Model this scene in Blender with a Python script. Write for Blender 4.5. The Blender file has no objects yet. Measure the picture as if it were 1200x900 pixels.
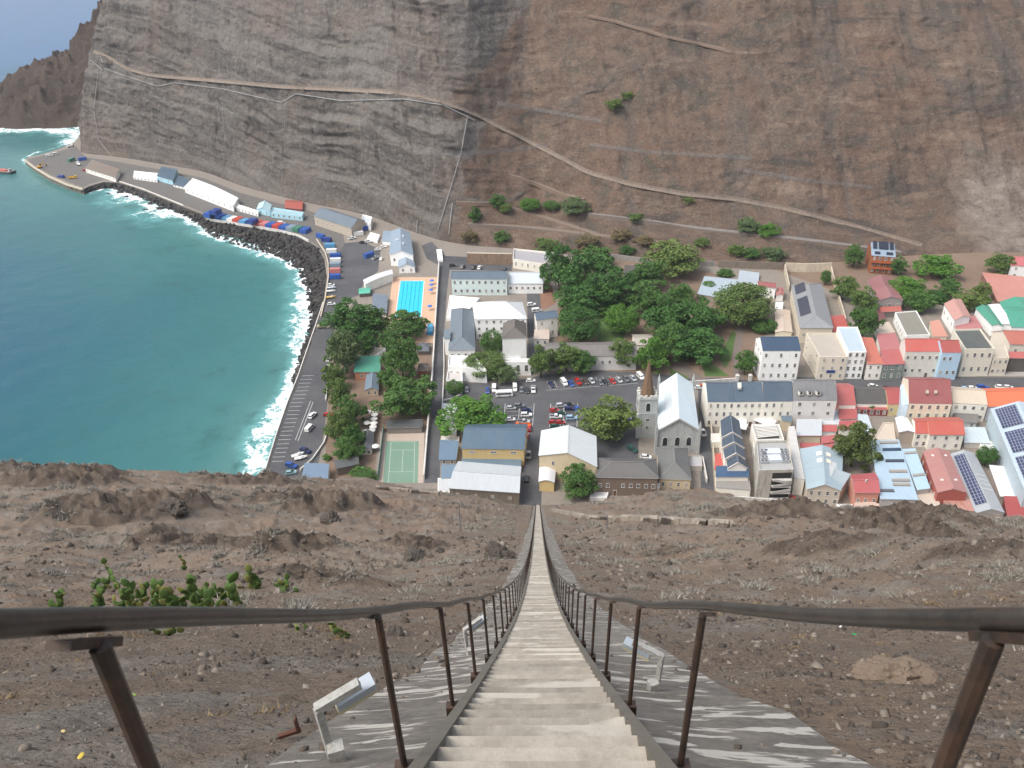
import bpy, math, random
import numpy as np
from mathutils import Vector, Matrix
from mathutils.bvhtree import BVHTree
random.seed(11)
rng = np.random.default_rng(11)
R = math.radians
SC = bpy.context.scene
COL = SC.collection

# ------------------------------------------------------------------ measuring the photograph
FPX, PITCH, CAMZ = 1010.0, R(30.0), 185.0      # focal length in pixels of a 1200 px wide picture, camera pitch, height over the town
CP, SP = math.cos(PITCH), math.sin(PITCH)
SEA = -4.0

ROLL = 0.031                                   # the photographer held the camera a little tilted
CRO, SRO = math.cos(ROLL), math.sin(ROLL)

def ray(px, py):
    X, Y = px - 600.0, 450.0 - py
    x, yu = X * CRO + Y * SRO, -X * SRO + Y * CRO
    return Vector((x, FPX * CP + yu * SP, -FPX * SP + yu * CP)).normalized()

def G(px, py, z=0.0):
    """the point of the level plane z that the photograph shows at (px, py)"""
    d = ray(px, py)
    t = (z - CAMZ) / d.z
    return Vector((d.x * t, d.y * t, z))

def proj(p):
    X, Y, Z = p[0], p[1], p[2] - CAMZ
    dep = Y * CP - Z * SP
    x, y = FPX * X / dep, FPX * (Y * SP + Z * CP) / dep
    return 600 + x * CRO - y * SRO, 450 - (x * SRO + y * CRO)

def height_over(px, ybase, yeave, z0=0.0):
    b = G(px, ybase, z0)
    lo, hi = z0 - 5.0, z0 + 60.0
    for _ in range(50):
        z = (lo + hi) / 2
        if proj((b.x, b.y, z))[1] > yeave: lo = z
        else: hi = z
    return lo

# ------------------------------------------------------------------ mesh helpers
class MB:
    def __init__(self):
        self.v, self.f, self.m, self.uv, self.ix = [], [], [], [], {}
    def vert(self, p):
        k = (round(p[0], 4), round(p[1], 4), round(p[2], 4))
        i = self.ix.get(k)
        if i is None:
            i = self.ix[k] = len(self.v)
            self.v.append((p[0], p[1], p[2]))
        return i
    def face(self, pts, mi=0, uv=None):
        ids = [self.vert(p) for p in pts]
        q, qu = [], []
        for j, i in enumerate(ids):
            if i not in q:
                q.append(i)
                qu.append(uv[j] if uv else (0, 0))
        if len(q) > 2:
            self.f.append(q); self.m.append(mi); self.uv.append(qu)
    def box(self, c, s, rz=0.0, mi=0, taper=1.0):
        cx, cy, cz = c; hx, hy, hz = s[0] / 2, s[1] / 2, s[2] / 2
        ca, sa = math.cos(rz), math.sin(rz)
        P = []
        for z, k in ((-hz, 1.0), (hz, taper)):
            for x, y in ((-hx, -hy), (hx, -hy), (hx, hy), (-hx, hy)):
                x *= k; y *= k
                P.append((cx + x * ca - y * sa, cy + x * sa + y * ca, cz + z))
        for q in ((3, 2, 1, 0), (4, 5, 6, 7), (0, 1, 5, 4), (1, 2, 6, 5), (2, 3, 7, 6), (3, 0, 4, 7)):
            self.face([P[i] for i in q], mi)
    def bar(self, p0, p1, w, h, mi=0):
        """rectangular bar from p0 to p1, w wide across, h tall"""
        p0, p1 = Vector(p0), Vector(p1)
        d = (p1 - p0).normalized()
        side = d.cross(Vector((0, 0, 1)))
        side = side.normalized() if side.length > 1e-4 else Vector((1, 0, 0))
        up = side.cross(d).normalized()
        a = [p0 + side * (sx * w / 2) + up * (sz * h / 2) for sx, sz in ((-1, -1), (1, -1), (1, 1), (-1, 1))]
        b = [p1 + side * (sx * w / 2) + up * (sz * h / 2) for sx, sz in ((-1, -1), (1, -1), (1, 1), (-1, 1))]
        self.face(a[::-1], mi); self.face(b, mi)
        for i in range(4):
            j = (i + 1) % 4
            self.face([a[i], a[j], b[j], b[i]], mi)
    def tube(self, pts, rad, n=8, mi=0, cap=True):
        pts = [Vector(p) for p in pts]
        if not isinstance(rad, (list, tuple)):
            rad = [rad] * len(pts)
        rings = []
        for i, p in enumerate(pts):
            d = (pts[min(i + 1, len(pts) - 1)] - pts[max(i - 1, 0)]).normalized()
            a = d.cross(Vector((0, 0, 1)))
            a = a.normalized() if a.length > 1e-3 else Vector((1, 0, 0))
            b = d.cross(a).normalized()
            rings.append([p + (a * math.cos(2 * math.pi * k / n) + b * math.sin(2 * math.pi * k / n)) * rad[i] for k in range(n)])
        for r0, r1 in zip(rings, rings[1:]):
            for k in range(n):
                self.face([r0[k], r1[k], r1[(k + 1) % n], r0[(k + 1) % n]], mi)
        if cap:
            self.face(rings[0], mi); self.face(rings[-1][::-1], mi)
    def prism(self, poly, z0, z1, mi=0, top=True):
        n = len(poly)
        for i in range(n):
            a, b = poly[i], poly[(i + 1) % n]
            self.face([(a[0], a[1], z0), (b[0], b[1], z0), (b[0], b[1], z1), (a[0], a[1], z1)], mi)
        if top:
            self.face([(p[0], p[1], z1) for p in poly], mi)
    def build(self, name, mats, parent=None, origin=None, smooth=False, absolute=False):
        """link as one object; with a parent, coordinates given in the world are moved to the parent's frame unless absolute"""
        off = Vector((0, 0, 0))
        if parent is not None and not absolute:
            off = Vector(parent['_at'])
        elif origin is not None:
            off = Vector(origin)
        me = bpy.data.meshes.new(name)
        me.from_pydata([(p[0] - off.x, p[1] - off.y, p[2] - off.z) for p in self.v], [], self.f)
        for mt in (mats if isinstance(mats, (list, tuple)) else [mats]):
            me.materials.append(mt)
        me.polygons.foreach_set('material_index', self.m)
        if any(u != (0, 0) for q in self.uv for u in q):
            ul = me.uv_layers.new(name='UVMap')
            flat = [c for q in self.uv for u in q for c in u]
            ul.data.foreach_set('uv', flat)
        if smooth:
            me.polygons.foreach_set('use_smooth', [True] * len(self.f))
        me.update()
        o = bpy.data.objects.new(name, me)
        COL.objects.link(o)
        if parent is not None:
            o.parent = parent
        elif origin is not None:
            o.location = off
        return o

def from_arrays(name, V, F, mats, smooth=False, attrs=None, parent=None):
    me = bpy.data.meshes.new(name)
    V = np.asarray(V, dtype=np.float32); F = np.asarray(F, dtype=np.int32)
    k = F.shape[1]
    me.vertices.add(len(V)); me.vertices.foreach_set('co', V.ravel())
    me.loops.add(F.size); me.loops.foreach_set('vertex_index', F.ravel())
    me.polygons.add(len(F))
    me.polygons.foreach_set('loop_start', np.arange(0, F.size, k, dtype=np.int32))
    me.polygons.foreach_set('loop_total', np.full(len(F), k, dtype=np.int32))
    if smooth:
        me.polygons.foreach_set('use_smooth', np.ones(len(F), dtype=bool))
    for mt in (mats if isinstance(mats, (list, tuple)) else [mats]):
        me.materials.append(mt)
    for an, arr in (attrs or {}).items():
        at = me.attributes.new(an, 'FLOAT', 'POINT')
        at.data.foreach_set('value', np.asarray(arr, dtype=np.float32))
    me.update(); me.validate()
    o = bpy.data.objects.new(name, me)
    COL.objects.link(o)
    if parent is not None:
        o.parent = parent
    return o

def tag(o, label=None, cat=None, group=None, kind=None):
    if label: o['label'] = label
    if cat: o['category'] = cat
    if group: o['group'] = group
    if kind: o['kind'] = kind
    return o

def thing(name, label, cat, at=(0, 0, 0), group=None, rz=0.0):
    o = bpy.data.objects.new(name, None)
    COL.objects.link(o)
    o.location = at; o.rotation_euler = (0, 0, rz)
    o.empty_display_size = 0.2
    o['_at'] = tuple(at)
    return tag(o, label, cat, group)

def copy_thing(root, at, rz, label, group=None, scale=None, mats=None):
    """copy a thing with its parts and sub-parts; mats = {part name stem: material for slot 0}"""
    c = root.copy(); COL.objects.link(c)
    c.location = at; c.rotation_euler = (0, 0, rz); c['label'] = label
    if group: c['group'] = group
    if scale: c.scale = scale
    def sub(src, dst):
        for ch in src.children:
            k = ch.copy(); COL.objects.link(k); k.parent = dst
            st = ch.name.split('.')[0]
            if mats and st in mats:
                k.material_slots[0].link = 'OBJECT'
                k.material_slots[0].material = mats[st]
            sub(ch, k)
    sub(root, c)
    return c

# ------------------------------------------------------------------ noise on arrays
def _hash(ix, iy, seed):
    h = (ix.astype(np.int64) * 374761393 + iy.astype(np.int64) * 668265263 + seed * 974634777) & 0x7fffffff
    h = (h ^ (h >> 13)) * 1274126177 & 0x7fffffff
    return ((h ^ (h >> 16)) & 0xffff) / 65535.0

def vnoise(x, y, seed=0):
    x = np.asarray(x, float); y = np.asarray(y, float)
    ix, iy = np.floor(x), np.floor(y)
    fx, fy = x - ix, y - iy
    fx = fx * fx * fx * (fx * (fx * 6 - 15) + 10); fy = fy * fy * fy * (fy * (fy * 6 - 15) + 10)
    a = _hash(ix, iy, seed); b = _hash(ix + 1, iy, seed); c = _hash(ix, iy + 1, seed); d = _hash(ix + 1, iy + 1, seed)
    return (a + (b - a) * fx) * (1 - fy) + (c + (d - c) * fx) * fy - 0.5

def fbm(x, y, oct=4, seed=0, gain=0.5):
    s, a = 0.0, 1.0
    for i in range(oct):
        s = s + a * vnoise(x * 2 ** i + 17.3 * i, y * 2 ** i - 9.1 * i, seed + i)
        a *= gain
    return s

def ridged(x, y, oct=4, seed=0):
    s, a = 0.0, 1.0
    for i in range(oct):
        s = s + a * (0.5 - np.abs(vnoise(x * 2 ** i + 5.7 * i, y * 2 ** i + 3.3 * i, seed + i)) * 2)
        a *= 0.5
    return s

def sstep(a, b, x):
    t = np.clip((np.asarray(x, float) - a) / (b - a), 0, 1)
    return t * t * (3 - 2 * t)

# ------------------------------------------------------------------ materials
MATS = {}
def new_mat(name):
    m = bpy.data.materials.new(name); m.use_nodes = True
    nt = m.node_tree
    for n in list(nt.nodes):
        nt.nodes.remove(n)
    out = nt.nodes.new('ShaderNodeOutputMaterial')
    bs = nt.nodes.new('ShaderNodeBsdfPrincipled')
    nt.links.new(bs.outputs[0], out.inputs[0])
    return m, nt, bs

def N(nt, t, **kw):
    n = nt.nodes.new('ShaderNode' + t)
    for k, v in kw.items():
        if k in n.inputs.keys() if isinstance(k, str) else False:
            n.inputs[k].default_value = v
        else:
            setattr(n, k, v)
    return n

def noise(nt, vec, scale, detail=4, rough=0.55, dist=0.0):
    n = nt.nodes.new('ShaderNodeTexNoise')
    n.inputs['Scale'].default_value = scale; n.inputs['Detail'].default_value = detail
    n.inputs['Roughness'].default_value = rough; n.inputs['Distortion'].default_value = dist
    if vec is not None: nt.links.new(vec, n.inputs['Vector'])
    return n.outputs['Fac']

def ramp(nt, fac, stops, interp='LINEAR'):
    r = nt.nodes.new('ShaderNodeValToRGB')
    r.color_ramp.interpolation = interp
    el = r.color_ramp.elements
    while len(el) < len(stops): el.new(0.5)
    for e, (p, c) in zip(el, stops):
        e.position = p
        e.color = (c, c, c, 1) if not isinstance(c, tuple) else (*c, 1)
    nt.links.new(fac, r.inputs[0])
    return r.outputs[0]

def mix(nt, fac, a, b, mode='MIX'):
    m = nt.nodes.new('ShaderNodeMix'); m.data_type = 'RGBA'; m.blend_type = mode
    for sock, v in ((m.inputs[0], fac), (m.inputs[6], a), (m.inputs[7], b)):
        if isinstance(v, (int, float)): sock.default_value = v if sock == m.inputs[0] else (v, v, v, 1)
        elif isinstance(v, tuple): sock.default_value = (*v, 1)
        else: nt.links.new(v, sock)
    return m.outputs[2]

def math_n(nt, op, a, b=None):
    m = nt.nodes.new('ShaderNodeMath'); m.operation = op
    for s, v in ((m.inputs[0], a), (m.inputs[1], b)):
        if v is None: continue
        if isinstance(v, (int, float)): s.default_value = v
        else: nt.links.new(v, s)
    return m.outputs[0]

def bump(nt, bs, h, strength=0.5, dist=0.1):
    b = nt.nodes.new('ShaderNodeBump')
    b.inputs['Strength'].default_value = strength; b.inputs['Distance'].default_value = dist
    nt.links.new(h, b.inputs['Height']); nt.links.new(b.outputs[0], bs.inputs['Normal'])

def pos(nt, scale=None):
    g = nt.nodes.new('ShaderNodeNewGeometry')
    if scale is None: return g.outputs['Position']
    mp = nt.nodes.new('ShaderNodeMapping'); mp.inputs['Scale'].default_value = scale
    nt.links.new(g.outputs['Position'], mp.inputs['Vector'])
    return mp.outputs[0]

def attr(nt, name):
    a = nt.nodes.new('ShaderNodeAttribute'); a.attribute_name = name
    return a.outputs['Fac']

def scl(c, k): return tuple(min(1.0, x * k) for x in c)

def paint(c, rough=0.75, dirt=0.25, key='paint'):
    """painted or rendered wall with patchy weathering"""
    k = (key, c, rough, dirt)
    if k in MATS: return MATS[k]
    m, nt, bs = new_mat('painted_surface')
    p = pos(nt)
    a = noise(nt, p, 0.35, 5, 0.6); b = noise(nt, pos(nt, (1.2, 1.2, 0.25)), 1.1, 4, 0.65)
    dirty = tuple(x * 0.62 + y * 0.1 for x, y in zip(c, (0.25, 0.22, 0.18)))
    c1 = mix(nt, math_n(nt, 'MULTIPLY', ramp(nt, a, [(0.42, 0.0), (0.75, 1.0)]), dirt), c, dirty)
    c2 = mix(nt, math_n(nt, 'MULTIPLY', ramp(nt, b, [(0.5, 0.0), (0.72, 1.0)]), dirt * 1.6), c1, scl(dirty, 0.75))
    nt.links.new(c2, bs.inputs['Base Color']); bs.inputs['Roughness'].default_value = rough
    MATS[k] = m
    return m

def sheet(c, rough=0.5, rust=0.0, seam=0.75, wear=0.45):
    """corrugated or seamed roofing, uv in metres: u along the eave, v down the slope"""
    k = ('sheet', c, rough, rust, seam, wear)
    if k in MATS: return MATS[k]
    g_ = 0.3 * c[0] + 0.59 * c[1] + 0.11 * c[2]
    c = tuple(0.84 * x + 0.16 * (g_ * 1.05 + 0.02) for x in c)
    m, nt, bs = new_mat('roof_sheet')
    tc = nt.nodes.new('ShaderNodeTexCoord'); uv = tc.outputs['UV']
    sx = nt.nodes.new('ShaderNodeSeparateXYZ'); nt.links.new(uv, sx.inputs[0])
    u = math_n(nt, 'FRACT', math_n(nt, 'DIVIDE', sx.outputs[0], seam))
    line = ramp(nt, u, [(0.0, 0.0), (0.1, 1.0), (0.9, 1.0), (1.0, 0.0)])
    mp = nt.nodes.new('ShaderNodeMapping'); mp.inputs['Scale'].default_value = (1.0, 0.15, 1); nt.links.new(uv, mp.inputs[0])
    st = noise(nt, mp.outputs[0], 0.9, 5, 0.65)
    big = noise(nt, pos(nt), 0.16, 4, 0.6)
    c1 = mix(nt, ramp(nt, st, [(0.35, 0.0), (0.75, wear)]), c, scl(c, 0.62))
    c1 = mix(nt, ramp(nt, big, [(0.4, 0.0), (0.75, wear * 0.8)]), c1, tuple(x * 0.8 + 0.07 for x in c))
    c1 = mix(nt, 0.16, c1, mix(nt, line, scl(c, 0.45), c))
    if rust:
        rn = noise(nt, mp.outputs[0], 0.45, 6, 0.7)
        c1 = mix(nt, ramp(nt, rn, [(0.62 - rust * 0.3, 0.0), (0.78 - rust * 0.2, 0.85)]), c1, (0.26, 0.10, 0.045))
    nt.links.new(c1, bs.inputs['Base Color']); bs.inputs['Roughness'].default_value = rough
    bump(nt, bs, line, 0.4, 0.05)
    MATS[k] = m
    return m

def plain(c, rough=0.6, metal=0.0, var=0.15, scale=1.5):
    k = ('plain', c, rough, metal, var, scale)
    if k in MATS: return MATS[k]
    m, nt, bs = new_mat('plain_surface')
    n = noise(nt, pos(nt), scale, 4, 0.6)
    nt.links.new(mix(nt, n, scl(c, 1 - var), scl(c, 1 + var)), bs.inputs['Base Color'])
    bs.inputs['Roughness'].default_value = rough; bs.inputs['Metallic'].default_value = metal
    MATS[k] = m
    return m

def gloss(c, rough=0.25):
    k = ('gloss', c, rough)
    if k in MATS: return MATS[k]
    m, nt, bs = new_mat('car_paint')
    n = noise(nt, pos(nt), 0.8, 3, 0.6)
    nt.links.new(mix(nt, n, scl(c, 0.88), scl(c, 1.08)), bs.inputs['Base Color'])
    bs.inputs['Roughness'].default_value = rough
    bs.inputs['Coat Weight'].default_value = 0.4
    MATS[k] = m
    return m

GLASS = gloss((0.025, 0.032, 0.04), 0.12)
WINFRAME = plain((0.62, 0.6, 0.56), 0.5)
TYRE = plain((0.03, 0.03, 0.03), 0.85)
RIM = plain((0.35, 0.35, 0.36), 0.35, 0.6)
HEADLAMP = gloss((0.75, 0.76, 0.74), 0.1)
WOOD = plain((0.12, 0.07, 0.04), 0.75)
STEEL = plain((0.3, 0.31, 0.32), 0.4, 0.7)

def asphalt_mat():
    m, nt, bs = new_mat('asphalt')
    p = pos(nt)
    a = noise(nt, p, 0.05, 4, 0.6); b = noise(nt, p, 0.5, 6, 0.7); c = noise(nt, pos(nt, (0.06, 0.9, 1)), 1.0, 4, 0.6)
    col = mix(nt, ramp(nt, a, [(0.35, 0.0), (0.65, 1.0)]), (0.052, 0.054, 0.06), (0.085, 0.086, 0.09))
    col = mix(nt, ramp(nt, b, [(0.45, 0.0), (0.75, 0.5)]), col, (0.115, 0.11, 0.105))
    col = mix(nt, ramp(nt, c, [(0.55, 0.0), (0.72, 0.35)]), col, (0.035, 0.036, 0.04))
    nt.links.new(col, bs.inputs['Base Color']); bs.inputs['Roughness'].default_value = 0.8
    return m

def dirt_mat(c1, c2, c3, name='bare_earth', s=0.25):
    m, nt, bs = new_mat(name)
    p = pos(nt)
    a = noise(nt, p, s * 0.3, 5, 0.6); b = noise(nt, p, s * 2, 6, 0.7); c = noise(nt, p, s * 9, 4, 0.7)
    col = mix(nt, ramp(nt, a, [(0.35, 0.0), (0.65, 1.0)]), c1, c2)
    col = mix(nt, ramp(nt, b, [(0.45, 0.0), (0.7, 0.8)]), col, c3)
    col = mix(nt, 0.35, col, mix(nt, c, scl(c1, 0.5), scl(c2, 1.4)))
    nt.links.new(col, bs.inputs['Base Color']); bs.inputs['Roughness'].default_value = 0.95
    bump(nt, bs, b, 0.4, 0.15)
    return m

def leaf_mat(c, name='leaves'):
    k = ('leaf', c)
    if k in MATS: return MATS[k]
    m, nt, bs = new_mat(name)
    g = nt.nodes.new('ShaderNodeNewGeometry')
    rnd = g.outputs['Random Per Island']
    oi = nt.nodes.new('ShaderNodeTexCoord')
    n = noise(nt, oi.outputs['Object'], 2.2, 3, 0.6)
    col = mix(nt, rnd, scl(c, 0.6), scl(c, 1.45))
    col = mix(nt, ramp(nt, n, [(0.42, 0.0), (0.66, 0.55)]), col, (c[0] * 1.5, c[1] * 1.3, c[2] * 1.1))
    nt.links.new(col, bs.inputs['Base Color'])
    bs.inputs['Roughness'].default_value = 0.55
    bs.inputs['Specular IOR Level'].default_value = 0.3
    tr = nt.nodes.new('ShaderNodeBsdfTranslucent'); nt.links.new(mix(nt, 0.5, col, (0.12, 0.16, 0.02)), tr.inputs[0])
    ms = nt.nodes.new('ShaderNodeMixShader'); ms.inputs[0].default_value = 0.22
    out = [x for x in nt.nodes if x.type == 'OUTPUT_MATERIAL'][0]
    nt.links.new(bs.outputs[0], ms.inputs[1]); nt.links.new(tr.outputs[0], ms.inputs[2]); nt.links.new(ms.outputs[0], out.inputs[0])
    MATS[k] = m
    return m
# ------------------------------------------------------------------ camera, light, sky
cam = bpy.data.cameras.new('camera'); camo = bpy.data.objects.new('camera', cam); COL.objects.link(camo)
camo.location = (0, 0, CAMZ); camo.rotation_euler = (Matrix.Rotation(math.pi / 2 - PITCH, 4, 'X') @ Matrix.Rotation(-ROLL, 4, 'Z')).to_euler()
cam.sensor_width = 36.0; cam.lens = 36.0 * FPX / 1200.0
cam.clip_start = 0.05; cam.clip_end = 60000
cam.dof.use_dof = True; cam.dof.focus_distance = 120.0; cam.dof.aperture_fstop = 9.0
SC.camera = camo
world = bpy.data.worlds.new('World'); SC.world = world; world.use_nodes = True
wn = world.node_tree; bg = wn.nodes['Background']
sky = wn.nodes.new('ShaderNodeTexSky'); sky.sky_type = 'NISHITA'; sky.sun_disc = False
SUN_EL, SUN_AZ = R(56), R(244)          # azimuth clockwise from +Y
sky.sun_elevation = SUN_EL; sky.sun_rotation = SUN_AZ
sky.dust_density = 4.0; sky.air_density = 1.0; sky.ozone_density = 1.0
hsv = wn.nodes.new('ShaderNodeHueSaturation'); hsv.inputs['Saturation'].default_value = 0.5
wn.links.new(sky.outputs[0], hsv.inputs['Color']); wn.links.new(hsv.outputs[0], bg.inputs['Color']); bg.inputs['Strength'].default_value = 0.15
sun = bpy.data.lights.new('sun', 'SUN'); suno = bpy.data.objects.new('sun', sun); COL.objects.link(suno)
sun.energy = 1.0; sun.angle = R(24); sun.color = (1.0, 0.95, 0.88)
sd = Vector((math.sin(SUN_AZ) * math.cos(SUN_EL), math.cos(SUN_AZ) * math.cos(SUN_EL), math.sin(SUN_EL)))
suno.rotation_euler = (-sd).to_track_quat('-Z', 'Y').to_euler()
SC.view_settings.view_transform = 'Standard'; SC.view_settings.look = 'None'
SC.view_settings.exposure = 0.9; SC.view_settings.gamma = 1.0; SC.view_settings.use_curve_mapping = False
SC.cycles.max_bounces = 6; SC.cycles.diffuse_bounces = 3; SC.cycles.glossy_bounces = 2; SC.cycles.transparent_max_bounces = 6
SC.cycles.use_denoising = True

# ------------------------------------------------------------------ the near hill with the ladder
PHI = R(1.85)
LD = Vector((math.sin(PHI), math.cos(PHI), 0)); LR = Vector((math.cos(PHI), -math.sin(PHI), 0))
def drop(v): return 1.16 + 0.745 * v + 7.68 * (1 - np.exp(-np.asarray(v, float) / 32.0))
def lad(u, v, dz=0.0):
    """point u metres right of the stair's middle line, v metres along it, dz above the step line"""
    p = LR * u + LD * v
    return Vector((p.x, p.y, CAMZ - float(drop(v)) + dz))
def uv_of(x, y):
    return x * LR.x + y * LR.y, x * LD.x + y * LD.y

FU = np.array([-400, -150, -100, -60, -33, -9, 0, 9, 20, 45, 68, 92, 116, 160, 260, 420.0])
FB = np.array([16.5, 16.3, 15.5, 11, 7.5, 1.3, 0.0, 1, 2, 5.5, 1.5, -4.5, -8, -11.5, -11, -11])
OUTCROPS = [(-35.5, 133.7, 3.4, 8), (-47, 150, 3, 9), (-66, 178, 2.6, 11), (-59, 120, 3.6, 6), (-100, 157, 3, 11), (-120, 185, 2.8, 14), (-66, 112, 2.4, 8), (-12.8, 80, 1.7, 3.5), (-27, 77, 2.4, 5.5), (-45, 94, 2.2, 7),
            (26, 57, 1.3, 4), (30, 43, 1.1, 3), (47, 84, 2.2, 7), (39, 106, 2.2, 8), (70, 120, 1.8, 8), (15, 66, .9, 3), (-16, 48, 1.2, 3), (-9, 34, .8, 2), (62, 95, 1.8, 6)]
def outcrop(x, y):
    m = 0.0
    w1 = fbm(x / 6 + 3, y / 6, 3, 51); 
    for ox, oy, am, r in OUTCROPS:
        g = np.exp(-(((x - ox) / r / 1.3) ** 2 + ((y - oy) / r) ** 2) * (1 + 0.9 * w1))
        m = np.maximum(m, am * sstep(0.25, 0.6, g * (1 + 0.9 * w1)) * (0.4 + 0.6 * g))
    return m
def hill_z(x, y, fine=True):
    x = np.asarray(x, float); y = np.asarray(y, float)
    u, v = uv_of(x, y)
    z = CAMZ - drop(v)
    B = np.interp(u, FU, FB)
    z = z + B * sstep(70, 190, v)
    away = sstep(1.9, 14, np.abs(u))
    z = z - 0.24 - 0.9 * (1 - sstep(1.25, 1.6, np.abs(u)))
    # gullies, outcrops, rubble
    amp = away * (0.35 + 0.65 * sstep(5, 60, v))
    z = z + amp * (4.2 * fbm(x / 38, y / 30, 3, 3) + 2.0 * fbm(x / 11, y / 9, 3, 9))
    rock = ridged(x / 7 + 3, y / 5, 4, 21)
    z = z + amp * 1.5 * np.clip(rock - 0.45, 0, 1) * sstep(-0.05, 0.25, fbm(x / 45, y / 40, 2, 33))
    r2 = ridged(x / 3.1 + 11, y / 2.2, 4, 23)
    z = z + amp * 0.9 * np.clip(r2 - 0.35, 0, 1) * sstep(-0.1, 0.2, fbm(x / 18, y / 16, 3, 35)) * (1 + y / 120)
    z = z + away * 0.30 * fbm(x / 2.2, y / 2.0, 5, 41, 0.6)
    oc = outcrop(x, y)
    z = z + oc * 0.5 * fbm(x / 1.4, y / 1.1, 4, 57, .65) + oc * (0.5 + 0.8 * np.clip(ridged(x / 2.6 + 1, y / 1.9, 4, 29), -.3, 1))
    r3 = ridged(x / 1.3 - 4, y / 0.9, 3, 27)
    z = z + away * 0.55 * np.clip(r3 - 0.3, 0, 1) * sstep(0.0, 0.22, fbm(x / 9, y / 8, 3, 37)) * (0.6 + y / 160) + sstep(1.5, 2.6, np.abs(u)) * 0.12 * fbm(x / 0.7, y / 0.7, 4, 43)
    # seaward cliff under the brow on the left; below the town elsewhere
    cl = sstep(-70, -112, u)
    edge = 213 + 6 * fbm(x / 25, 3.0 + 0 * x, 3, 55)
    z = z - cl * 2.6 * np.clip(v - edge, 0, None)
    z = z - (1 - cl) * 0.9 * np.clip(v - 252, 0, None)
    return z

def hill_mat():
    m, nt, bs = new_mat('dry_hillside')
    p = pos(nt)
    big = noise(nt, p, 0.045, 5, 0.62); mid = noise(nt, p, 0.3, 6, 0.68); red = noise(nt, p, 0.11, 4, 0.6, 0.6)
    fine = noise(nt, p, 5.0, 6, 0.75); tiny = noise(nt, p, 28.0, 3, 0.7)
    col = mix(nt, ramp(nt, big, [(0.36, 0.0), (0.64, 1.0)]), (0.25, 0.175, 0.119), (0.215, 0.17, 0.13))
    col = mix(nt, ramp(nt, red, [(0.55, 0.0), (0.74, 0.6)]), col, (0.235, 0.145, 0.095))
    col = mix(nt, ramp(nt, mid, [(0.5, 0.0), (0.62, 0.85)]), col, (0.255, 0.238, 0.207))
    col = mix(nt, ramp(nt, mid, [(0.28, 0.7), (0.42, 0.0)]), col, (0.13, 0.10, 0.078))
    col = mix(nt, ramp(nt, fine, [(0.3, 0.85), (0.5, 0.0)]), col, (0.085, 0.066, 0.052))
    col = mix(nt, ramp(nt, fine, [(0.58, 0.0), (0.75, 0.8)]), col, (0.42, 0.36, 0.29))
    vo = nt.nodes.new('ShaderNodeTexVoronoi'); vo.inputs['Scale'].default_value = 9.0; nt.links.new(p, vo.inputs['Vector'])
    vs = nt.nodes.new('ShaderNodeSeparateColor'); nt.links.new(vo.outputs['Color'], vs.inputs[0])
    stone = math_n(nt, 'MULTIPLY', ramp(nt, vo.outputs['Distance'], [(0.26, 1.0), (0.36, 0.0)]), ramp(nt, vs.outputs[0], [(0.55, 0.0), (0.6, 1.0)]))
    col = mix(nt, math_n(nt, 'MULTIPLY', stone, 0.8), col, ramp(nt, vs.outputs[1], [(0.0, (0.09, 0.085, 0.08)), (0.6, (0.22, 0.2, 0.18)), (1.0, (0.4, 0.37, 0.33))]))
    col = mix(nt, 0.25, col, ramp(nt, tiny, [(0.25, (0.03, 0.025, 0.02)), (0.75, (0.4, 0.33, 0.27))]))
    rk = mix(nt, ramp(nt, mid, [(0.35, 0.0), (0.62, 1.0)]), (0.075, 0.058, 0.046), (0.165, 0.13, 0.1))
    rk = mix(nt, ramp(nt, fine, [(0.3, 0.8), (0.5, 0.0)]), rk, (0.04, 0.033, 0.028))
    col = mix(nt, ramp(nt, math_n(nt, 'ADD', attr(nt, 'rock'), math_n(nt, 'MULTIPLY', math_n(nt, 'SUBTRACT', mid, 0.5), 1.2)), [(0.14, 0.0), (0.42, 0.9)]), col, rk)
    nt.links.new(col, bs.inputs['Base Color']); bs.inputs['Roughness'].default_value = 0.95
    bs.inputs['Specular IOR Level'].default_value = 0.15
    h = math_n(nt, 'ADD', math_n(nt, 'MULTIPLY', fine, 0.6), math_n(nt, 'ADD', math_n(nt, 'MULTIPLY', stone, 0.25), math_n(nt, 'MULTIPLY', mid, 1.4)))
    bump(nt, bs, h, 1.0, 0.35)
    return m
HILLM = hill_mat()
vs_ = [-7.0]
while vs_[-1] < 272: vs_.append(vs_[-1] + max(0.07, 0.0062 * (vs_[-1] + 5)))
vs_ = np.array(vs_)
ks = np.sign(np.linspace(-1, 1, 781)) * (0.35 * np.abs(np.linspace(-1, 1, 781)) + 1.05 * np.abs(np.linspace(-1, 1, 781)) ** 1.7)
VV, KK = np.meshgrid(vs_, ks, indexing='ij')
UU = KK * (VV + 11)
XX = UU * LR.x + VV * LD.x; YY = UU * LR.y + VV * LD.y
ZZ = hill_z(XX, YY)
nr, nc = VV.shape
idx = np.arange(nr * nc).reshape(nr, nc)
HF = np.stack([idx[:-1, :-1].ravel(), idx[:-1, 1:].ravel(), idx[1:, 1:].ravel(), idx[1:, :-1].ravel()], 1)
HVt = np.stack([XX.ravel(), YY.ravel(), ZZ.ravel()], 1)
tag(from_arrays('hillside', HVt, HF, HILLM, True, {'rock': np.clip(outcrop(XX, YY) / 1.6, 0, 1).ravel()}), kind='structure')
BVH_HILL = BVHTree.FromPolygons([tuple(p) for p in HVt.tolist()], HF.tolist())
def hill_hit(px, py):
    h = BVH_HILL.ray_cast(Vector((0, 0, CAMZ)), ray(px, py))
    return h[0]

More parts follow.
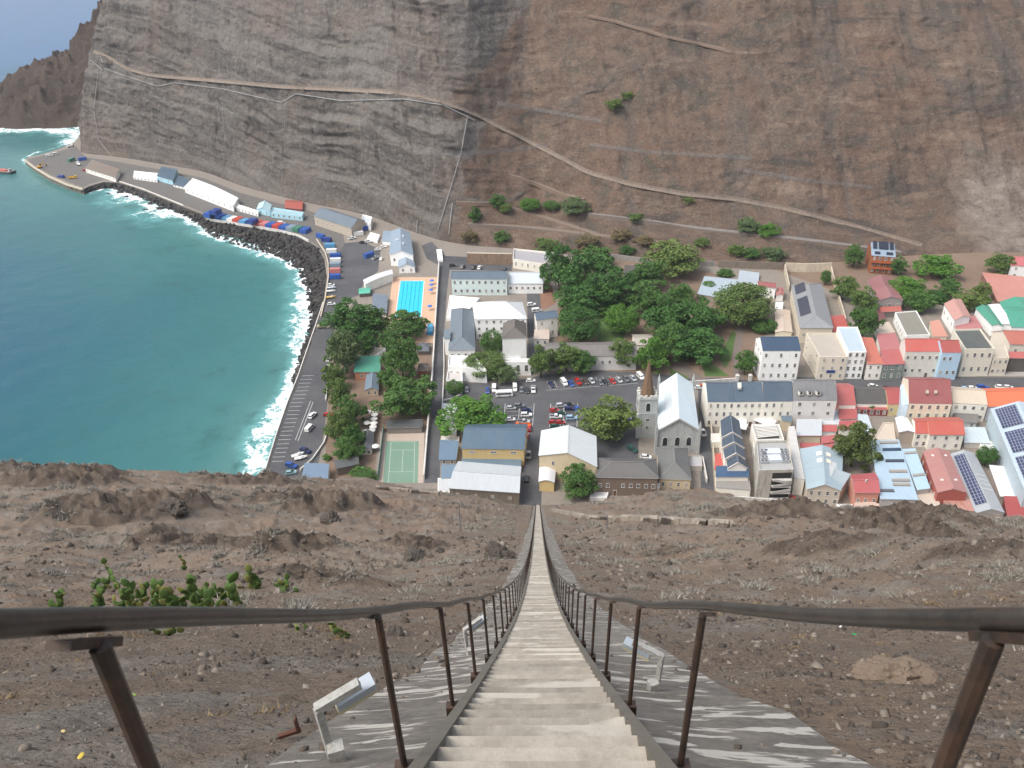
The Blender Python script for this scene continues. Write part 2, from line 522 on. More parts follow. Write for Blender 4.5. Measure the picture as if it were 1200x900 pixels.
# loose stones: icosahedra squashed and turned, one mesh
t_ = (1 + 5 ** 0.5) / 2
ICO_V = np.array([(-1, t_, 0), (1, t_, 0), (-1, -t_, 0), (1, -t_, 0), (0, -1, t_), (0, 1, t_), (0, -1, -t_), (0, 1, -t_), (t_, 0, -1), (t_, 0, 1), (-t_, 0, -1), (-t_, 0, 1)]) / math.sqrt(1 + t_ * t_)
ICO_F = np.array([(0, 11, 5), (0, 5, 1), (0, 1, 7), (0, 7, 10), (0, 10, 11), (1, 5, 9), (5, 11, 4), (11, 10, 2), (10, 7, 6), (7, 1, 8), (3, 9, 4), (3, 4, 2), (3, 2, 6), (3, 6, 8), (3, 8, 9), (4, 9, 5), (2, 4, 11), (6, 2, 10), (8, 6, 7), (9, 8, 1)])
def rand_rot(n):
    q = rng.normal(size=(n, 4)); q /= np.linalg.norm(q, axis=1)[:, None]
    w, x, y, z = q.T
    return np.stack([np.stack([1 - 2 * (y * y + z * z), 2 * (x * y - z * w), 2 * (x * z + y * w)], 1),
                     np.stack([2 * (x * y + z * w), 1 - 2 * (x * x + z * z), 2 * (y * z - x * w)], 1),
                     np.stack([2 * (x * z - y * w), 2 * (y * z + x * w), 1 - 2 * (x * x + y * y)], 1)], 1)
def rocks(name, P, S, mt, tone=None):
    n = len(P)
    sh = ICO_V[None] * rng.uniform(0.45, 1.4, (n, 12, 1)) * rng.uniform(0.55, 1.25, (n, 1, 3))
    V = np.einsum('nij,nkj->nki', rand_rot(n), sh) * S[:, None, None] + P[:, None, :]
    F = ICO_F[None] + (np.arange(n) * 12)[:, None, None]
    return from_arrays(name, V.reshape(-1, 3), F.reshape(-1, 3), mt, False)
def stone_mat(lo, mid_, hi, name='stone'):
    m, nt, bs = new_mat(name)
    g = nt.nodes.new('ShaderNodeNewGeometry')
    col = ramp(nt, g.outputs['Random Per Island'], [(0.0, lo), (0.6, mid_), (1.0, hi)])
    n = noise(nt, pos(nt), 9.0, 5, 0.7)
    col = mix(nt, 0.5, col, mix(nt, n, (0.03, 0.025, 0.02), (0.3, 0.25, 0.2)), 'OVERLAY')
    nt.links.new(col, bs.inputs['Base Color']); bs.inputs['Roughness'].default_value = 0.9
    bump(nt, bs, n, 0.5, 0.05)
    return m
STONEM = stone_mat((0.06, 0.05, 0.042), (0.15, 0.12, 0.094), (0.33, 0.295, 0.25))
n = 180000
vv = 0.8 + 90 * rng.random(n) ** 2.9; uu = rng.uniform(-1.05, 1.05, n) * (vv + 8)
uu = np.where(np.abs(uu) < 2.2, np.sign(uu) * (2.2 + rng.random(n) * 6), uu)
px_ = uu * LR.x + vv * LD.x; py_ = uu * LR.y + vv * LD.y
ss = (0.0065 + 0.0012 * vv) * (0.45 + rng.pareto(2.7, n)).clip(0, 5)
pat = fbm(px_ / 3.5, py_ / 3.5, 3, 77)
keep = rng.random(n) < (0.22 + 1.6 * np.clip(pat + 0.12, 0, 1))
P_ = np.stack([px_, py_, hill_z(px_, py_) - ss * 0.12], 1)[keep]
tag(rocks('loose_stones', P_, ss[keep], STONEM), kind='stuff')
n = 1500
vv = 1.5 + 30 * rng.random(n) ** 2; sgn = np.where(rng.random(n) < 0.7, -1, 1); uu = sgn * (2.0 - 1.1 * rng.random(n) ** 1.7)
px_ = uu * LR.x + vv * LD.x; py_ = uu * LR.y + vv * LD.y
ss = (0.006 + 0.0008 * vv) * (0.5 + rng.pareto(2.3, n)).clip(0, 5)
tag(rocks('flank_debris', np.stack([px_, py_, CAMZ - drop(vv) - 0.18 - 0.05 * (np.abs(uu) - 1.2) + ss * .3], 1), ss, STONEM), kind='stuff')
n = 26000
vv = 40 + 205 * rng.random(n) ** 0.8; uu = rng.uniform(-0.95, 0.95, n) * (vv + 10)
uu = np.where(np.abs(uu) < 3, np.sign(uu) * (3 + rng.random(n) * 30), uu)
px_ = uu * LR.x + vv * LD.x; py_ = uu * LR.y + vv * LD.y
ss = 0.06 * (0.6 + rng.pareto(2.0, n)).clip(0, 6)
zz = hill_z(px_, py_); ok = zz > 3
tag(rocks('scattered_rocks', np.stack([px_, py_, zz - ss * 0.2], 1)[ok], ss[ok], STONEM), kind='stuff')

# dry grey scrub: clumps of thin twigs, one mesh of ground cover
def scrub(name, centres, rad, mt, per=240):
    V, F = [], []
    for (c, r) in zip(centres, rad):
        k = per
        a = rng.uniform(0, 2 * math.pi, k); e = rng.uniform(0.1, 1.35, k)
        d = np.stack([np.cos(a) * np.cos(e), np.sin(a) * np.cos(e), np.sin(e) * 0.75], 1)
        b0 = np.stack([rng.normal(0, r * 0.45, k), rng.normal(0, r * 0.45, k), np.zeros(k)], 1) + np.array(c)
        b0[:, 2] = hill_z(b0[:, 0], b0[:, 1]) - 0.02
        tip = b0 + d * (r * rng.uniform(0.35, 0.85, k))[:, None]
        sd_ = np.cross(d, rng.normal(size=(k, 3))); sd_ /= np.linalg.norm(sd_, axis=1)[:, None] + 1e-9
        w = r * 0.04 + 0.004
        base = len(V) * 3 * per
        V.append(np.stack([b0 - sd_ * w, b0 + sd_ * w, tip], 1).reshape(-1, 3))
        F.append(np.arange(3 * k).reshape(-1, 3) + base)
    return from_arrays(name, np.concatenate(V), np.concatenate(F), mt)
SCRUBM = stone_mat((0.2, 0.19, 0.16), (0.36, 0.35, 0.31), (0.46, 0.45, 0.4), 'dry_twigs')
cs, rs = [], []
while len(cs) < 900:
    v = 8 + 215 * random.random() ** 0.9; u = random.uniform(-0.95, 0.95) * (v + 8)
    if abs(u) < 3.2: continue
    x, y = u * LR.x + v * LD.x, u * LR.y + v * LD.y
    if fbm(np.array([x / 20]), np.array([y / 14]), 3, 91)[0] < -0.02 or hill_z(x, y) < 3: continue
    cs.append((x, y, 0)); rs.append((0.22 + 0.006 * v) * random.uniform(0.6, 1.9))
tag(scrub('dry_scrub', cs, rs, SCRUBM), kind='stuff')
cs, rs = [], []
while len(cs) < 130:
    v = 1.5 + 22 * random.random() ** 1.3; u = random.uniform(-0.95, 0.95) * (v + 6)
    if abs(u) < 2.4: continue
    x, y = u * LR.x + v * LD.x, u * LR.y + v * LD.y
    if fbm(np.array([x / 3]), np.array([y / 3]), 3, 95)[0] < 0.05: continue
    cs.append((x, y, 0)); rs.append((0.07 + 0.008 * v) * random.uniform(0.6, 1.7))
STRAWM = stone_mat((0.16, 0.11, 0.055), (0.3, 0.22, 0.12), (0.42, 0.34, 0.2), 'dry_straw')
tag(scrub('dry_grass', cs, rs, STRAWM, 46), kind='stuff')

# ------------------------------------------------------------------ the stair: steps, flanks, stringers, handrails
def concrete_mat(base, pale, dark, name, streak):
    m, nt, bs = new_mat(name)
    p = pos(nt)
    a = noise(nt, pos(nt, streak), 1.0, 4, 0.55, 0.5); b = noise(nt, p, 2.2, 7, 0.72); c = noise(nt, p, 14.0, 4, 0.7)
    d = noise(nt, p, 0.09, 3, 0.6)
    col = mix(nt, ramp(nt, b, [(0.4, 0.0), (0.62, 1.0)]), base, dark)
    col = mix(nt, ramp(nt, a, [(0.56, 0.0), (0.59, 0.95)]), col, pale)
    col = mix(nt, ramp(nt, d, [(0.45, 0.0), (0.65, 0.2)]), col, scl(pale, 0.6))
    col = mix(nt, 0.22, col, ramp(nt, c, [(0.25, scl(dark, 0.4)), (0.75, scl(pale, 0.8))]))
    gi = nt.nodes.new('ShaderNodeNewGeometry')
    col = mix(nt, 1.0, col, ramp(nt, gi.outputs['Random Per Island'], [(0.0, 0.76), (1.0, 1.06)]), 'MULTIPLY')
    nt.links.new(col, bs.inputs['Base Color']); bs.inputs['Roughness'].default_value = 0.9
    bump(nt, bs, math_n(nt, 'ADD', b, math_n(nt, 'MULTIPLY', c, 0.3)), 0.5, 0.04)
    return m
STEPM = concrete_mat((0.385, 0.35, 0.29), (0.52, 0.485, 0.415), (0.25, 0.222, 0.18), 'worn_step_stone', (0.55, 1.6, 2.2))
STEPD = concrete_mat((0.25, 0.22, 0.175), (0.4, 0.37, 0.31), (0.15, 0.13, 0.105), 'dark_step_back', (0.8, 2.0, 2.2))  # darker tone for the back strip of each tread
FLANKM = concrete_mat((0.165, 0.14, 0.112), (0.56, 0.52, 0.45), (0.075, 0.066, 0.055), 'weathered_flank', (1.5, 3.4, 3.4))
STRM = plain((0.13, 0.115, 0.09), 0.8, 0.0, 0.35, 3.0)
IRON = None
def iron_mat():
    m, nt, bs = new_mat('rusty_iron')
    p = pos(nt)
    a = noise(nt, p, 6.0, 5, 0.7); b = noise(nt, p, 40.0, 4, 0.7)
    col = mix(nt, ramp(nt, a, [(0.4, 0.0), (0.65, 1.0)]), (0.03, 0.022, 0.018), (0.075, 0.043, 0.028))
    col = mix(nt, ramp(nt, b, [(0.55, 0.0), (0.75, 0.6)]), col, (0.13, 0.07, 0.04))
    nt.links.new(col, bs.inputs['Base Color']); bs.inputs['Roughness'].default_value = 0.55; bs.inputs['Metallic'].default_value = 0.15
    bump(nt, bs, b, 0.25, 0.004)
    return m
IRON = iron_mat()
def rail_mat():
    m, nt, bs = new_mat('polished_handrail')
    p = pos(nt)
    a = noise(nt, p, 5.0, 5, 0.7); b = noise(nt, p, 60.0, 3, 0.7)
    col = mix(nt, ramp(nt, a, [(0.4, 0.0), (0.65, 1.0)]), (0.036, 0.03, 0.027), (0.075, 0.06, 0.05))
    col = mix(nt, ramp(nt, b, [(0.5, 0.0), (0.75, 0.5)]), col, (0.14, 0.1, 0.075))
    nt.links.new(col, bs.inputs['Base Color']); bs.inputs['Roughness'].default_value = 0.4; bs.inputs['Metallic'].default_value = 0.3
    return m
RAILM = rail_mat()

stair = thing('stone_staircase', 'long straight pale stone staircase running down the hill into the town', 'staircase', (0, 0, 0))
rise = 0.262
vsamp = np.linspace(-5, 240, 20000); dsamp = drop(vsamp)
nst = int((185.0 - dsamp[0]) / rise)
vst = np.interp(dsamp[0] + rise * np.arange(nst + 1), dsamp, vsamp)
HWS = 0.53
mb = MB()
for i in range(nst):
    v0, v1 = vst[i], vst[i + 1]
    za = CAMZ - (dsamp[0] + rise * (i + 0.5)); zb = za - rise
    j = random.uniform(-0.012, 0.012); wl = -HWS - random.uniform(0, 0.03); wr = HWS + random.uniform(0, 0.03)
    def q(u, v, z):
        p = LR * u + LD * v
        return (p.x, p.y, z)
    nose = v1 + 0.015
    um = random.uniform(-0.2, 0.2); sag = random.uniform(0.0, 0.012)
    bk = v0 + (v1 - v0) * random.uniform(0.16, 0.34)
    for a, b, za_, zb_ in ((wl, um, 0, -sag), (um, wr, -sag, 0)):
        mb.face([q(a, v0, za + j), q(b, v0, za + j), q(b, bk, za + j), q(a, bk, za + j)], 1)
        mb.face([q(a, bk, za + j), q(b, bk, za + j), q(b, nose, za + j + zb_), q(a, nose, za + j + za_)])
        mb.face([q(a, nose, za + j + za_), q(b, nose, za + j + zb_), q(b, v1 - 0.01, zb), q(a, v1 - 0.01, zb)])
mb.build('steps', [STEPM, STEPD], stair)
for s in (-1, 1):
    mb = MB()
    vv_ = np.concatenate([np.arange(-5, 40, 0.5), np.arange(40, 237, 2.0)])
    outw = 2.05 if s > 0 else 1.75
    def xs(v):
        e = 0.1 * float(fbm(np.array([v / 1.7]), np.array([s * 9.0]), 3, 5)[0])
        o = outw + e
        return [lad(s * 0.5, v, -0.15), lad(s * 0.6, v, -0.06), lad(s * 1.2, v, -0.16), lad(s * o, v, -0.2 + 0.5 * e), lad(s * (o + 0.2), v, -0.36), lad(s * (o + 0.15), v, -1.6)]
    prev = xs(vv_[0])
    for v in vv_[1:]:
        cur = xs(v)
        for k in range(5):
            f = [prev[k], prev[k + 1], cur[k + 1], cur[k]]
            mb.face(f if s > 0 else f[::-1])
        prev = cur
    mb.build('flank', FLANKM, stair)
    # bottom rail bar along the foot of the posts
    mb = MB()
    vv_ = np.concatenate([np.arange(-5, 20, 1.0), np.arange(20, 237, 4.0)])
    for a, b in zip(vv_, vv_[1:]):
        mb.bar(lad(s * 0.57, a, 0.09), lad(s * 0.57, b, 0.09), 0.07, 0.1)
    mb.build('stringer', STRM, stair)

RH = 1.125
for s, side in ((-1, 'left'), (1, 'right')):
    hr = thing('handrail', 'brown iron handrail on the %s side of the long staircase, with slim posts' % side, 'handrail', (0, 0, 0), 'handrails of the long staircase')
    mb = MB()
    vv_ = np.concatenate([np.arange(-3.2, 14, 0.2), np.arange(14, 60, 1.0), np.arange(60, 238, 4.0)])
    pts = []
    for v in vv_:
        sag = 0.012 * math.sin(v * 2.4 + s)
        pts.append(lad(s * (0.72 + 0.006 * math.sin(v * 1.3)), v, RH + sag))
    pts[-1] = pts[-1]
    mb.tube(pts, 0.0205, 12)
    mb.build('rail', RAILM, hr, smooth=True)
    far = MB(); k = 0
    v = -0.78
    while v < 236:
        m_ = far if k >= 100 else MB()
        bs_, tp = lad(s * 0.668, v, 0.0), lad(s * 0.695, v, RH - 0.045)
        m_.tube([bs_, tp], 0.017, 8)
        if k < 12:
            m_.box((bs_.x, bs_.y, bs_.z + 0.05), (0.10, 0.07, 0.09))
            d = lad(s * 0.7, v + 0.07, RH - 0.045) - lad(s * 0.7, v - 0.07, RH - 0.045)
            c = lad(s * 0.715, v, RH - 0.038)
            m_.bar(c - d * 0.42, c + d * 0.42, 0.04, 0.016)
        if k < 100: m_.build('post', IRON, hr)
        v += 1.74
        k += 1
    if far.v:
        tag(far.build('post', IRON, hr), kind='stuff')
# ------------------------------------------------------------------ sea
SHORE_PX = [(280, 560), (296, 540), (312, 515), (330, 480), (346, 440), (357, 405), (364, 380), (366, 352), (356, 322), (338, 304), (312, 294), (285, 288), (262, 281), (243, 273), (234, 262), (215, 252), (190, 243), (170, 233), (150, 226), (128, 220), (108, 224), (98, 223), (60, 208), (30, 191), (27, 186), (40, 180), (70, 172), (96, 158)]
SHORE = [G(x, y, SEA) for x, y in SHORE_PX]
SHORE = [Vector((-60, 150, SEA)), Vector((-84, 215, SEA))] + SHORE[1:] + [G(60, 151, SEA), G(0, 152, SEA), G(-60, 146, SEA)]
def poly_dist(X, Y, pts):
    d = np.full(X.shape, 1e9); along = np.zeros(X.shape)
    acc = 0.0
    for a, b in zip(pts, pts[1:]):
        ax, ay, bx, by = a[0], a[1], b[0], b[1]
        L2 = (bx - ax) ** 2 + (by - ay) ** 2 + 1e-9
        t = np.clip(((X - ax) * (bx - ax) + (Y - ay) * (by - ay)) / L2, 0, 1)
        dd = np.hypot(X - ax - t * (bx - ax), Y - ay - t * (by - ay))
        k = dd < d
        d = np.where(k, dd, d); along = np.where(k, acc + t * math.sqrt(L2), along)
        acc += math.sqrt(L2)
    return d, along
gx = np.concatenate([[-40000, -12000, -5000, -2500, -1600, -1100], np.arange(-800, -39, 2.6), [0, 200, 1000, 6000, 40000]])
gy = np.concatenate([[-2000, -300, 60], np.arange(150, 1000, 2.6), [1100, 1300, 1700, 2500, 5000, 12000, 45000]])
SX, SY = np.meshgrid(gx, gy)
D, AL = poly_dist(SX, SY, SHORE)
acc = [0.0]
for a, b in zip(SHORE, SHORE[1:]): acc.append(acc[-1] + (b - a).length)
# width of the surf along the shore (metres), by shore point
wd = {}
W = []
for p in SHORE:
    x, y = proj(p)
    if y > 420: w = 8.0
    elif y > 345: w = 10.0
    elif x > 300: w = 7.0
    elif x > 240: w = 6.0
    elif x > 215: w = 10
    elif x > 140: w = 17.0
    elif x > 100: w = 7.0
    elif y < 170 and x < 110: w = 20.0
    else: w = 1.5
    W.append(w)
WW = np.interp(AL, acc, W)
wob = 1 + 1.1 * fbm(SX / 22, SY / 22, 3, 61)
foam = np.exp(-(D / (WW * np.clip(wob, 0.35, 2))) ** 2.0)
shal = np.exp(-D / 130.0)
far_ = sstep(350, 1500, np.hypot(SX, SY))
SZ = SEA + 0.28 * fbm(SX / 9, SY / 7, 3, 71) * (1 - far_) + 0.55 * np.exp(-((D - WW * 0.9) / (WW * 0.5)) ** 2) * np.clip(1 + 2 * fbm(SX / 15, SY / 15, 2, 75), 0, 2)
def sea_mat():
    m, nt, bs = new_mat('sea_water')
    p = pos(nt)
    sh = attr(nt, 'shallow'); fo = attr(nt, 'foam')
    big = noise(nt, p, 0.012, 4, 0.6)
    col = ramp(nt, math_n(nt, 'ADD', sh, math_n(nt, 'MULTIPLY', math_n(nt, 'SUBTRACT', big, 0.5), 0.3)), [(0.02, (0.027, 0.1, 0.22)), (0.2, (0.017, 0.078, 0.125)), (0.5, (0.024, 0.105, 0.122)), (0.85, (0.046, 0.15, 0.15)), (1.0, (0.08, 0.19, 0.18))])
    rk = noise(nt, p, 0.05, 5, 0.7)
    col = mix(nt, math_n(nt, 'MULTIPLY', ramp(nt, rk, [(0.54, 0.0), (0.66, 0.55)]), ramp(nt, sh, [(0.3, 0.0), (0.7, 1.0)])), col, (0.035, 0.1, 0.095))
    n1 = noise(nt, p, 0.16, 6, 0.72, 0.8); n2 = noise(nt, p, 0.75, 5, 0.7)
    nn = math_n(nt, 'ADD', math_n(nt, 'MULTIPLY', n1, 0.85), math_n(nt, 'MULTIPLY', n2, 0.35))
    f = math_n(nt, 'MULTIPLY', fo, math_n(nt, 'ADD', 0.42, math_n(nt, 'MULTIPLY', math_n(nt, 'SUBTRACT', nn, 0.58), 2.6)))
    col = mix(nt, ramp(nt, f, [(0.02, 0.0), (0.3, 0.55)]), col, (0.16, 0.42, 0.42))
    fm = ramp(nt, f, [(0.3, 0.0), (0.4, 0.75), (0.55, 1.0)])
    col = mix(nt, fm, col, (0.8, 0.83, 0.84))
    nt.links.new(col, bs.inputs['Base Color'])
    nt.links.new(ramp(nt, fm, [(0.0, 0.22), (1.0, 0.8)]), bs.inputs['Roughness'])
    bs.inputs['IOR'].default_value = 1.33; bs.inputs['Specular IOR Level'].default_value = 0.16
    w1 = noise(nt, pos(nt, (0.9, 1.6, 1)), 0.28, 5, 0.65); w2 = noise(nt, pos(nt, (1, 1.7, 1)), 0.06, 4, 0.6)
    bump(nt, bs, math_n(nt, 'ADD', math_n(nt, 'MULTIPLY', w2, 2.0), w1), 0.35, 0.6)
    return m
ny_, nx_ = SX.shape
ii = np.arange(ny_ * nx_).reshape(ny_, nx_)
tag(from_arrays('sea', np.stack([SX.ravel(), SY.ravel(), SZ.ravel()], 1), np.stack([ii[:-1, :-1].ravel(), ii[:-1, 1:].ravel(), ii[1:, 1:].ravel(), ii[1:, :-1].ravel()], 1), sea_mat(), True,
    {'foam': foam.ravel(), 'shallow': shal.ravel()}), kind='structure')

# ------------------------------------------------------------------ town ground with its quay walls
WALL_PX = [(304, 566), (312, 549), (324, 510), (336, 475), (350, 440), (363, 402), (372, 376), (379, 355), (383, 325), (380, 303), (371, 289), (352, 277), (330, 271), (300, 266), (270, 261), (241, 257), (238, 251), (215, 242), (190, 232), (168, 223), (140, 214), (122, 213), (105, 218), (97, 222), (78, 216), (58, 207), (40, 196), (29, 188), (33, 184), (48, 181), (70, 174), (88, 166), (93, 158)]
land = [G(x, y) for x, y in WALL_PX]
ring = [Vector((-40, 130, 0)), Vector((-86, 235, 0))] + land + [G(97, 150), Vector((-250, 900, 0)), Vector((900, 900, 0)), Vector((900, 130, 0))]
TOWNM = dirt_mat((0.2, 0.175, 0.15), (0.24, 0.21, 0.175), (0.15, 0.125, 0.105), 'town_ground', 0.25)
QUAYM = dirt_mat((0.17, 0.15, 0.125), (0.13, 0.11, 0.09), (0.07, 0.06, 0.055), 'quay_stone', 1.2)
mb = MB(); mb.face([(p.x, p.y, 0) for p in ring], 0)
for a, b in zip(ring, ring[1:] + ring[:1]):
    mb.face([(a.x, a.y, -7), (b.x, b.y, -7), (b.x, b.y, 0), (a.x, a.y, 0)], 1)
tag(mb.build('town_ground', [TOWNM, QUAYM]), kind='structure')

ASPH = asphalt_mat()
def surface(name, px, mt, z=0.02, world=None):
    mb = MB()
    pts = world or [G(x, y) for x, y in px]
    mb.face([(p[0], p[1], z) for p in pts])
    o = mb.build(name, mt)
    if o.data.polygons[0].normal.z < 0: o.data.flip_normals()
    return tag(o, kind='structure')
surface('seafront_road', [(306, 566), (314, 549), (326, 510), (338, 475), (352, 440), (365, 402), (374, 376), (381, 355), (385, 325), (383, 306), (398, 296), (404, 285), (424, 283), (446, 292), (443, 318), (427, 330), (420, 346), (404, 352), (388, 400), (384, 470), (378, 520), (372, 548), (366, 570)], ASPH)
surface('wharf_road', [(383, 306), (372, 288), (352, 275), (330, 268.5), (300, 263), (270, 258), (243, 255), (240, 250), (216, 240), (190, 230.5), (168, 221), (140, 212), (122, 211), (105, 216), (97, 220), (60, 205), (42, 195), (32, 187), (50, 182), (90, 172), (100, 184), (140, 190), (200, 201), (240, 209), (282, 226), (322, 237), (362, 247), (400, 262), (404, 285), (398, 296)], plain((0.12, 0.113, 0.104), 0.9, 0.0, 0.3, 0.3), 0.03)
surface('castle_street', [(497, 566), (508, 440), (512, 370), (516, 312), (500, 303), (494, 288), (506, 283), (522, 300), (600, 303), (600, 318), (527, 316), (524, 340), (521, 380), (520, 420), (518, 470), (515, 566)], ASPH)
surface('parade_square', [(519, 452), (548, 449), (600, 448), (640, 438), (745, 432), (760, 440), (758, 470), (748, 520), (748, 545), (700, 545), (636, 540), (634, 600), (610, 600), (610, 530), (546, 500), (519, 500)], ASPH, 0.024)
surface('main_street', [(750, 437), (830, 443), (1010, 441), (1300, 443), (1300, 459), (1010, 462), (835, 456), (752, 456)], ASPH, 0.028)
surface('church_lane', [(818, 450), (828, 452), (832, 500), (838, 590), (822, 590), (819, 500)], ASPH, 0.032)
surface('pavement', [(1000, 436), (1300, 436), (1300, 442), (1000, 440)], paint((0.33, 0.31, 0.28), 0.85), 0.14)
surface('castle_lane', [(617, 330), (632, 330), (640, 432), (620, 440)], ASPH, 0.03)
# painted bays on the seafront and on the square
WHITE = plain((0.62, 0.62, 0.6), 0.7, 0.0, 0.25, 2.0)
mb = MB()
def line_px(a, b, w=0.14, z=0.045):
    p, q = G(*a), G(*b); d = (q - p).normalized(); s = Vector((-d.y, d.x, 0)) * w / 2
    mb.face([(*(p - s).xy, z), (*(q - s).xy, z), (*(q + s).xy, z), (*(p + s).xy, z)])
for k in range(22):
    y = 541 - k * 5.2 + 0.02 * k * k
    x0 = float(np.interp(y, [376, 402, 440, 475, 510, 549], [374, 366, 353, 339, 327, 315]))
    line_px((x0 + 1, y), (x0 + 15, y - 0.6), 0.16)
line_px((346, 516), (364, 470), 0.15); line_px((349, 517), (367, 471), 0.15)
for k in range(14):
    line_px((645 + k * 8.2, 455.5 - k * 0.9), (641 + k * 8.1, 447 - k * 0.7), 0.12)
line_px((640, 457.5), (748, 449), 0.12)
for x0, x1 in ((590, 592), (607, 609), (624, 626), (644, 645.5), (660, 661), (676, 677)):
    line_px((x0, 500), (x1, 473), 0.14)
for y in (477, 482, 487, 492, 497):
    for x0, x1 in ((592, 607), (608, 624), (645, 660), (661, 677)): line_px((x0, y), (x1, y), 0.1)
tag(mb.build('road_markings', WHITE), kind='structure')

# pool, decks, court, lawns, paths
DECK = paint((0.55, 0.36, 0.24), 0.8); POOLW = None
surface('pool_deck', [(460, 325), (513, 325), (509, 402), (451, 402)], DECK, 0.05)
def pool_mat():
    m, nt, bs = new_mat('pool_water')
    p = pos(nt)
    n = noise(nt, pos(nt, (1, 0.5, 1)), 0.9, 3, 0.5)
    nt.links.new(mix(nt, n, (0.02, 0.46, 0.6), (0.06, 0.58, 0.68)), bs.inputs['Base Color'])
    bs.inputs['Roughness'].default_value = 0.08
    bump(nt, bs, n, 0.15, 0.1)
    return m
PQ = [G(469.2, 329.3), G(497.3, 329.3), G(493.5, 372), G(463.2, 372)]
surface('pool_water', None, pool_mat(), 0.09, PQ)
mb = MB()
for i in range(4):
    a, b = PQ[i], PQ[(i + 1) % 4]
    mb.bar((a.x, a.y, 0.1), (b.x, b.y, 0.1), 0.5, 0.16)
tag(mb.build('pool_kerb', plain((0.6, 0.58, 0.55), 0.7)), kind='structure')
mb = MB()
for k in range(1, 6):
    a = PQ[0].lerp(PQ[1], k / 6); b = PQ[3].lerp(PQ[2], k / 6)
    d = (b - a).normalized(); s = Vector((-d.y, d.x, 0)) * 0.16
    mb.face([(*(a - s).xy, 0.1), (*(b - s).xy, 0.1), (*(b + s).xy, 0.1), (*(a + s).xy, 0.1)])
tag(mb.build('pool_lane_marking', plain((0.01, 0.25, 0.45), 0.3)), kind='structure')
surface('court_surround', [(446, 507), (497, 507), (496, 566), (441, 566)], paint((0.4, 0.33, 0.27), 0.9), 0.03)
surface('tennis_court', [(452.5, 517), (491, 517), (489.5, 566), (449, 566)], paint((0.15, 0.25, 0.18), 0.8), 0.05)
mb = MB()
for a, b in (((458.5, 518), (455, 566)), ((486, 518), (485, 566)), ((458.5, 518), (486, 518)), ((457.6, 527.5), (486, 527.5)), ((472.5, 527.5), (471, 553)), ((455.5, 553), (485, 553))):
    line_px(a, b, 0.1, 0.07)
tag(mb.build('court_line_marking', WHITE), kind='structure')
GRASS = dirt_mat((0.06, 0.115, 0.03), (0.085, 0.14, 0.035), (0.05, 0.08, 0.025), 'mown_grass', 0.4)
DIRT = dirt_mat((0.17, 0.115, 0.08), (0.21, 0.15, 0.105), (0.12, 0.085, 0.065), 'garden_earth', 0.3)
surface('garden_earth', [(655, 330), (700, 300), (830, 318), (905, 345), (888, 446), (756, 437), (650, 432)], DIRT, 0.03)
surface('lawn', [(784, 431), (800, 428), (822, 441), (788, 447)], GRASS, 0.05)
surface('lawn', [(822, 424), (832, 424), (855, 441), (826, 441)], GRASS, 0.05)
surface('lawn', [(842, 420), (860, 385), (866, 402), (850, 432)], GRASS, 0.05)
surface('lawn', [(700, 368), (720, 350), (742, 352), (730, 400), (700, 400)], GRASS, 0.05)
surface('garden_path', [(778, 428), (790, 420), (830, 446), (818, 448)], plain((0.15, 0.125, 0.105), 0.9), 0.06)
surface('garden_path', [(864, 382), (873, 384), (868, 410), (872, 446), (860, 446), (858, 416)], plain((0.16, 0.13, 0.11), 0.9), 0.06)
surface('garden_earth', [(388, 400), (455, 366), (505, 400), (505, 500), (444, 505), (438, 562), (380, 562)], DIRT, 0.022)
surface('terrace_earth', [(690, 303), (905, 315), (975, 340), (1010, 352), (1140, 346), (1300, 335), (1300, 290), (1060, 295), (905, 304), (700, 295)], DIRT, 0.035)
surface('yard_earth', [(632, 326), (646, 334), (652, 355), (640, 362), (634, 362)], dirt_mat((0.24, 0.13, 0.085), (0.2, 0.1, 0.065), (0.28, 0.17, 0.12), 'red_yard', 0.5), 0.05)

# sloping black boulder revetment round the bay
mb = MB()
RV = [(392, 350), (384, 332), (383, 305), (374, 290), (352, 278), (330, 272), (300, 267), (270, 262), (244, 258)]
wall_line = [G(x, y) for x, y in WALL_PX[4:25]]
sp, so = [], []
for p in wall_line:
    d, _ = poly_dist(np.array([p.x]), np.array([p.y]), SHORE)
    # nearest shore point
    best = None
    for a, b in zip(SHORE, SHORE[1:]):
        ab = b - a; t = max(0, min(1, (Vector((p.x, p.y, SEA)) - a).dot(ab) / (ab.length_squared + 1e-9)))
        c = a + ab * t
        dd = (c - Vector((p.x, p.y, SEA))).length
        if best is None or dd < best[0]: best = (dd, c)
    sp.append(p); so.append(best[1])
RP, RS = [], []
for (a, a2), (b, b2) in zip(zip(sp, so), zip(sp[1:], so[1:])):
    L = (b - a).length; Wd = ((a2 - a).length + (b2 - b).length) / 2
    k = int(L * max(Wd, 2) * 0.3)
    for _ in range(k):
        s, t = random.random(), random.random() ** 0.8 * 1.12
        p = a.lerp(b, s); q_ = a2.lerp(b2, s)
        r = p.lerp(q_, t) if t <= 1 else q_ + (q_ - p) * (t - 1)
        RP.append((r.x, r.y, -0.9 - 3.2 * min(t, 1.12))); RS.append(random.uniform(0.7, 1.7) * (1.3 if random.random() < 0.1 else 1))
    mb.face([(a.x, a.y, -0.6), (b.x, b.y, -0.6), (b2.x, b2.y, -4.6), (a2.x, a2.y, -4.6)])
BASALT = stone_mat((0.018, 0.018, 0.02), (0.045, 0.043, 0.042), (0.11, 0.1, 0.09), 'basalt')
tag(mb.build('foreshore', BASALT), kind='structure')
tag(rocks('revetment_boulders', np.array(RP), np.array(RS), BASALT), kind='stuff')
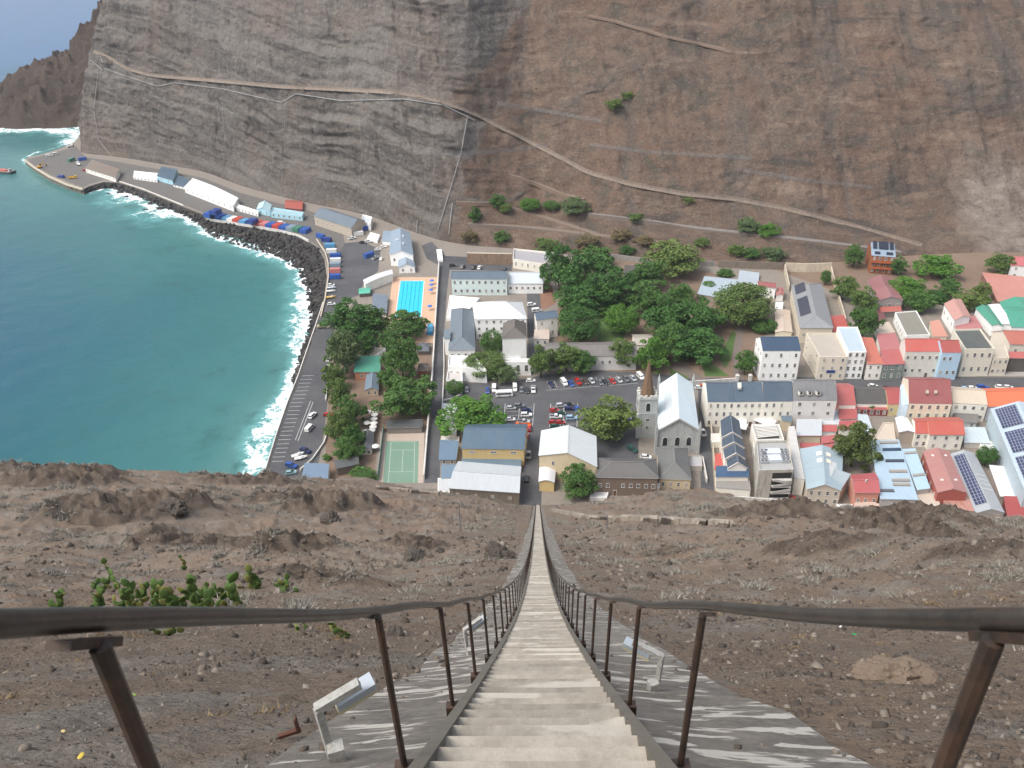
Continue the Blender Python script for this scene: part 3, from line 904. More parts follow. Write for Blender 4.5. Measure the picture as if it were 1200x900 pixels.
for i, (x, y, r) in enumerate(((128, 228, 2.2), (141, 226, 2.6), (148, 231, 1.8), (177, 239, 3.0), (189, 245, 2.6), (170, 246, 2.0), (300, 318, 0.0))):
    if r == 0: continue
    p = G(x, y, SEA)
    o = rocks('sea_rock', np.array([[0, 0, 0.3]]), np.array([r]), BASALT); o.location = p; o.scale = (1.3, 1, 0.7)
    tag(o, ['small black rock farthest left in the surf below the wharf wall', 'black rock in the surf beside the small leftmost one', 'low black rock just seaward of two others in the surf',
            'largest black rock standing in the white surf', 'black rock in the surf right beside the revetment boulders', 'low black rock on the outer edge of the white surf'][i], 'rock', 'black rocks in the surf')

# ------------------------------------------------------------------ the cliff across the valley
CB = [(86, 179), (100, 180), (140, 184), (200, 194), (240, 201), (282, 218), (320, 228), (360, 238), (425, 250), (458, 262), (495, 276), (535, 287), (600, 291), (700, 302), (830, 306), (905, 310), (980, 308), (1060, 300), (1140, 296), (1200, 296), (1330, 296), (1500, 300)]
cbx = [c[0] for c in CB]
CBW = [G(*c) for c in CB]
# the cliff turns the corner at its seaward end and runs back
CORNER = CBW[0]
PRE = [CORNER + Vector((40, 210, 0)), CORNER + Vector((12, 90, 0)), CORNER + Vector((2, 30, 0))]
base = PRE + CBW
tpx = [60, 70, 80] + cbx
acc = [0.0]
for a, b in zip(base, base[1:]): acc.append(acc[-1] + (b - a).length)
acc = np.array(acc)
NS, NT = 1150, 300
sarr = np.linspace(0, acc[-1], NS)
bx = np.interp(sarr, acc, [p.x for p in base]); by = np.interp(sarr, acc, [p.y for p in base]); pxs = np.interp(sarr, acc, tpx)
ker = np.ones(41) / 41
def smooth(a): return np.convolve(np.pad(a, 20, mode='edge'), ker, mode='valid')
bx, by = smooth(bx), smooth(by)
ang = np.interp(sarr, acc, [0.3, 0.6, 0.95] + [1.25] + [1.4] + [1.5] * (len(CBW) - 2))   # heading of "into the hill": 0 = +X, pi/2 = +Y
ang = smooth(np.minimum(ang, math.pi / 2 + 0.0))
left_h = np.array([0, 10, 22, 38, 62, 84, 108, 150, 230.0]); left_z = np.array([0, 20, 46, 74, 98, 128, 152, 205, 250.0])
right_h = np.array([0, 16, 34, 47, 85, 117, 150, 205, 300.0]); right_z = np.array([0, 5, 9, 19, 52, 80, 106, 152, 222.0])
wr_ = sstep(430, 640, pxs)[:, None]
tt = np.linspace(0, 1, NT)
kn = np.linspace(0, 1, 9)
HO = (1 - wr_) * np.interp(tt, kn, left_h)[None] + wr_ * np.interp(tt, kn, right_h)[None]
CZ = (1 - wr_) * np.interp(tt, kn, left_z)[None] + wr_ * np.interp(tt, kn, right_z)[None]
S2 = np.repeat(sarr[:, None], NT, 1)
CX = bx[:, None] + np.cos(ang)[:, None] * HO; CY = by[:, None] + np.sin(ang)[:, None] * HO
tilt = CZ + 0.10 * (S2 - 300)
env = sstep(1, 26, CZ)
lft = 1 - wr_
ledge = fbm(S2 / 55, tilt / 7.0, 4, 101); led2 = ridged(S2 / 26, tilt / 3.6, 3, 111)
gull = fbm(S2 / 16 + 0.25 * CZ / 16, CZ / 60, 4, 121)
bulk = fbm(S2 / 85, CZ / 70, 3, 131)
out = env * (lft * (4.0 * ledge * (0.6 + bulk) + 1.6 * led2 * sstep(-0.2, 0.3, gull) + 5.0 * gull + 13 * bulk) + wr_ * (2.6 * ledge * (0.3 + sstep(0, 0.3, bulk)) + 1.0 * led2 * sstep(0, .3, bulk) + 4.5 * gull + 13 * bulk))
out += env * (1.1 * fbm(S2 / 5, CZ / 3, 4, 141) + 1.3 * (ridged(S2 / 7, tilt / 3.2, 4, 145) - .2) * (lft + .6 * wr_))
# rocky spur at the right foot
CXn = CX - np.cos(ang)[:, None] * out * 0.7; CYn = CY - np.sin(ang)[:, None] * out * 0.7
CZn = CZ + env * (0.35 * out + 1.2 * fbm(S2 / 9, CZ / 9, 3, 151))
CZn[:, 0] = -6.5
bnd = np.where(CZ < 56, 512 + 0.75 * CZ, 554 - 60 * sstep(56, 62, CZ) + 2.2 * (CZ - 56)) + 22 * fbm(S2 / 20, CZ / 12, 3, 161)
netm = 1 - sstep(-7, 7, pxs[:, None] - bnd)
wz = tilt + 7 * fbm(S2 / 60, CZ / 45, 3, 181) + 2.0 * fbm(S2 / 14, CZ / 12, 3, 183)
for th, am, sd_ in ((13.0, 4.8, 0.0), (6.1, 1.2, 0.37)):
    fr = (wz / th + sd_) % 1.0
    saw = np.where(fr < 0.78, fr / 0.78, (1 - fr) / 0.22) - 0.5
    modl = np.clip(0.45 + 2.4 * fbm(S2 / 40 + th, wz / th / 1.5, 3, 185), 0, 1.4)
    k_ = env * am * saw * modl * (lft + 0.55 * wr_ * sstep(-0.05, 0.25, fbm(S2 / 70, CZ / 40, 2, 187)))
    CXn -= np.cos(ang)[:, None] * k_; CYn -= np.sin(ang)[:, None] * k_
# gullies running down the right-hand slope
gl = ridged(S2 / 34 + 0.6 * fbm(S2 / 60, CZ / 50, 2, 191), CZ / 130, 3, 193)
dg = (CZ - 0.30 * (S2 - 500)) 
rib = ridged(S2 / 48 + 1.5, dg / 13, 4, 221); rmask = sstep(0.0, 0.18, fbm(S2 / 60, dg / 30, 3, 223))
k2 = env * wr_ * 4.5 * np.clip(rib - 0.3, 0, 1) * rmask
CXn -= np.cos(ang)[:, None] * k2; CYn -= np.sin(ang)[:, None] * k2
k_ = env * wr_ * 3.2 * np.clip(gl - 0.25, 0, 1)
CXn += np.cos(ang)[:, None] * k_; CYn += np.sin(ang)[:, None] * k_
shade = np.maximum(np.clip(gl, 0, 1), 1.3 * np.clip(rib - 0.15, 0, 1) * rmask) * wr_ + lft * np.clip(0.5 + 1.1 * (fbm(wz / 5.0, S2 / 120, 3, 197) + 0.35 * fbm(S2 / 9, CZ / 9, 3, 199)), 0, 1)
ci = np.arange(NS * NT).reshape(NS, NT)
CV = np.stack([CXn.ravel(), CYn.ravel(), CZn.ravel()], 1)
CF = np.stack([ci[:-1, :-1].ravel(), ci[1:, :-1].ravel(), ci[1:, 1:].ravel(), ci[:-1, 1:].ravel()], 1)
def cliff_mat(k=1.0, warm=(1, 1, 1)):
    m, nt, bs = new_mat('cliff_rock')
    p = pos(nt)
    net = attr(nt, 'net'); st = attr(nt, 'strata'); scree = attr(nt, 'scree')
    strat = noise(nt, pos(nt, (0.12, 0.12, 1.0)), 0.22, 6, 0.68, 1.6)
    big = noise(nt, p, 0.02, 4, 0.6); mid = noise(nt, p, 0.09, 6, 0.7, 0.4); fine = noise(nt, p, 0.7, 6, 0.75)
    streak = noise(nt, pos(nt, (1.0, 1.0, 0.3)), 0.14, 5, 0.68)
    left = mix(nt, ramp(nt, mix(nt, 0.5, strat, mid), [(0.36, 0.0), (0.62, 1.0)]), (0.10, 0.088, 0.078), (0.165, 0.147, 0.13))
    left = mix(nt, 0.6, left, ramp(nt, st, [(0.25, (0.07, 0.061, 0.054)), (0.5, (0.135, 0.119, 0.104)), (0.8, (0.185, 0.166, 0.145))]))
    left = mix(nt, ramp(nt, big, [(0.5, 0.0), (0.68, 0.5)]), left, (0.17, 0.125, 0.095))
    right = mix(nt, ramp(nt, mid, [(0.33, 0.0), (0.66, 1.0)]), (0.095, 0.066, 0.05), (0.2, 0.145, 0.108))
    right = mix(nt, ramp(nt, big, [(0.4, 0.0), (0.6, 0.7)]), right, (0.16, 0.10, 0.07))
    right = mix(nt, ramp(nt, streak, [(0.5, 0.0), (0.7, 0.4)]), right, (0.125, 0.112, 0.096))
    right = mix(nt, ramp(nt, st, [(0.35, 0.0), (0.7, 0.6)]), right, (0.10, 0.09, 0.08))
    right = mix(nt, ramp(nt, strat, [(0.6, 0.0), (0.75, 0.5)]), right, (0.085, 0.07, 0.058))
    gg = nt.nodes.new('ShaderNodeNewGeometry'); mp = nt.nodes.new('ShaderNodeMapping'); mp.inputs['Rotation'].default_value = (0, R(-17), 0); mp.inputs['Scale'].default_value = (0.018, 0.03, 0.085)
    nt.links.new(gg.outputs['Position'], mp.inputs['Vector'])
    oc = noise(nt, mp.outputs[0], 1.0, 6, 0.7, 0.5)
    right = mix(nt, ramp(nt, oc, [(0.55, 0.0), (0.63, 0.85)]), right, (0.075, 0.063, 0.053))
    right = mix(nt, ramp(nt, oc, [(0.33, 0.7), (0.44, 0.0)]), right, (0.25, 0.185, 0.14))
    smu = noise(nt, p, 0.055, 7, 0.75, 0.8)
    right = mix(nt, ramp(nt, smu, [(0.52, 0.0), (0.62, 0.75)]), right, (0.085, 0.078, 0.062))
    col = mix(nt, net, right, left)
    wires = noise(nt, pos(nt, (1, 1, 0.28)), 0.5, 4, 0.7)
    col = mix(nt, math_n(nt, 'MULTIPLY', net, ramp(nt, wires, [(0.48, 0.0), (0.7, 0.4)])), col, (0.27, 0.27, 0.26))
    col = mix(nt, math_n(nt, 'MULTIPLY', scree, 0.9), col, mix(nt, ramp(nt, mid, [(0.35, 0.0), (0.65, 1.0)]), (0.13, 0.105, 0.085), (0.31, 0.265, 0.225)))
    col = mix(nt, ramp(nt, fine, [(0.3, 0.75), (0.48, 0.0)]), col, scl((0.06, 0.05, 0.042), 1.0))
    col = mix(nt, ramp(nt, fine, [(0.55, 0.0), (0.7, 0.6)]), col, (0.31, 0.265, 0.22))
    col = mix(nt, 1.0, col, tuple(k * w for w in warm), 'MULTIPLY')
    nt.links.new(col, bs.inputs['Base Color']); bs.inputs['Roughness'].default_value = 0.95
    bs.inputs['Specular IOR Level'].default_value = 0.15
    bump(nt, bs, math_n(nt, 'ADD', math_n(nt, 'MULTIPLY', strat, 0.7), math_n(nt, 'ADD', mid, math_n(nt, 'MULTIPLY', fine, 0.5))), 0.8, 2.0)
    return m
CLIFFM = cliff_mat(0.86); HEADM = cliff_mat(0.46, (1.05, 0.92, 0.85))
scr = sstep(1120, 1180, pxs[:, None] + 0 * CZ) * (1 - sstep(16, 46, CZ + 14 * fbm(S2 / 30, CZ / 30, 3, 171)))
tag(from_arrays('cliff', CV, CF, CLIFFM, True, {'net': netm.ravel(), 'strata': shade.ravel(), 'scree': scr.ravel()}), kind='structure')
BVH_CLIFF = BVHTree.FromPolygons([tuple(p) for p in CV.tolist()], CF.tolist())
def cliff_hit(px, py):
    return BVH_CLIFF.ray_cast(Vector((0, 0, CAMZ)), ray(px, py))[0]

# the low headland behind, running out to sea
HNX, HNT = 260, 120
sx = np.linspace(0, 1, HNX); tv = np.linspace(-1, 1, HNT)
Sg, Tg = np.meshgrid(sx, tv, indexing='ij')
ax_ = -275 - 285 * Sg
crest = np.interp(sx, [0, 0.2, 0.365, 0.44, 0.586, 0.674, 0.8, 0.9, 1.0], [130, 118, 98, 78, 53, 39, 23, 11, -5])[:, None]
wid = np.interp(sx, [0, 0.5, 0.85, 1.0], [78, 66, 58, 26])[:, None]
prof = 1 - np.abs(Tg) ** 1.25
yc = 905 + 0 * Sg
HX = ax_ + 14 * fbm(Sg * 7, Tg * 4, 3, 203) ; HY = yc + wid * Tg + 10 * fbm(Sg * 6, Tg * 2, 3, 205)
HZ = -7 + (crest + 7) * prof
HZ = HZ + np.clip(prof * 3, 0, 1) * (12 * fbm(HX / 30, HY / 30, 4, 207) + 9 * (ridged(HX / 18, HZ / 10, 4, 209) - .3))
hi = np.arange(HNX * HNT).reshape(HNX, HNT)
HVt2 = np.stack([HX.ravel(), HY.ravel(), HZ.ravel()], 1)
tag(from_arrays('headland', HVt2, np.stack([hi[:-1, :-1].ravel(), hi[:-1, 1:].ravel(), hi[1:, 1:].ravel(), hi[1:, :-1].ravel()], 1), HEADM, True,
    {'net': np.full(HNX * HNT, 0.55), 'strata': np.full(HNX * HNT, 0.7), 'scree': np.zeros(HNX * HNT)}), kind='structure')
# ------------------------------------------------------------------ building kit
WIN_CACHE = {}
def window_mesh(w, h, kind='window'):
    k = (round(w, 1), round(h, 1), kind)
    if k in WIN_CACHE: return WIN_CACHE[k]
    mb, gb = MB(), MB()
    w, h = k[0], k[1]
    f = 0.13
    # lies in the XZ plane, facing -Y; the wall is at y = 0
    gb.box((0, -0.01, 0), (w - f, 0.05, h - f))
    for sx in (-1, 1): mb.box((sx * (w / 2 - f / 2), -0.03, 0), (f, 0.12, h))
    mb.box((0, -0.03, h / 2 - f / 2 + 0.003), (w - f, 0.13, f))
    if kind == 'window':
        mb.box((0, -0.05, -h / 2), (w + 0.2, 0.22, 0.1))
        mb.box((0, -0.035, 0), (0.06, 0.05, h - f)); mb.box((0, -0.037, 0.0), (w - f, 0.05, 0.06))
    o = mb.build(kind, [WINFRAME]); g = gb.build('pane', [GLASS if kind == 'window' else WOOD])
    r = (o.data, g.data)
    bpy.data.objects.remove(o); bpy.data.objects.remove(g)
    WIN_CACHE[k] = r
    return r

PANES = [GLASS, GLASS, GLASS, gloss((0.05, 0.06, 0.07), 0.15), gloss((0.12, 0.14, 0.15), 0.2), plain((0.3, 0.28, 0.25), 0.6)]
def put_window(parent, p, nrm, w, h, kind='window'):
    fm, pm = window_mesh(w, h, kind)
    o = bpy.data.objects.new(kind, fm); COL.objects.link(o)
    o.parent = parent
    o.location = Vector(p) - Vector(parent['_at'])
    o.rotation_euler = (0, 0, math.atan2(nrm[1], nrm[0]) + math.pi / 2)
    g = bpy.data.objects.new('pane' if kind == 'window' else 'door_leaf', pm); COL.objects.link(g); g.parent = o
    if kind == 'window':
        g.material_slots[0].link = 'OBJECT'; g.material_slots[0].material = random.choice(PANES)
    return o

def wall_windows(parent, a, b, h, cols, rows, ww=1.1, wh=1.6, door=None, z0=0.0, top=0.75, skip=()):
    """cols x rows windows on the wall that runs from a to b (outside on the right-hand side of a->b looking from above)"""
    a, b = Vector((a[0], a[1], 0)), Vector((b[0], b[1], 0))
    d = b - a; L = d.length; d = d / L
    nrm = Vector((d.y, -d.x, 0))
    ww = min(ww * random.uniform(0.88, 1.15), 0.62 * L / cols); st = h / rows; wh = wh * random.uniform(0.88, 1.12)
    wh = min(wh, st * 0.62)
    for r in range(rows):
        for c in range(cols):
            if (c, r) in skip or (cols * rows > 5 and random.random() < 0.05): continue
            t = (c + 0.5 + random.uniform(-0.04, 0.04)) / cols
            if door == c and r == 0:
                hh = min(2.3, st * 0.8)
                put_window(parent, a + d * (t * L) + Vector((0, 0, z0 + hh / 2 + 0.02)) + nrm * 0.005, nrm, ww * 1.05, hh, 'door')
                continue
            put_window(parent, a + d * (t * L) + Vector((0, 0, z0 + st * (r + 0.55))) + nrm * 0.005, nrm, ww, wh)

def expand(q, o):
    """push the edges of the quad q (NL, NR, FR, FL) out by o"""
    n = len(q); out = []
    for i in range(n):
        p, a, b = Vector(q[i][:2]), Vector(q[i - 1][:2]), Vector(q[(i + 1) % n][:2])
        d1 = (p - a).normalized(); d2 = (b - p).normalized()
        n1 = Vector((d1.y, -d1.x)); n2 = Vector((d2.y, -d2.x))
        m = (n1 + n2); m = m / max(0.5, m.length_squared) * 2
        out.append(p + m * o)
    return out

def roof_faces(mb, tops, base, thick=0.22):
    """tops: list of polygons (3-D points) making the roof surface; base: outline loop, closed down by thick"""
    for poly in tops:
        e0, e1 = Vector(poly[0]), Vector(poly[1])
        u = (e1 - e0).normalized()
        nn = (e1 - e0).cross(Vector(poly[-1]) - e0)
        nn = nn.normalized() if nn.length > 1e-6 else Vector((0, 0, 1))
        v = nn.cross(u)
        mb.face(poly, 0, [((Vector(p) - e0).dot(u) + 0.01, (Vector(p) - e0).dot(v) + 0.01) for p in poly])
    n = len(base)
    dn = Vector((0, 0, -thick))
    for i in range(n):
        a, b = Vector(base[i]), Vector(base[(i + 1) % n])
        mb.face([a + dn, b + dn, b, a], 1)
    for poly in tops:
        mb.face([Vector(p) + dn for p in poly][::-1], 1)

def house(label, q, h, roof, rc, wc, rh=2.5, win=None, wl=None, wr=None, name='house', cat='house', rust=0.0, oh=0.3, door=None,
          fascia=None, group=None, ww=1.1, wh=1.6, z0=0.0, rmat=None, wmat=None, parapet=0.7, seam=0.75, hipk=0.95, wear=0.45, skip=(), dirt=0.11):
    """q: wall corners (near-left, near-right, far-right, far-left) in the world, h: eaves height"""
    q = [Vector((p[0], p[1])) for p in q]
    c = sum((p for p in q), Vector((0, 0))) / 4
    T = thing(name, label, cat, (c.x, c.y, z0), group)
    wm = wmat or paint(wc, 0.85, dirt)
    rm = rmat or sheet(rc, 0.5, rust, seam, wear)
    fm = plain(fascia, 0.6) if fascia else plain(tuple(0.45 * x + 0.24 for x in rc), 0.6)
    w = MB()
    H = h
    def P(v, z): return (v.x, v.y, z)
    zb = z0 - 1.5
    for i in range(4):
        a, b = q[i], q[(i + 1) % 4]
        w.face([P(a, zb), P(b, zb), P(b, H), P(a, H)])
    r = MB()
    e = expand(q, oh)
    E = [P(p, H) for p in e]
    if roof == 'flat':
        inn = expand(q, -0.28)
        for i in range(4):
            j = (i + 1) % 4
            w.face([P(q[i], H), P(q[j], H), P(inn[j], H), P(inn[i], H)])
            w.face([P(inn[i], H), P(inn[j], H), P(inn[j], H - parapet - 0.1), P(inn[i], H - parapet - 0.1)])
        zz = H - parapet
        pts = [P(p, zz) for p in inn]
        u0 = Vector(pts[0])
        r.face(pts, 0, [((Vector(p) - u0).x + 0.01, (Vector(p) - u0).y + 0.01) for p in pts])
    elif roof in ('gabley', 'gablex'):
        if roof == 'gabley':
            A, B = (e[0] + e[1]) / 2, (e[3] + e[2]) / 2
            a, b = (q[0] + q[1]) / 2, (q[3] + q[2]) / 2
            RA, RB = P(A, H + rh), P(B, H + rh)
            roof_faces(r, [[E[3], E[0], RA, RB], [E[1], E[2], RB, RA]], [E[0], RA, E[1], E[2], RB, E[3]])
            w.face([P(q[0], H), P(q[1], H), P(a, H + rh - 0.1)]); w.face([P(q[2], H), P(q[3], H), P(b, H + rh - 0.1)])
        else:
            A, B = (e[0] + e[3]) / 2, (e[1] + e[2]) / 2
            a, b = (q[0] + q[3]) / 2, (q[1] + q[2]) / 2
            RA, RB = P(A, H + rh), P(B, H + rh)
            roof_faces(r, [[E[0], E[1], RB, RA], [E[2], E[3], RA, RB]], [E[0], E[1], RB, E[2], E[3], RA])
            w.face([P(q[1], H), P(q[2], H), P(b, H + rh - 0.1)]); w.face([P(q[3], H), P(q[0], H), P(a, H + rh - 0.1)])
    elif roof in ('hipy', 'hipx'):
        if roof == 'hipy':
            A, B = (e[0] + e[1]) / 2, (e[3] + e[2]) / 2
            k = hipk * (e[1] - e[0]).length / 2; d = (B - A).normalized(); k = min(k, (B - A).length * 0.49)
            RA, RB = P(A + d * k, H + rh), P(B - d * k, H + rh)
            roof_faces(r, [[E[3], E[0], RA, RB], [E[1], E[2], RB, RA], [E[0], E[1], RA], [E[2], E[3], RB]], E)
        else:
            A, B = (e[0] + e[3]) / 2, (e[1] + e[2]) / 2
            k = hipk * (e[3] - e[0]).length / 2; d = (B - A).normalized(); k = min(k, (B - A).length * 0.49)
            RA, RB = P(A + d * k, H + rh), P(B - d * k, H + rh)
            roof_faces(r, [[E[0], E[1], RB, RA], [E[2], E[3], RA, RB], [E[3], E[0], RA], [E[1], E[2], RB]], E)
    elif roof == 'shed':        # rises to the far side
        E2 = [E[0], E[1], P(e[2], H + rh), P(e[3], H + rh)]
        roof_faces(r, [E2], E2)
        w.face([P(q[2], H), P(q[3], H), P(q[3], H + rh), P(q[2], H + rh)])
        w.face([P(q[1], H), P(q[2], H), P(q[2], H + rh)]); w.face([P(q[3], H), P(q[0], H), P(q[3], H + rh)])
    elif roof in ('shedl', 'shedr'):   # rises to the left / right
        up = (0, 3) if roof == 'shedl' else (1, 2)
        E2 = [P(e[i], H + (rh if i in up else 0)) for i in range(4)]
        order = [1, 2, 3, 0] if roof == 'shedl' else [3, 0, 1, 2]
        roof_faces(r, [[E2[i] for i in order]], E2)
        W2 = [P(q[i], H + (rh if i in up else 0)) for i in range(4)]
        for i in range(4):
            j = (i + 1) % 4
            w.face([P(q[i], H), P(q[j], H), W2[j], W2[i]])
    elif roof == 'vault':
        A = []
        n = 8
        for k in range(n + 1):
            t = k / n; zz = H + rh * math.sin(math.pi * t)
            A.append((P(e[0].lerp(e[1], t), zz), P(e[3].lerp(e[2], t), zz)))
        tops = [[A[k + 1][0], A[k + 1][1], A[k][1], A[k][0]] for k in range(n)]
        roof_faces(r, tops, [a[0] for a in A] + [a[1] for a in A[::-1]])
        B = [P(q[0].lerp(q[1], k / n), H + (rh * math.sin(math.pi * k / n) - 0.05 if 0 < k < n else 0)) for k in range(n + 1)]
        w.face(B[::-1])
        B = [P(q[3].lerp(q[2], k / n), H + (rh * math.sin(math.pi * k / n) - 0.05 if 0 < k < n else 0)) for k in range(n + 1)]
        w.face(B)
    if roof in ('gabley', 'gablex', 'hipy', 'hipx') and name not in ('church',):
        rb = MB(); rb.bar(Vector(RA) + Vector((0, 0, 0.05)), Vector(RB) + Vector((0, 0, 0.05)), 0.42, 0.14)
        if roof[0] == 'h':
            prs = ((0, RA), (1, RA), (2, RB), (3, RB)) if roof == 'hipy' else ((0, RA), (3, RA), (1, RB), (2, RB))
            for i_, rr_ in prs: rb.bar(Vector(E[i_]) + Vector((0, 0, 0.05)), Vector(rr_) + Vector((0, 0, 0.05)), 0.36, 0.12)
        rb.build('ridge_cap', plain(tuple(0.7 * x + 0.09 for x in rc), 0.6), T)
    w.build('wall', wm, T)
    ro = r.build('roof', [rm, fm], T)
    if win: wall_windows(T, q[0], q[1], H - z0, win[0], win[1], ww, wh, door, z0, skip=skip)
    if wr: wall_windows(T, q[1], q[2], H - z0, wr[0], wr[1], ww, wh, None, z0)
    if wl: wall_windows(T, q[3], q[0], H - z0, wl[0], wl[1], ww, wh, None, z0)
    T['_h'] = H
    return T, q, ro

def qpx(NL, NR, FR, FL, yb, z0=0.0):
    """corners from the eaves seen in the photograph; yb is where the middle of the near wall meets the ground"""
    mx, my = (NL[0] + NR[0]) / 2, (NL[1] + NR[1]) / 2
    h = height_over(mx, yb, my, z0)
    if h < 1.8 or h > 17: print('HEIGHT', NL, NR, round(h, 1))
    return [G(*p, h) for p in (NL, NR, FR, FL)], h

def hq(label, NL, NR, FR, FL, yb, roof, rc, wc, **k):
    q, h = qpx(NL, NR, FR, FL, yb, k.get('z0', 0.0))
    return house(label, q, h, roof, rc, wc, **k)

def hx(label, NL, NR, RL, RR, yb, rc, wc, pitch=27, roof='gablex', full=2.0, **k):
    """roof ridge parallel to the near eave; RL, RR the ends of the ridge seen in the photograph"""
    mx, my = (NL[0] + NR[0]) / 2, (NL[1] + NR[1]) / 2
    h = height_over(mx, yb, my, k.get('z0', 0.0))
    if h < 1.8 or h > 17: print('HEIGHT', label, round(h, 1))
    a, b = G(*NL, h), G(*NR, h)
    tp = math.tan(R(pitch))
    def ridge(p, e):
        lo, hi = h, h + 30
        for _ in range(50):
            z = (lo + hi) / 2
            r = G(*p, z)
            d = (Vector((b.x - a.x, b.y - a.y))).normalized()
            dist = abs((r.x - e.x) * -d.y + (r.y - e.y) * d.x)
            if h + dist * tp > z: lo = z
            else: hi = z
        return G(*p, lo)
    ra, rb = ridge(RL, a), ridge(RR, b)
    rh = ((ra.z + rb.z) / 2) - h
    va, vb = Vector((ra.x - a.x, ra.y - a.y, 0)), Vector((rb.x - b.x, rb.y - b.y, 0))
    v = (va + vb) / 2 * full
    q = [a, b, b + v, a + v]
    return house(label, q, h, roof, rc, wc, rh=rh, **k)

def add_part(T, mbuild, name, mats):
    return mbuild.build(name, mats, T)

def chimney(T, x, y, z, h=1.6, s=0.8, c=(0.6, 0.57, 0.52)):
    mb = MB(); mb.box((x, y, z + h / 2), (s, s, h)); mb.box((x, y, z + h + 0.06), (s + 0.2, s + 0.2, 0.14))
    return mb.build('chimney', paint(c, 0.85, 0.4), T)

def roof_pt(T, q, h, roof, rh, s, t):
    """point on the roof: s across (0 left eave - 1 right eave), t from near to far"""
    p = q[0].lerp(q[1], s).lerp(q[3].lerp(q[2], s), t)
    z = h
    if roof in ('gabley', 'hipy'): z = h + rh * (1 - abs(2 * s - 1))
    elif roof in ('gablex', 'hipx'): z = h + rh * (1 - abs(2 * t - 1))
    elif roof == 'shed': z = h + rh * t
    return Vector((p.x, p.y, z))

def roof_panel(T, q, h, roof, rh, s0, s1, t0, t1, name, mt, lift=0.3, thick=0.06):
    a = [roof_pt(T, q, h, roof, rh, s, t) + Vector((0, 0, lift)) for s, t in ((s0, t0), (s1, t0), (s1, t1), (s0, t1))]
    mb = MB(); u = (a[1] - a[0]); v = (a[3] - a[0]); lu, lv = u.length, v.length
    mb.face(a, 0, [(0.01, 0.01), (lu, 0.01), (lu, lv), (0.01, lv)])
    dn = Vector((0, 0, -thick))
    for i in range(4):
        j = (i + 1) % 4
        mb.face([a[i] + dn, a[j] + dn, a[j], a[i]], 0)
    mb.face([p + dn for p in a][::-1], 0)
    return mb.build(name, mt, T)

def solar_mat():
    m, nt, bs = new_mat('solar_cells')
    tc = nt.nodes.new('ShaderNodeTexCoord')
    br = nt.nodes.new('ShaderNodeTexBrick'); br.offset = 0.0
    br.inputs['Scale'].default_value = 1.0; br.inputs['Brick Width'].default_value = 1.05; br.inputs['Row Height'].default_value = 1.75
    br.inputs['Mortar Size'].default_value = 0.07
    br.inputs['Color1'].default_value = (0.018, 0.025, 0.075, 1); br.inputs['Color2'].default_value = (0.03, 0.04, 0.1, 1); br.inputs['Mortar'].default_value = (0.4, 0.42, 0.45, 1)
    nt.links.new(tc.outputs['UV'], br.inputs['Vector']); nt.links.new(br.outputs[0], bs.inputs['Base Color'])
    bs.inputs['Roughness'].default_value = 0.3
    return m
SOLAR = solar_mat()
SKYL = gloss((0.75, 0.74, 0.62), 0.3)
CANVAS = plain((0.82, 0.82, 0.8), 0.8)

# colours (base colours of the things themselves)
BLUE = (0.052, 0.1, 0.155); STEELB = (0.11, 0.15, 0.185); LBLUE = (0.33, 0.46, 0.54); PALEG = (0.50, 0.56, 0.58); NAVY = (0.022, 0.06, 0.115)
WHITE_ = (0.85, 0.85, 0.82); OFFW = (0.82, 0.79, 0.71); CREAM = (0.79, 0.71, 0.55); YELL = (0.66, 0.5, 0.235); MINT = (0.6, 0.7, 0.68)
RED = (0.38, 0.095, 0.07); DRED = (0.29, 0.065, 0.06); PINKR = (0.42, 0.14, 0.12); MAROON = (0.23, 0.055, 0.055); ORANGE = (0.66, 0.13, 0.035); SALM = (0.52, 0.2, 0.145)
GREENR = (0.03, 0.27, 0.17); SLATE = (0.075, 0.082, 0.082); GREYR = (0.2, 0.21, 0.215); BROWNR = (0.12, 0.1, 0.08); BEIGE = (0.55, 0.46, 0.345); STONE = (0.2, 0.165, 0.13)

# ------------------------------------------------------------------ seafront and wharf
hx('low stone warehouse with steel blue roof at the foot of the netted cliff', (368, 253), (411.5, 267), (375, 244), (419, 256), 271, STEELB, (0.42, 0.37, 0.3), win=(7, 1), name='warehouse', cat='warehouse', pitch=24)
hq('tall white boxy store at the right end of the blue roofed warehouse', (423, 259), (434, 262), (436, 254), (425, 251), 269, 'flat', PALEG, WHITE_, name='store', cat='building')
T_, q_, _ = hq('white customs hall with pale steel blue gable roof above the pool', (457, 298), (484, 299), (480, 273), (459, 271), 312, 'gabley', (0.22, 0.3, 0.38), WHITE_, rh=2.6, win=(3, 1), wl=(5, 1), name='customs_hall', cat='building', fascia=(0.6, 0.6, 0.6))
for s, t in ((0.34, 0.45), (0.62, 0.62), (0.6, 0.28)):
    p = roof_pt(T_, q_, T_['_h'], 'gabley', 2.6, s, t); chimney(T_, p.x, p.y, p.z - 0.4, 1.5, 0.9, (0.7, 0.7, 0.7))
hq('small white gabled annex at the front of the white customs hall', (467.5, 313.5), (486, 313), (484, 303.5), (467, 304), 320, 'gabley', (0.22, 0.3, 0.38), WHITE_, rh=2.2, win=(2, 1), name='annex', cat='building')
hq('small white lean-to on the left rear of the customs hall', (448, 282), (457, 283), (458, 273), (450, 272), 287, 'shed', (0.22, 0.3, 0.38), WHITE_, rh=1.0, name='annex', cat='building')
hq('white store shed with a flat white roof left of the customs hall', (430, 279), (442, 282), (445, 275), (434, 272), 283.5, 'flat', WHITE_, WHITE_, name='store_shed', cat='shed', parapet=0.3)
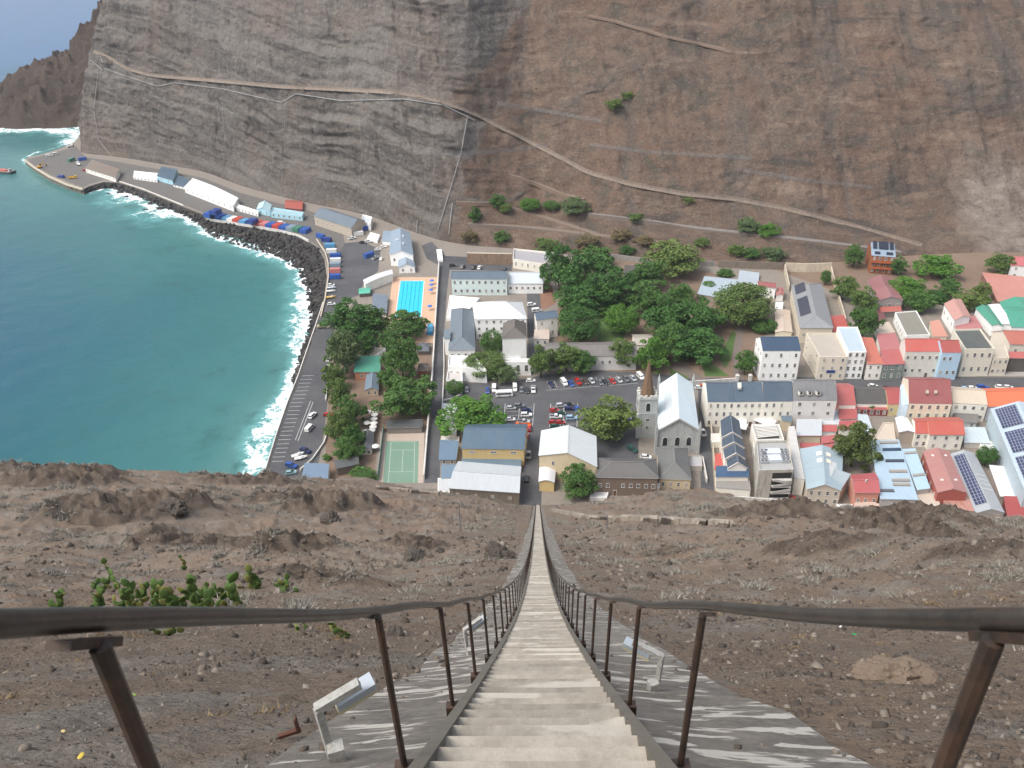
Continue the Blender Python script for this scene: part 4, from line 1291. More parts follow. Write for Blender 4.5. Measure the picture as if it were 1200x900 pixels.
hq('green roofed beach hut among the seafront trees', (415.5, 435.5), (445, 435.5), (446, 420), (418, 420), 446, 'shed', GREENR, (0.42, 0.2, 0.12), rh=1.2, name='beach_hut', cat='hut', win=(2, 1))
hq('small blue grey gabled kiosk in front of the green roofed hut', (428, 457), (443, 457), (444, 437), (430, 437), 464, 'gabley', (0.14, 0.2, 0.26), (0.5, 0.4, 0.28), rh=1.4, name='kiosk', cat='kiosk', win=(2, 1))
hq('long beige container cabin set askew behind the green roofed hut', (430, 412), (436, 419), (452, 408), (446, 404), 424, 'flat', BEIGE, OFFW, name='cabin', cat='cabin', parapet=0.1)
hq('flat slate blue roofed changing room beside the pool', (436, 364), (452, 366), (454, 347), (438, 345), 371, 'shed', (0.14, 0.18, 0.23), OFFW, rh=0.5, name='changing_room', cat='building')
hq('flat blue roofed hut at the brow of the hill by the seafront', (354, 562), (383, 562), (385, 545), (358, 544), 572, 'shed', (0.13, 0.21, 0.3), OFFW, rh=0.4, name='hut', cat='hut')
hq('grey lean-to shelter with a dark open front near the tennis court', (395, 548.5), (420, 543), (419.5, 537), (392, 542), 555, 'shed', SLATE, (0.16, 0.13, 0.11), rh=0.8, name='shelter', cat='shelter')
hq('long grey roofed bar beside the round white parasols', (422, 527), (435, 527), (437.5, 507), (426, 507), 533, 'gabley', (0.12, 0.125, 0.13), OFFW, rh=1.3, win=(2, 1), name='bar_pavilion', cat='pavilion')
hq('grey roofed pavilion with white end walls behind the tennis court', (454, 501), (494, 500), (495, 493), (453, 495), 508, 'shed', SLATE, (0.22, 0.2, 0.18), rh=0.7, name='court_pavilion', cat='pavilion')
hq('dark grey roofed shelter under the trees beside the pool wall', (489, 411), (502, 411), (503, 402), (491, 402), 416, 'hipx', (0.1, 0.115, 0.135), (0.12, 0.1, 0.09), rh=1.0, name='shelter', cat='shelter')
hq('round thatched brown gazebo by the long white wall', (490, 434), (501, 434), (501.5, 427), (491, 427), 443, 'hipy', (0.17, 0.13, 0.1), (0.22, 0.09, 0.06), rh=1.6, name='gazebo', cat='gazebo', hipk=0.98)
hq('white rounded canopy over the seafront arch', (428, 333), (460, 321), (459, 316), (426, 328), 336, 'vault', (0.6, 0.6, 0.6), OFFW, rh=0.6, name='canopy', cat='canopy')
hq('small sea green canopy on the seafront', (421, 344), (433, 343), (434, 337), (421.5, 338), 348, 'gablex', (0.05, 0.42, 0.28), (0.1, 0.09, 0.08), rh=0.6, name='canopy', cat='canopy')
hq('small white hut at the corner of the castle street', (513, 304), (519, 304), (517.5, 292), (511.5, 292), 307, 'flat', WHITE_, WHITE_, name='hut', cat='hut', parapet=0.15)
# along the wharf
hq('white terrace of arched stores nearest the wharf apron', (156, 207), (184, 211), (185, 203), (157, 200), 212, 'flat', OFFW, WHITE_, win=(7, 1), name='arched_store', cat='building', parapet=0.3)
hq('light blue wharf house with dark blue roof', (184, 206), (202, 211), (208, 200), (190, 197), 214.5, 'shed', (0.06, 0.11, 0.16), (0.36, 0.6, 0.68), rh=1.2, name='wharf_house', cat='house', win=(2, 1))
hq('low white store with dark blue roof beside the light blue wharf house', (203, 216), (216, 219), (222, 211), (209, 207), 220.5, 'shed', (0.06, 0.11, 0.16), WHITE_, rh=0.8, name='store', cat='building', win=(3, 1))
hq('long white transit shed with rounded roof against the cliff', (216, 219), (273, 241), (279, 232), (226, 209), 237, 'vault', (0.7, 0.7, 0.68), WHITE_, rh=1.0, name='transit_shed', cat='shed', win=(9, 1))
hq('low white arcade wall with dark openings beyond the transit shed', (270, 241), (302, 250), (303, 247), (272, 237), 249.5, 'flat', OFFW, WHITE_, win=(8, 1), name='arcade', cat='building', parapet=0.3)
hq('light blue gable house beside the container row', (301, 245), (316, 248), (318, 240), (304, 238), 252, 'gabley', (0.4, 0.62, 0.68), (0.38, 0.62, 0.7), rh=2.2, name='gable_house', cat='house', win=(2, 1))
hq('long low light blue building below the red shed', (317, 249), (354, 253), (356, 248.5), (320, 243), 257, 'flat', (0.3, 0.48, 0.54), (0.36, 0.6, 0.68), name='long_building', cat='building', parapet=0.5, win=(6, 1))
hq('rusty red barrel roofed shed at the cliff foot', (334, 243), (354, 245), (355, 236), (336, 234), 247, 'gablex', (0.36, 0.06, 0.035), (0.28, 0.06, 0.04), rh=1.5, name='red_shed', cat='shed', rust=0.2)
hq('long brown roofed shed on the wharf apron with white fronts', (100, 197), (135, 208), (140, 199), (108, 188), 208, 'shed', (0.2, 0.15, 0.11), OFFW, rh=0.5, name='wharf_shed', cat='shed', win=(8, 1))

# ------------------------------------------------------------------ castle group
hx('long white block with steel blue roof at the top of the castle group', (529, 326.5), (594, 326.5), (529, 318), (594, 317.5), 346, (0.085, 0.125, 0.165), MINT, win=(9, 2), name='office_block', cat='building', pitch=22)
hx('white block with pale grey sheet roof right of the steel blue roofed one', (595, 332), (636, 332), (596, 320), (637, 319), 344, PALEG, WHITE_, win=(6, 1), name='office_block', cat='building', pitch=20)
hq('cream villa with white parapets under the brown retaining wall', (601, 303.5), (637, 309), (652, 296), (602, 291), 317, 'flat', (0.34, 0.33, 0.35), (0.72, 0.69, 0.6), win=(5, 1), name='villa', cat='house', parapet=0.9)
T_, q_, _ = hx('large white castle house with pale hipped roof and two rows of windows', (557, 374), (617, 373), (552, 353), (616, 350), 397, (0.62, 0.64, 0.64), WHITE_, win=(7, 3), roof='hipx', name='castle_house', cat='house', pitch=24, full=1.7, wr=(3, 2))
hq('low white flat roofed wing behind the slate hipped house', (523, 372), (541, 372), (562, 349), (527, 346), 376, 'flat', OFFW, WHITE_, name='castle_wing', cat='building', parapet=0.5)
hq('castle house with long slate blue hipped roof beside the castle street', (526, 410), (556.5, 409), (555, 363.5), (529.5, 363), 424, 'hipy', (0.13, 0.17, 0.205), WHITE_, rh=3.6, win=(4, 1), name='castle_house', cat='house', fascia=(0.5, 0.52, 0.54))
hq('small white projecting porch on the street side of the slate hipped house', (520.5, 396), (527, 396), (527, 387), (521, 387), 416, 'shed', (0.14, 0.19, 0.22), WHITE_, rh=0.5, name='porch', cat='porch')
hq('white flat roofed front block of the castle with the arched gate', (525, 429), (570, 433), (556, 417), (526, 416), 447, 'flat', (0.62, 0.62, 0.6), WHITE_, win=(6, 1), name='gatehouse', cat='building', parapet=0.6)
hq('low white terrace block at the castle corner behind the round shrub', (523, 446), (542, 446), (541.5, 433), (525, 433), 457, 'flat', (0.5, 0.47, 0.43), WHITE_, name='terrace_block', cat='building', parapet=0.7)
hq('white rendered hall with dark brown hipped roof in the castle yard', (588.5, 396), (616.5, 395), (616, 379), (590.5, 379), 424, 'hipy', BROWNR, WHITE_, rh=3.6, name='court_house', cat='building', wr=(4, 2), hipk=0.6)
hq('lower front of the brown roofed hall with pale rusty sheet roof', (587.5, 420), (609.5, 420), (608.5, 397.5), (588, 397.5), 426, 'shed', (0.52, 0.55, 0.56), WHITE_, rh=2.0, name='court_annex', cat='building', rust=0.18)
hq('white castle front range with an arched window near the square', (592, 424), (622, 424), (620, 420), (590, 420), 440, 'flat', (0.55, 0.54, 0.52), WHITE_, name='castle_range', cat='building', parapet=0.4, win=(3, 1), ww=1.6, wh=3.0)
hx('white two storey house with steel blue roof on the castle lane', (629, 375), (653.5, 371.5), (627, 367.5), (652.5, 364), 396, (0.075, 0.12, 0.17), OFFW, win=(2, 2), name='lane_house', cat='house', pitch=22)
hq('small white porch house in front of the steel blue roofed lane house', (626, 397), (643, 397), (643, 388), (627, 388), 406, 'shed', (0.5, 0.4, 0.33), OFFW, rh=0.8, name='porch_house', cat='house', win=(2, 1))
hx('long low house with grey brown roof behind the row of parked cars', (640, 417), (746, 416), (640, 405), (745, 402), 434, (0.16, 0.145, 0.13), (0.6, 0.58, 0.55), win=(12, 1), name='row_house', cat='house', pitch=20)
hq('small pale hut with beige roof in the castle gardens', (745, 404), (766, 404), (763, 392), (741, 392), 410, 'gablex', (0.4, 0.36, 0.3), OFFW, rh=1.2, name='garden_hut', cat='hut')
hx('white cottage with dark brown roof hidden by the big garden trees', (731, 319), (757, 320), (735, 312), (757, 311), 332, (0.085, 0.07, 0.06), WHITE_, win=(4, 1), name='cottage', cat='house', pitch=22)
hq('cafe with wide pale blue grey roof and a shrub growing beside it', (818, 344), (852, 350), (865, 329), (826, 325), 354, 'shed', (0.33, 0.41, 0.46), (0.3, 0.26, 0.22), rh=0.6, name='cafe', cat='cafe')
hq('grey blue sheet roofed shed between the cafe and the red roofed store', (865, 331), (888, 334.5), (889, 321), (867, 318), 336, 'shed', (0.36, 0.42, 0.47), OFFW, rh=0.6, name='garden_shed', cat='shed')
hx('little white store with a red ridge and a blue tarpaulin front', (889, 335), (909, 337), (889, 330), (908, 331.5), 349, DRED, WHITE_, win=(2, 1), name='garden_store', cat='shed', pitch=25)
hq('small pink roofed lean-to beside the grey hipped house', (910, 346), (918, 346), (918, 338), (911, 338), 353, 'gabley', PINKR, WHITE_, rh=0.9, name='lean_to', cat='shed')
hq('small flat white box house left of the grey hipped house', (908, 362), (917, 362), (918, 354), (909, 354), 368, 'flat', OFFW, WHITE_, name='box_house', cat='house', parapet=0.3)
hq('long store with faded beige sheet roof behind the navy roofed building', (909, 389), (928, 389), (925, 364), (909, 364), 394, 'gabley', (0.55, 0.44, 0.34), CREAM, rh=0.8, name='long_store', cat='store', rust=0.1)

# ------------------------------------------------------------------ near town, below the ladder
T_, q_, _ = hx('large yellow hall with blue roof on the near side of the square', (541.5, 525), (613.5, 526), (545, 502.5), (615, 502), 545, (0.055, 0.115, 0.17), YELL, win=(3, 2), roof='gablex', name='yellow_hall', cat='hall', pitch=22, ww=2.0, wh=1.0, wr=(3, 2), skip=((0, 0), (1, 0), (2, 0)))
hq('flat blue roofed strip between the yellow hall and the pale roofed store', (542, 546), (609, 548), (611, 537), (543, 536), 553, 'shed', (0.1, 0.17, 0.23), YELL, rh=0.6, name='link_building', cat='building')
hq('stone walled store with wide pale grey roof at the ladder foot', (526.5, 571.5), (608, 577), (610, 547), (537.5, 541), 590, 'gablex', (0.44, 0.475, 0.49), STONE, rh=1.6, win=(4, 1), name='store_house', cat='store', wmat=paint(STONE, 0.95, 0.6), ww=1.2, wh=0.9)
hq('blue roofed lean-to beside the castle street left of the yellow hall', (515, 538), (534, 538), (537, 519), (516.5, 518), 545, 'shed', (0.1, 0.18, 0.27), (0.36, 0.34, 0.32), rh=0.8, name='lean_to', cat='shed', win=(2, 1))
hq('small low blue roofed shed between the lean-to and the pale patio', (518, 560), (531, 560), (533.5, 546), (518, 546), 565, 'shed', (0.13, 0.21, 0.29), (0.3, 0.28, 0.26), rh=0.5, name='small_shed', cat='shed')
hq('flat pale roofed patio room at the foot of the castle street', (513, 576), (527, 577), (529, 561), (513, 560), 581, 'flat', (0.5, 0.52, 0.53), OFFW, name='patio_room', cat='building', parapet=0.15)
hq('long narrow white sheet roofed shed beside the spreading green tree', (518, 509), (534, 509), (536, 474), (519, 474), 515, 'shedl', (0.55, 0.57, 0.58), OFFW, rh=0.5, name='long_shed', cat='shed')
hq('short white flat hut at the near end of the long narrow shed', (516, 516.5), (538, 516.5), (538.5, 511), (517, 511), 519.5, 'flat', (0.58, 0.58, 0.57), (0.62, 0.56, 0.42), name='hut', cat='hut', parapet=0.15)
T_, q_, _ = hq('old assembly hall with broad white roof and half yellow half grey gable', (632, 533.5), (699, 546.5), (698, 511.5), (635, 505), 566, 'gabley', (0.5, 0.54, 0.54), (0.56, 0.47, 0.32), rh=3.6, win=(2, 2), name='assembly_hall', cat='hall', wl=(4, 1), seam=1.2)
hq('lower grey lean-to with faded pink roof edge against the white roofed hall', (664.5, 549), (698.5, 558), (698, 547), (664.5, 536), 570, 'shed', (0.46, 0.3, 0.28), (0.5, 0.46, 0.4), rh=0.5, name='lean_to', cat='shed', rust=0.05)
hq('little vaulted white porch with yellow wall at the ladder foot', (632, 564), (649, 565), (650.5, 549), (633, 547.5), 576, 'vault', (0.6, 0.61, 0.63), YELL, rh=0.9, name='porch', cat='porch')
T_, q_, _ = hx('long brown stone cottage with dark grey hipped roof near the church', (699, 558.5), (771, 560), (712, 541), (757, 541.5), 581, (0.105, 0.1, 0.092), (0.19, 0.145, 0.115), win=(8, 1), roof='hipx', name='stone_cottage', cat='house', pitch=24, door=2, fascia=(0.5, 0.5, 0.5))
hq('low white flat shed in front of the brown stone cottage', (691, 583), (711, 583), (714, 574), (693, 573), 587, 'flat', (0.66, 0.66, 0.66), WHITE_, name='low_shed', cat='shed', parapet=0.1)
hq('small white gabled outhouse at the corner of the brown stone cottage', (762, 573), (773, 571), (773, 566), (762, 567), 580, 'flat', WHITE_, WHITE_, name='outhouse', cat='shed', parapet=0.15, win=(1, 1))
hq('cream house with grey hipped roof in front of the church', (773, 560.5), (809.5, 562), (805, 526), (770.5, 525), 575, 'hipy', (0.13, 0.132, 0.125), (0.6, 0.5, 0.33), rh=3.4, win=(4, 1), name='grey_roof_house', cat='house', fascia=(0.5, 0.45, 0.36))
hq('low grey flat yard building right of the cream house by the church', (809, 546), (823, 546), (822, 534), (807, 534), 552, 'flat', (0.4, 0.4, 0.4), (0.45, 0.42, 0.38), name='yard_building', cat='building', parapet=0.3)

# right of the church
def long_front(label, NL, NR, RL, RR, yb, rc, wc, **k):
    return hx(label, NL, NR, RL, RR, yb, rc, wc, **k)
long_front('first bay of the long cream terrace with blue roof nearest the church', (829.5, 471), (862, 471), (827, 449), (860, 448.5), 500, (0.05, 0.088, 0.13), OFFW, win=(4, 3), name='terrace_house', cat='house', pitch=27, group='blue roofed terrace', oh=0.02)
T_, q_, _ = long_front('middle bay of the long cream blue roofed terrace with a white roof hatch', (862.2, 471), (894.5, 470.5), (860.2, 448.5), (892.5, 448), 500, (0.058, 0.1, 0.142), OFFW, win=(4, 3), name='terrace_house', cat='house', pitch=27, group='blue roofed terrace', door=2, oh=0.02)
roof_panel(T_, q_, T_['_h'], 'gablex', 6.4, 0.08, 0.22, 0.25, 0.36, 'roof_hatch', plain((0.55, 0.55, 0.5)), 0.7, 0.7)
long_front('last bay of the long cream blue roofed terrace beside the dormered house', (894.7, 470.5), (929.5, 470), (892.7, 448), (929, 447), 500, (0.05, 0.085, 0.125), OFFW, win=(4, 3), name='terrace_house', cat='house', pitch=27, group='blue roofed terrace', oh=0.02)
T_, q_, _ = long_front('white house with weathered grey roof and three little dormers', (930, 469), (981, 469), (929, 446), (980, 445.5), 500, (0.165, 0.165, 0.165), (0.7, 0.69, 0.66), win=(3, 3), name='dormer_house', cat='house', pitch=27, oh=0.05, wear=0.8)
for s in (0.16, 0.36, 0.56):
    p = roof_pt(T_, q_, T_['_h'], 'gablex', 7.0, s, 0.1)
    mb = MB(); mb.box((p.x, p.y + 0.3, p.z + 0.9), (1.5, 1.6, 1.5)); mb.box((p.x, p.y - 0.52, p.z + 0.95), (0.8, 0.06, 0.9), 0, 1)
    mb.box((p.x, p.y + 0.3, p.z + 1.72), (1.8, 1.9, 0.14), 0, 2)
    mb.build('dormer', [paint(OFFW), GLASS, sheet((0.165, 0.165, 0.165), 0.5, 0.0, 0.75, 0.8)], T_)
# the stepped row of dark blue gables
Z1 = [((846, 513), (869.5, 513.5), (866, 493), (844.5, 493), 534, 'farthest gable of the stepped dark blue roofs with white barge boards'),
      ((846.5, 525), (872, 525), (869.5, 515), (846.5, 515), 547, 'second gable from the top of the stepped dark blue roofs'),
      ((850, 538), (873, 538), (872, 527), (848, 527), 560, 'third gable from the top of the stepped dark blue roofs'),
      ((853, 549), (875, 549), (873, 540), (852, 540), 570, 'nearest gable of the stepped dark blue roofs with a white finial')]
for NL, NR, FR, FL, yb, lb in Z1:
    T_, q_, _ = hq(lb, NL, NR, FR, FL, yb, 'gabley', (0.05, 0.078, 0.115), OFFW, rh=2.6, name='gabled_house', cat='house', fascia=(0.6, 0.56, 0.5), group='stepped dark blue gables', oh=0.12)
    e = expand(q_, 0.16); A = (e[0] + e[1]) / 2
    for a in (e[0], e[1]):
        mb = MB(); mb.bar((a.x, a.y, T_['_h'] + 0.12), (A.x, A.y, T_['_h'] + 2.72), 0.35, 0.16); mb.build('barge_board', paint((0.62, 0.58, 0.52)), T_)
hq('bright blue flat sheet roof at the near end of the stepped gables', (839.5, 558), (877, 558), (875.5, 548.5), (840, 548.5), 575, 'shed', (0.028, 0.085, 0.18), OFFW, rh=0.8, name='blue_shed', cat='shed')
hq('grey brown roofed store with white curved base wall at the lane end', (839.5, 571), (879.5, 574), (877.5, 560), (839.5, 559.5), 583, 'shed', (0.25, 0.235, 0.21), OFFW, rh=0.6, name='store', cat='store', oh=0.1)
hq('small bright red roof beside the stepped blue gables', (838, 549), (852, 547), (850, 532), (839, 533), 557, 'shed', (0.5, 0.07, 0.05), (0.5, 0.3, 0.2), rh=0.4, name='red_lean_to', cat='shed')
hq('small white flat roofed room by the lane left of the blue gables', (834, 518), (845, 517), (845, 508), (833, 508), 525, 'flat', (0.62, 0.6, 0.56), OFFW, name='flat_room', cat='building', parapet=0.2)
# the concrete block with the fire stair
T_, q_, _ = hq('tall grey concrete block with roof machinery and dark open stair landings', (889.5, 551), (930, 550), (922.5, 516), (886.5, 517), 586, 'flat', (0.36, 0.36, 0.35), (0.5, 0.48, 0.43), name='concrete_block', cat='building', parapet=0.8, dirt=0.6)
h = T_['_h']
for i, (s, t, sx, sy, sz) in enumerate(((0.5, 0.62, 5.0, 3.2, 1.0), (0.5, 0.38, 4.4, 3.4, 1.2))):
    p = roof_pt(T_, q_, h, 'flat', 0, s, t); mb = MB(); mb.box((p.x, p.y, h - 0.7 + sz / 2), (sx, sy, sz)); mb.build('roof_lantern', gloss((0.55, 0.6, 0.64), 0.3), T_)
for s in (0.14, 0.26, 0.76, 0.88):
    for t in (0.3, 0.42, 0.54, 0.66):
        p = roof_pt(T_, q_, h, 'flat', 0, s + random.uniform(-0.02, 0.02), t); mb = MB()
        mb.box((p.x, p.y, h - 0.7 + 0.5), (1.2, 1.1, 1.0)); mb.box((p.x, p.y, h - 0.7 + 1.03), (0.8, 0.8, 0.06), 0, 1)
        mb.build('air_conditioner', [plain((0.4, 0.42, 0.44), 0.5), plain((0.08, 0.08, 0.08))], T_)
a, b = q_[0], q_[1]; d = (b - a); L = d.length; d = d / L; nrm = Vector((d.y, -d.x))
mid_ = a.lerp(b, 0.69); ang_ = math.atan2(d.y, d.x)
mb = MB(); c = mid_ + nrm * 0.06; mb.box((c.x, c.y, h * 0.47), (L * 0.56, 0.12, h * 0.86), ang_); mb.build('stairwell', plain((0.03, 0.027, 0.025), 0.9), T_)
for k in range(4):
    z = h * (0.08 + 0.21 * k)
    mb = MB(); c = mid_ + nrm * 0.75
    mb.box((c.x, c.y, z), (L * 0.56, 1.5, 0.22), ang_)
    p0 = mid_ - d * (L * 0.28) + nrm * 1.5; p1 = mid_ + d * (L * 0.28) + nrm * 1.5
    if k: mb.bar((p0.x, p0.y, z + 0.5), (p1.x, p1.y, z + 0.5 + (1.2 if k < 3 else -1.5)), 0.14, 0.9)
    mb.build('landing', paint((0.5, 0.48, 0.45)), T_)
hq('cream rear block with striped pergola terrace behind the concrete block', (886, 516), (919, 515), (913, 497), (880.5, 497.5), 533, 'flat', (0.44, 0.42, 0.38), OFFW, name='terrace_block', cat='building', parapet=0.3)
# pergola laths lie on the terrace wall: part of the building
T_ = bpy.data.objects['terrace_block.001']; hh = T_['_h']
mb_c = [Vector(c) for c in (G(888, 514, hh), G(914, 513, hh), G(909, 499, hh), G(884, 499, hh))]
for k in range(9):
    t = (k + 0.5) / 9
    p0, p1 = mb_c[0].lerp(mb_c[3], t), mb_c[1].lerp(mb_c[2], min(1, t + 0.12))
    mb = MB(); mb.bar(p0 + Vector((0, 0, 0.25)), p1 + Vector((0, 0, 0.25)), 0.55, 0.12); mb.build('pergola_beam', plain((0.66, 0.64, 0.58)), T_)
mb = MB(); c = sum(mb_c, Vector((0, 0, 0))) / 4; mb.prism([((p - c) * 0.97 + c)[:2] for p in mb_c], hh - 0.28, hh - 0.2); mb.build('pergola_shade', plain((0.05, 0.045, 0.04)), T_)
hq('narrow white strip house right of the concrete block', (931, 560), (943, 562), (931, 500), (924, 500), 580, 'shedr', (0.5, 0.49, 0.46), OFFW, rh=0.3, name='strip_house', cat='house', wr=(6, 1), oh=0.05)
hq('small house with steel blue roof below the cream terrace', (917, 492), (927, 494), (926.5, 486), (915, 485), 505, 'shed', (0.1, 0.155, 0.2), (0.5, 0.42, 0.3), rh=0.6, name='small_house', cat='house')
T_, q_, _ = hq('light blue roofed workshop with four pale skylights', (946.5, 573), (985, 574.5), (987, 530), (938, 526.5), 592, 'gabley', (0.31, 0.415, 0.465), (0.56, 0.5, 0.42), rh=2.4, win=(4, 2), name='workshop', cat='workshop', fascia=(0.5, 0.52, 0.52))
for s in (0.34, 0.58):
    for t in (0.56, 0.74): roof_panel(T_, q_, T_['_h'], 'gabley', 2.4, s, s + 0.13, t, t + 0.1, 'skylight', SKYL, 0.22)
hq('pale blue gabled wing on the right of the light blue workshop', (973, 566), (986, 571), (996, 556), (978, 554), 586, 'shedl', (0.36, 0.44, 0.47), (0.52, 0.46, 0.38), rh=1.6, name='workshop_wing', cat='workshop', win=(1, 1))
hq('long red sheet roof strip behind the light blue workshop', (936, 526), (977, 526.5), (976, 520.5), (935, 520), 530, 'shed', (0.45, 0.09, 0.075), (0.5, 0.45, 0.38), rh=0.4, name='red_strip_shed', cat='shed')
hq('pale blue grey roofed store below the dormered house', (934, 510), (962, 510), (962, 494), (934, 494), 519, 'shed', (0.46, 0.5, 0.53), (0.6, 0.53, 0.4), rh=1.0, name='pale_store', cat='store', fascia=(0.5, 0.1, 0.09))
hq('small orange roof at the rear of the white dormered house', (961, 482), (983, 479), (982, 471), (960, 473.5), 493, 'shed', (0.6, 0.17, 0.07), (0.6, 0.64, 0.68), rh=0.8, name='orange_lean_to', cat='house', oh=0.1)
hq('pale blue grey walled yard house under the small orange roof', (962, 497), (985, 497), (984, 484), (961, 485), 505, 'flat', (0.5, 0.54, 0.58), (0.6, 0.62, 0.62), name='yard_house', cat='house', parapet=0.3)
hq('small upper red roof in the yard right of the pale store', (963.5, 505), (980, 505), (979.5, 497.5), (963.5, 497.5), 511, 'shed', (0.46, 0.08, 0.07), WHITE_, rh=0.5, name='red_outhouse', cat='shed')
hq('small lower red roof in the yard just above the workshop', (963, 519), (984, 516.5), (983, 510.5), (963, 513), 524, 'shed', (0.44, 0.085, 0.08), WHITE_, rh=0.5, name='red_outhouse', cat='shed')
hx('tall house with bright pinkish red roof between grey and dark roofs', (982, 474.5), (1003, 474.5), (981.5, 452), (998, 452), 489, (0.42, 0.085, 0.075), OFFW, name='red_house', cat='house', pitch=24, oh=0.05)
hq('lower red annex with an orange rusty patch below the pinkish red roof', (984, 491), (1003.5, 490), (1003, 476.5), (983, 477), 499, 'shed', (0.42, 0.075, 0.065), (0.55, 0.5, 0.45), rh=0.8, name='red_annex', cat='house', win=(3, 1), rust=0.12)
hq('red roofed outhouse beside the big round tree', (984, 503), (1007, 502), (1005, 494), (984, 495), 512, 'shed', (0.42, 0.07, 0.07), OFFW, rh=0.5, name='red_outhouse', cat='shed')
hx('long house with dark grey brown roof on the near side of the main street', (1003.5, 473), (1040, 473.5), (1001, 455), (1037, 456), 485, (0.075, 0.07, 0.062), OFFW, name='dark_roof_house', cat='house', pitch=22, oh=0.05)
hq('red fronted verandah strip with white columns below the dark roof', (1003, 479), (1041, 480), (1040, 474.5), (1003, 473.5), 487, 'shed', (0.38, 0.06, 0.055), (0.2, 0.045, 0.04), rh=0.5, name='verandah_house', cat='house', win=(5, 1), oh=0.15)
hx('small house with deep red roof and yellow rear wall', (1041, 474), (1060, 473.5), (1039.5, 457), (1056, 456), 487, (0.36, 0.055, 0.05), (0.62, 0.5, 0.27), win=(2, 1), name='deep_red_house', cat='house', pitch=22, oh=0.05)
hq('pale blue flat rear block below the red fronted verandah', (1006, 505), (1023, 507), (1016, 487), (1004, 486), 512, 'shed', (0.46, 0.54, 0.58), OFFW, rh=0.3, name='pale_rear_block', cat='building')
T_, q_, _ = hx('tall cream house with broad brownish red roof and two skylights', (1065.5, 472.5), (1115.5, 473), (1064.5, 444.5), (1114, 444), 501, (0.27, 0.062, 0.055), CREAM, win=(5, 3), name='tall_cream_house', cat='house', pitch=26, oh=0.05)
for s in (0.38, 0.58): roof_panel(T_, q_, T_['_h'], 'gablex', 7.2, s, s + 0.07, 0.15, 0.2, 'skylight', plain((0.4, 0.33, 0.27)), 0.6, 0.5)
T_, q_, _ = hq('narrow pale blue gable wall left of the broad brownish red roof', (1056.5, 476), (1064, 478), (1063, 450), (1055, 452), 500, 'shedr', (0.45, 0.55, 0.62), (0.5, 0.6, 0.68), rh=1.8, name='blue_gable_house', cat='house', oh=0.02)
hx('white house with ribbed beige roof between the red and orange roofs', (1117, 472), (1157.5, 474.5), (1115, 457), (1154, 456), 493, (0.53, 0.44, 0.32), OFFW, win=(4, 2), name='beige_roof_house', cat='house', pitch=22, oh=0.05)
hx('long building with vivid orange roof at the right edge of the main street', (1158, 476), (1240, 474), (1157, 458.5), (1232, 457), 492, (0.68, 0.125, 0.025), (0.6, 0.62, 0.66), name='orange_roof_building', cat='building', pitch=22, wear=0.12)
hx('right white house with bright red roof behind the rusty pink shed', (1090, 509), (1130, 509), (1090, 492.5), (1126, 493), 527, (0.47, 0.075, 0.04), OFFW, win=(3, 2), name='red_roof_house', cat='house', pitch=22)
hx('short left wing with bright red roof joined to the white house', (1073, 508), (1089, 508), (1072, 493.5), (1089, 493), 524, (0.46, 0.07, 0.04), OFFW, win=(2, 2), name='red_roof_wing', cat='house', pitch=22, oh=0.1)
hq('white sheet roofed house with crumbling brown side left of the bright red wing', (1054, 506), (1072, 506), (1063, 490), (1050, 490), 520, 'gabley', (0.68, 0.7, 0.7), (0.4, 0.34, 0.28), rh=0.8, name='white_roof_house', cat='house')
hq('little white flat yard rooms beside the round tree top', (1023, 515), (1050, 515), (1047, 495), (1035, 495), 520, 'flat', (0.55, 0.46, 0.36), (0.6, 0.53, 0.43), name='yard_rooms', cat='building', parapet=0.4, win=(3, 1))
hq('low house with mossy grey roof behind the bright red house', (1122, 494), (1145, 495), (1145, 487), (1119, 486), 502, 'shed', (0.17, 0.16, 0.145), (0.55, 0.6, 0.6), rh=0.6, name='mossy_house', cat='house', win=(2, 1))
hq('pale blue flat roofed outbuilding beside the tall solar building', (1131, 518), (1160, 519), (1153, 502), (1131, 502), 525, 'shed', (0.48, 0.57, 0.6), (0.5, 0.48, 0.44), rh=0.4, name='pale_outbuilding', cat='building')
hq('small white flat roof behind the dark green yard tree', (1150, 530), (1172, 531), (1167, 517), (1148, 517), 536, 'flat', (0.66, 0.65, 0.62), OFFW, name='small_white_block', cat='building', parapet=0.2)
# bottom right industrial roofs
T_, q_, _ = hq('large light blue stepped factory roof with dark ridge slots', (1032.5, 584), (1075, 585), (1052, 517.5), (1020, 518.5), 600, 'shed', (0.34, 0.48, 0.585), (0.42, 0.4, 0.38), rh=0.8, name='factory', cat='factory')
for t, s0, s1, c in ((0.93, 0.3, 0.95, (0.3, 0.27, 0.23)), (0.8, 0.35, 0.98, (0.03, 0.06, 0.1)), (0.6, 0.36, 0.96, (0.05, 0.06, 0.08)), (0.42, 0.4, 0.95, (0.3, 0.27, 0.23)), (0.27, 0.42, 0.95, (0.28, 0.25, 0.22)), (0.2, 0.42, 0.92, (0.3, 0.27, 0.23)), (0.1, 0.02, 0.4, (0.1, 0.11, 0.12))):
    roof_panel(T_, q_, T_['_h'], 'shed', 0.8, s0, s1, t, t + 0.035, 'roof_vent', plain(c, 0.8), 0.5, 0.5)
T_, q_, _ = hq('narrow light blue side strip of the stepped factory roof', (1075, 574), (1090, 572), (1072, 527), (1057, 528), 588, 'shed', (0.36, 0.53, 0.64), (0.42, 0.4, 0.38), rh=0.6, name='factory_strip', cat='factory', oh=0.1)
for t in (0.3, 0.86): roof_panel(T_, q_, T_['_h'], 'shed', 0.6, 0.05, 0.95, t, t + 0.05, 'roof_vent', plain((0.3, 0.28, 0.25)), 0.4, 0.4)
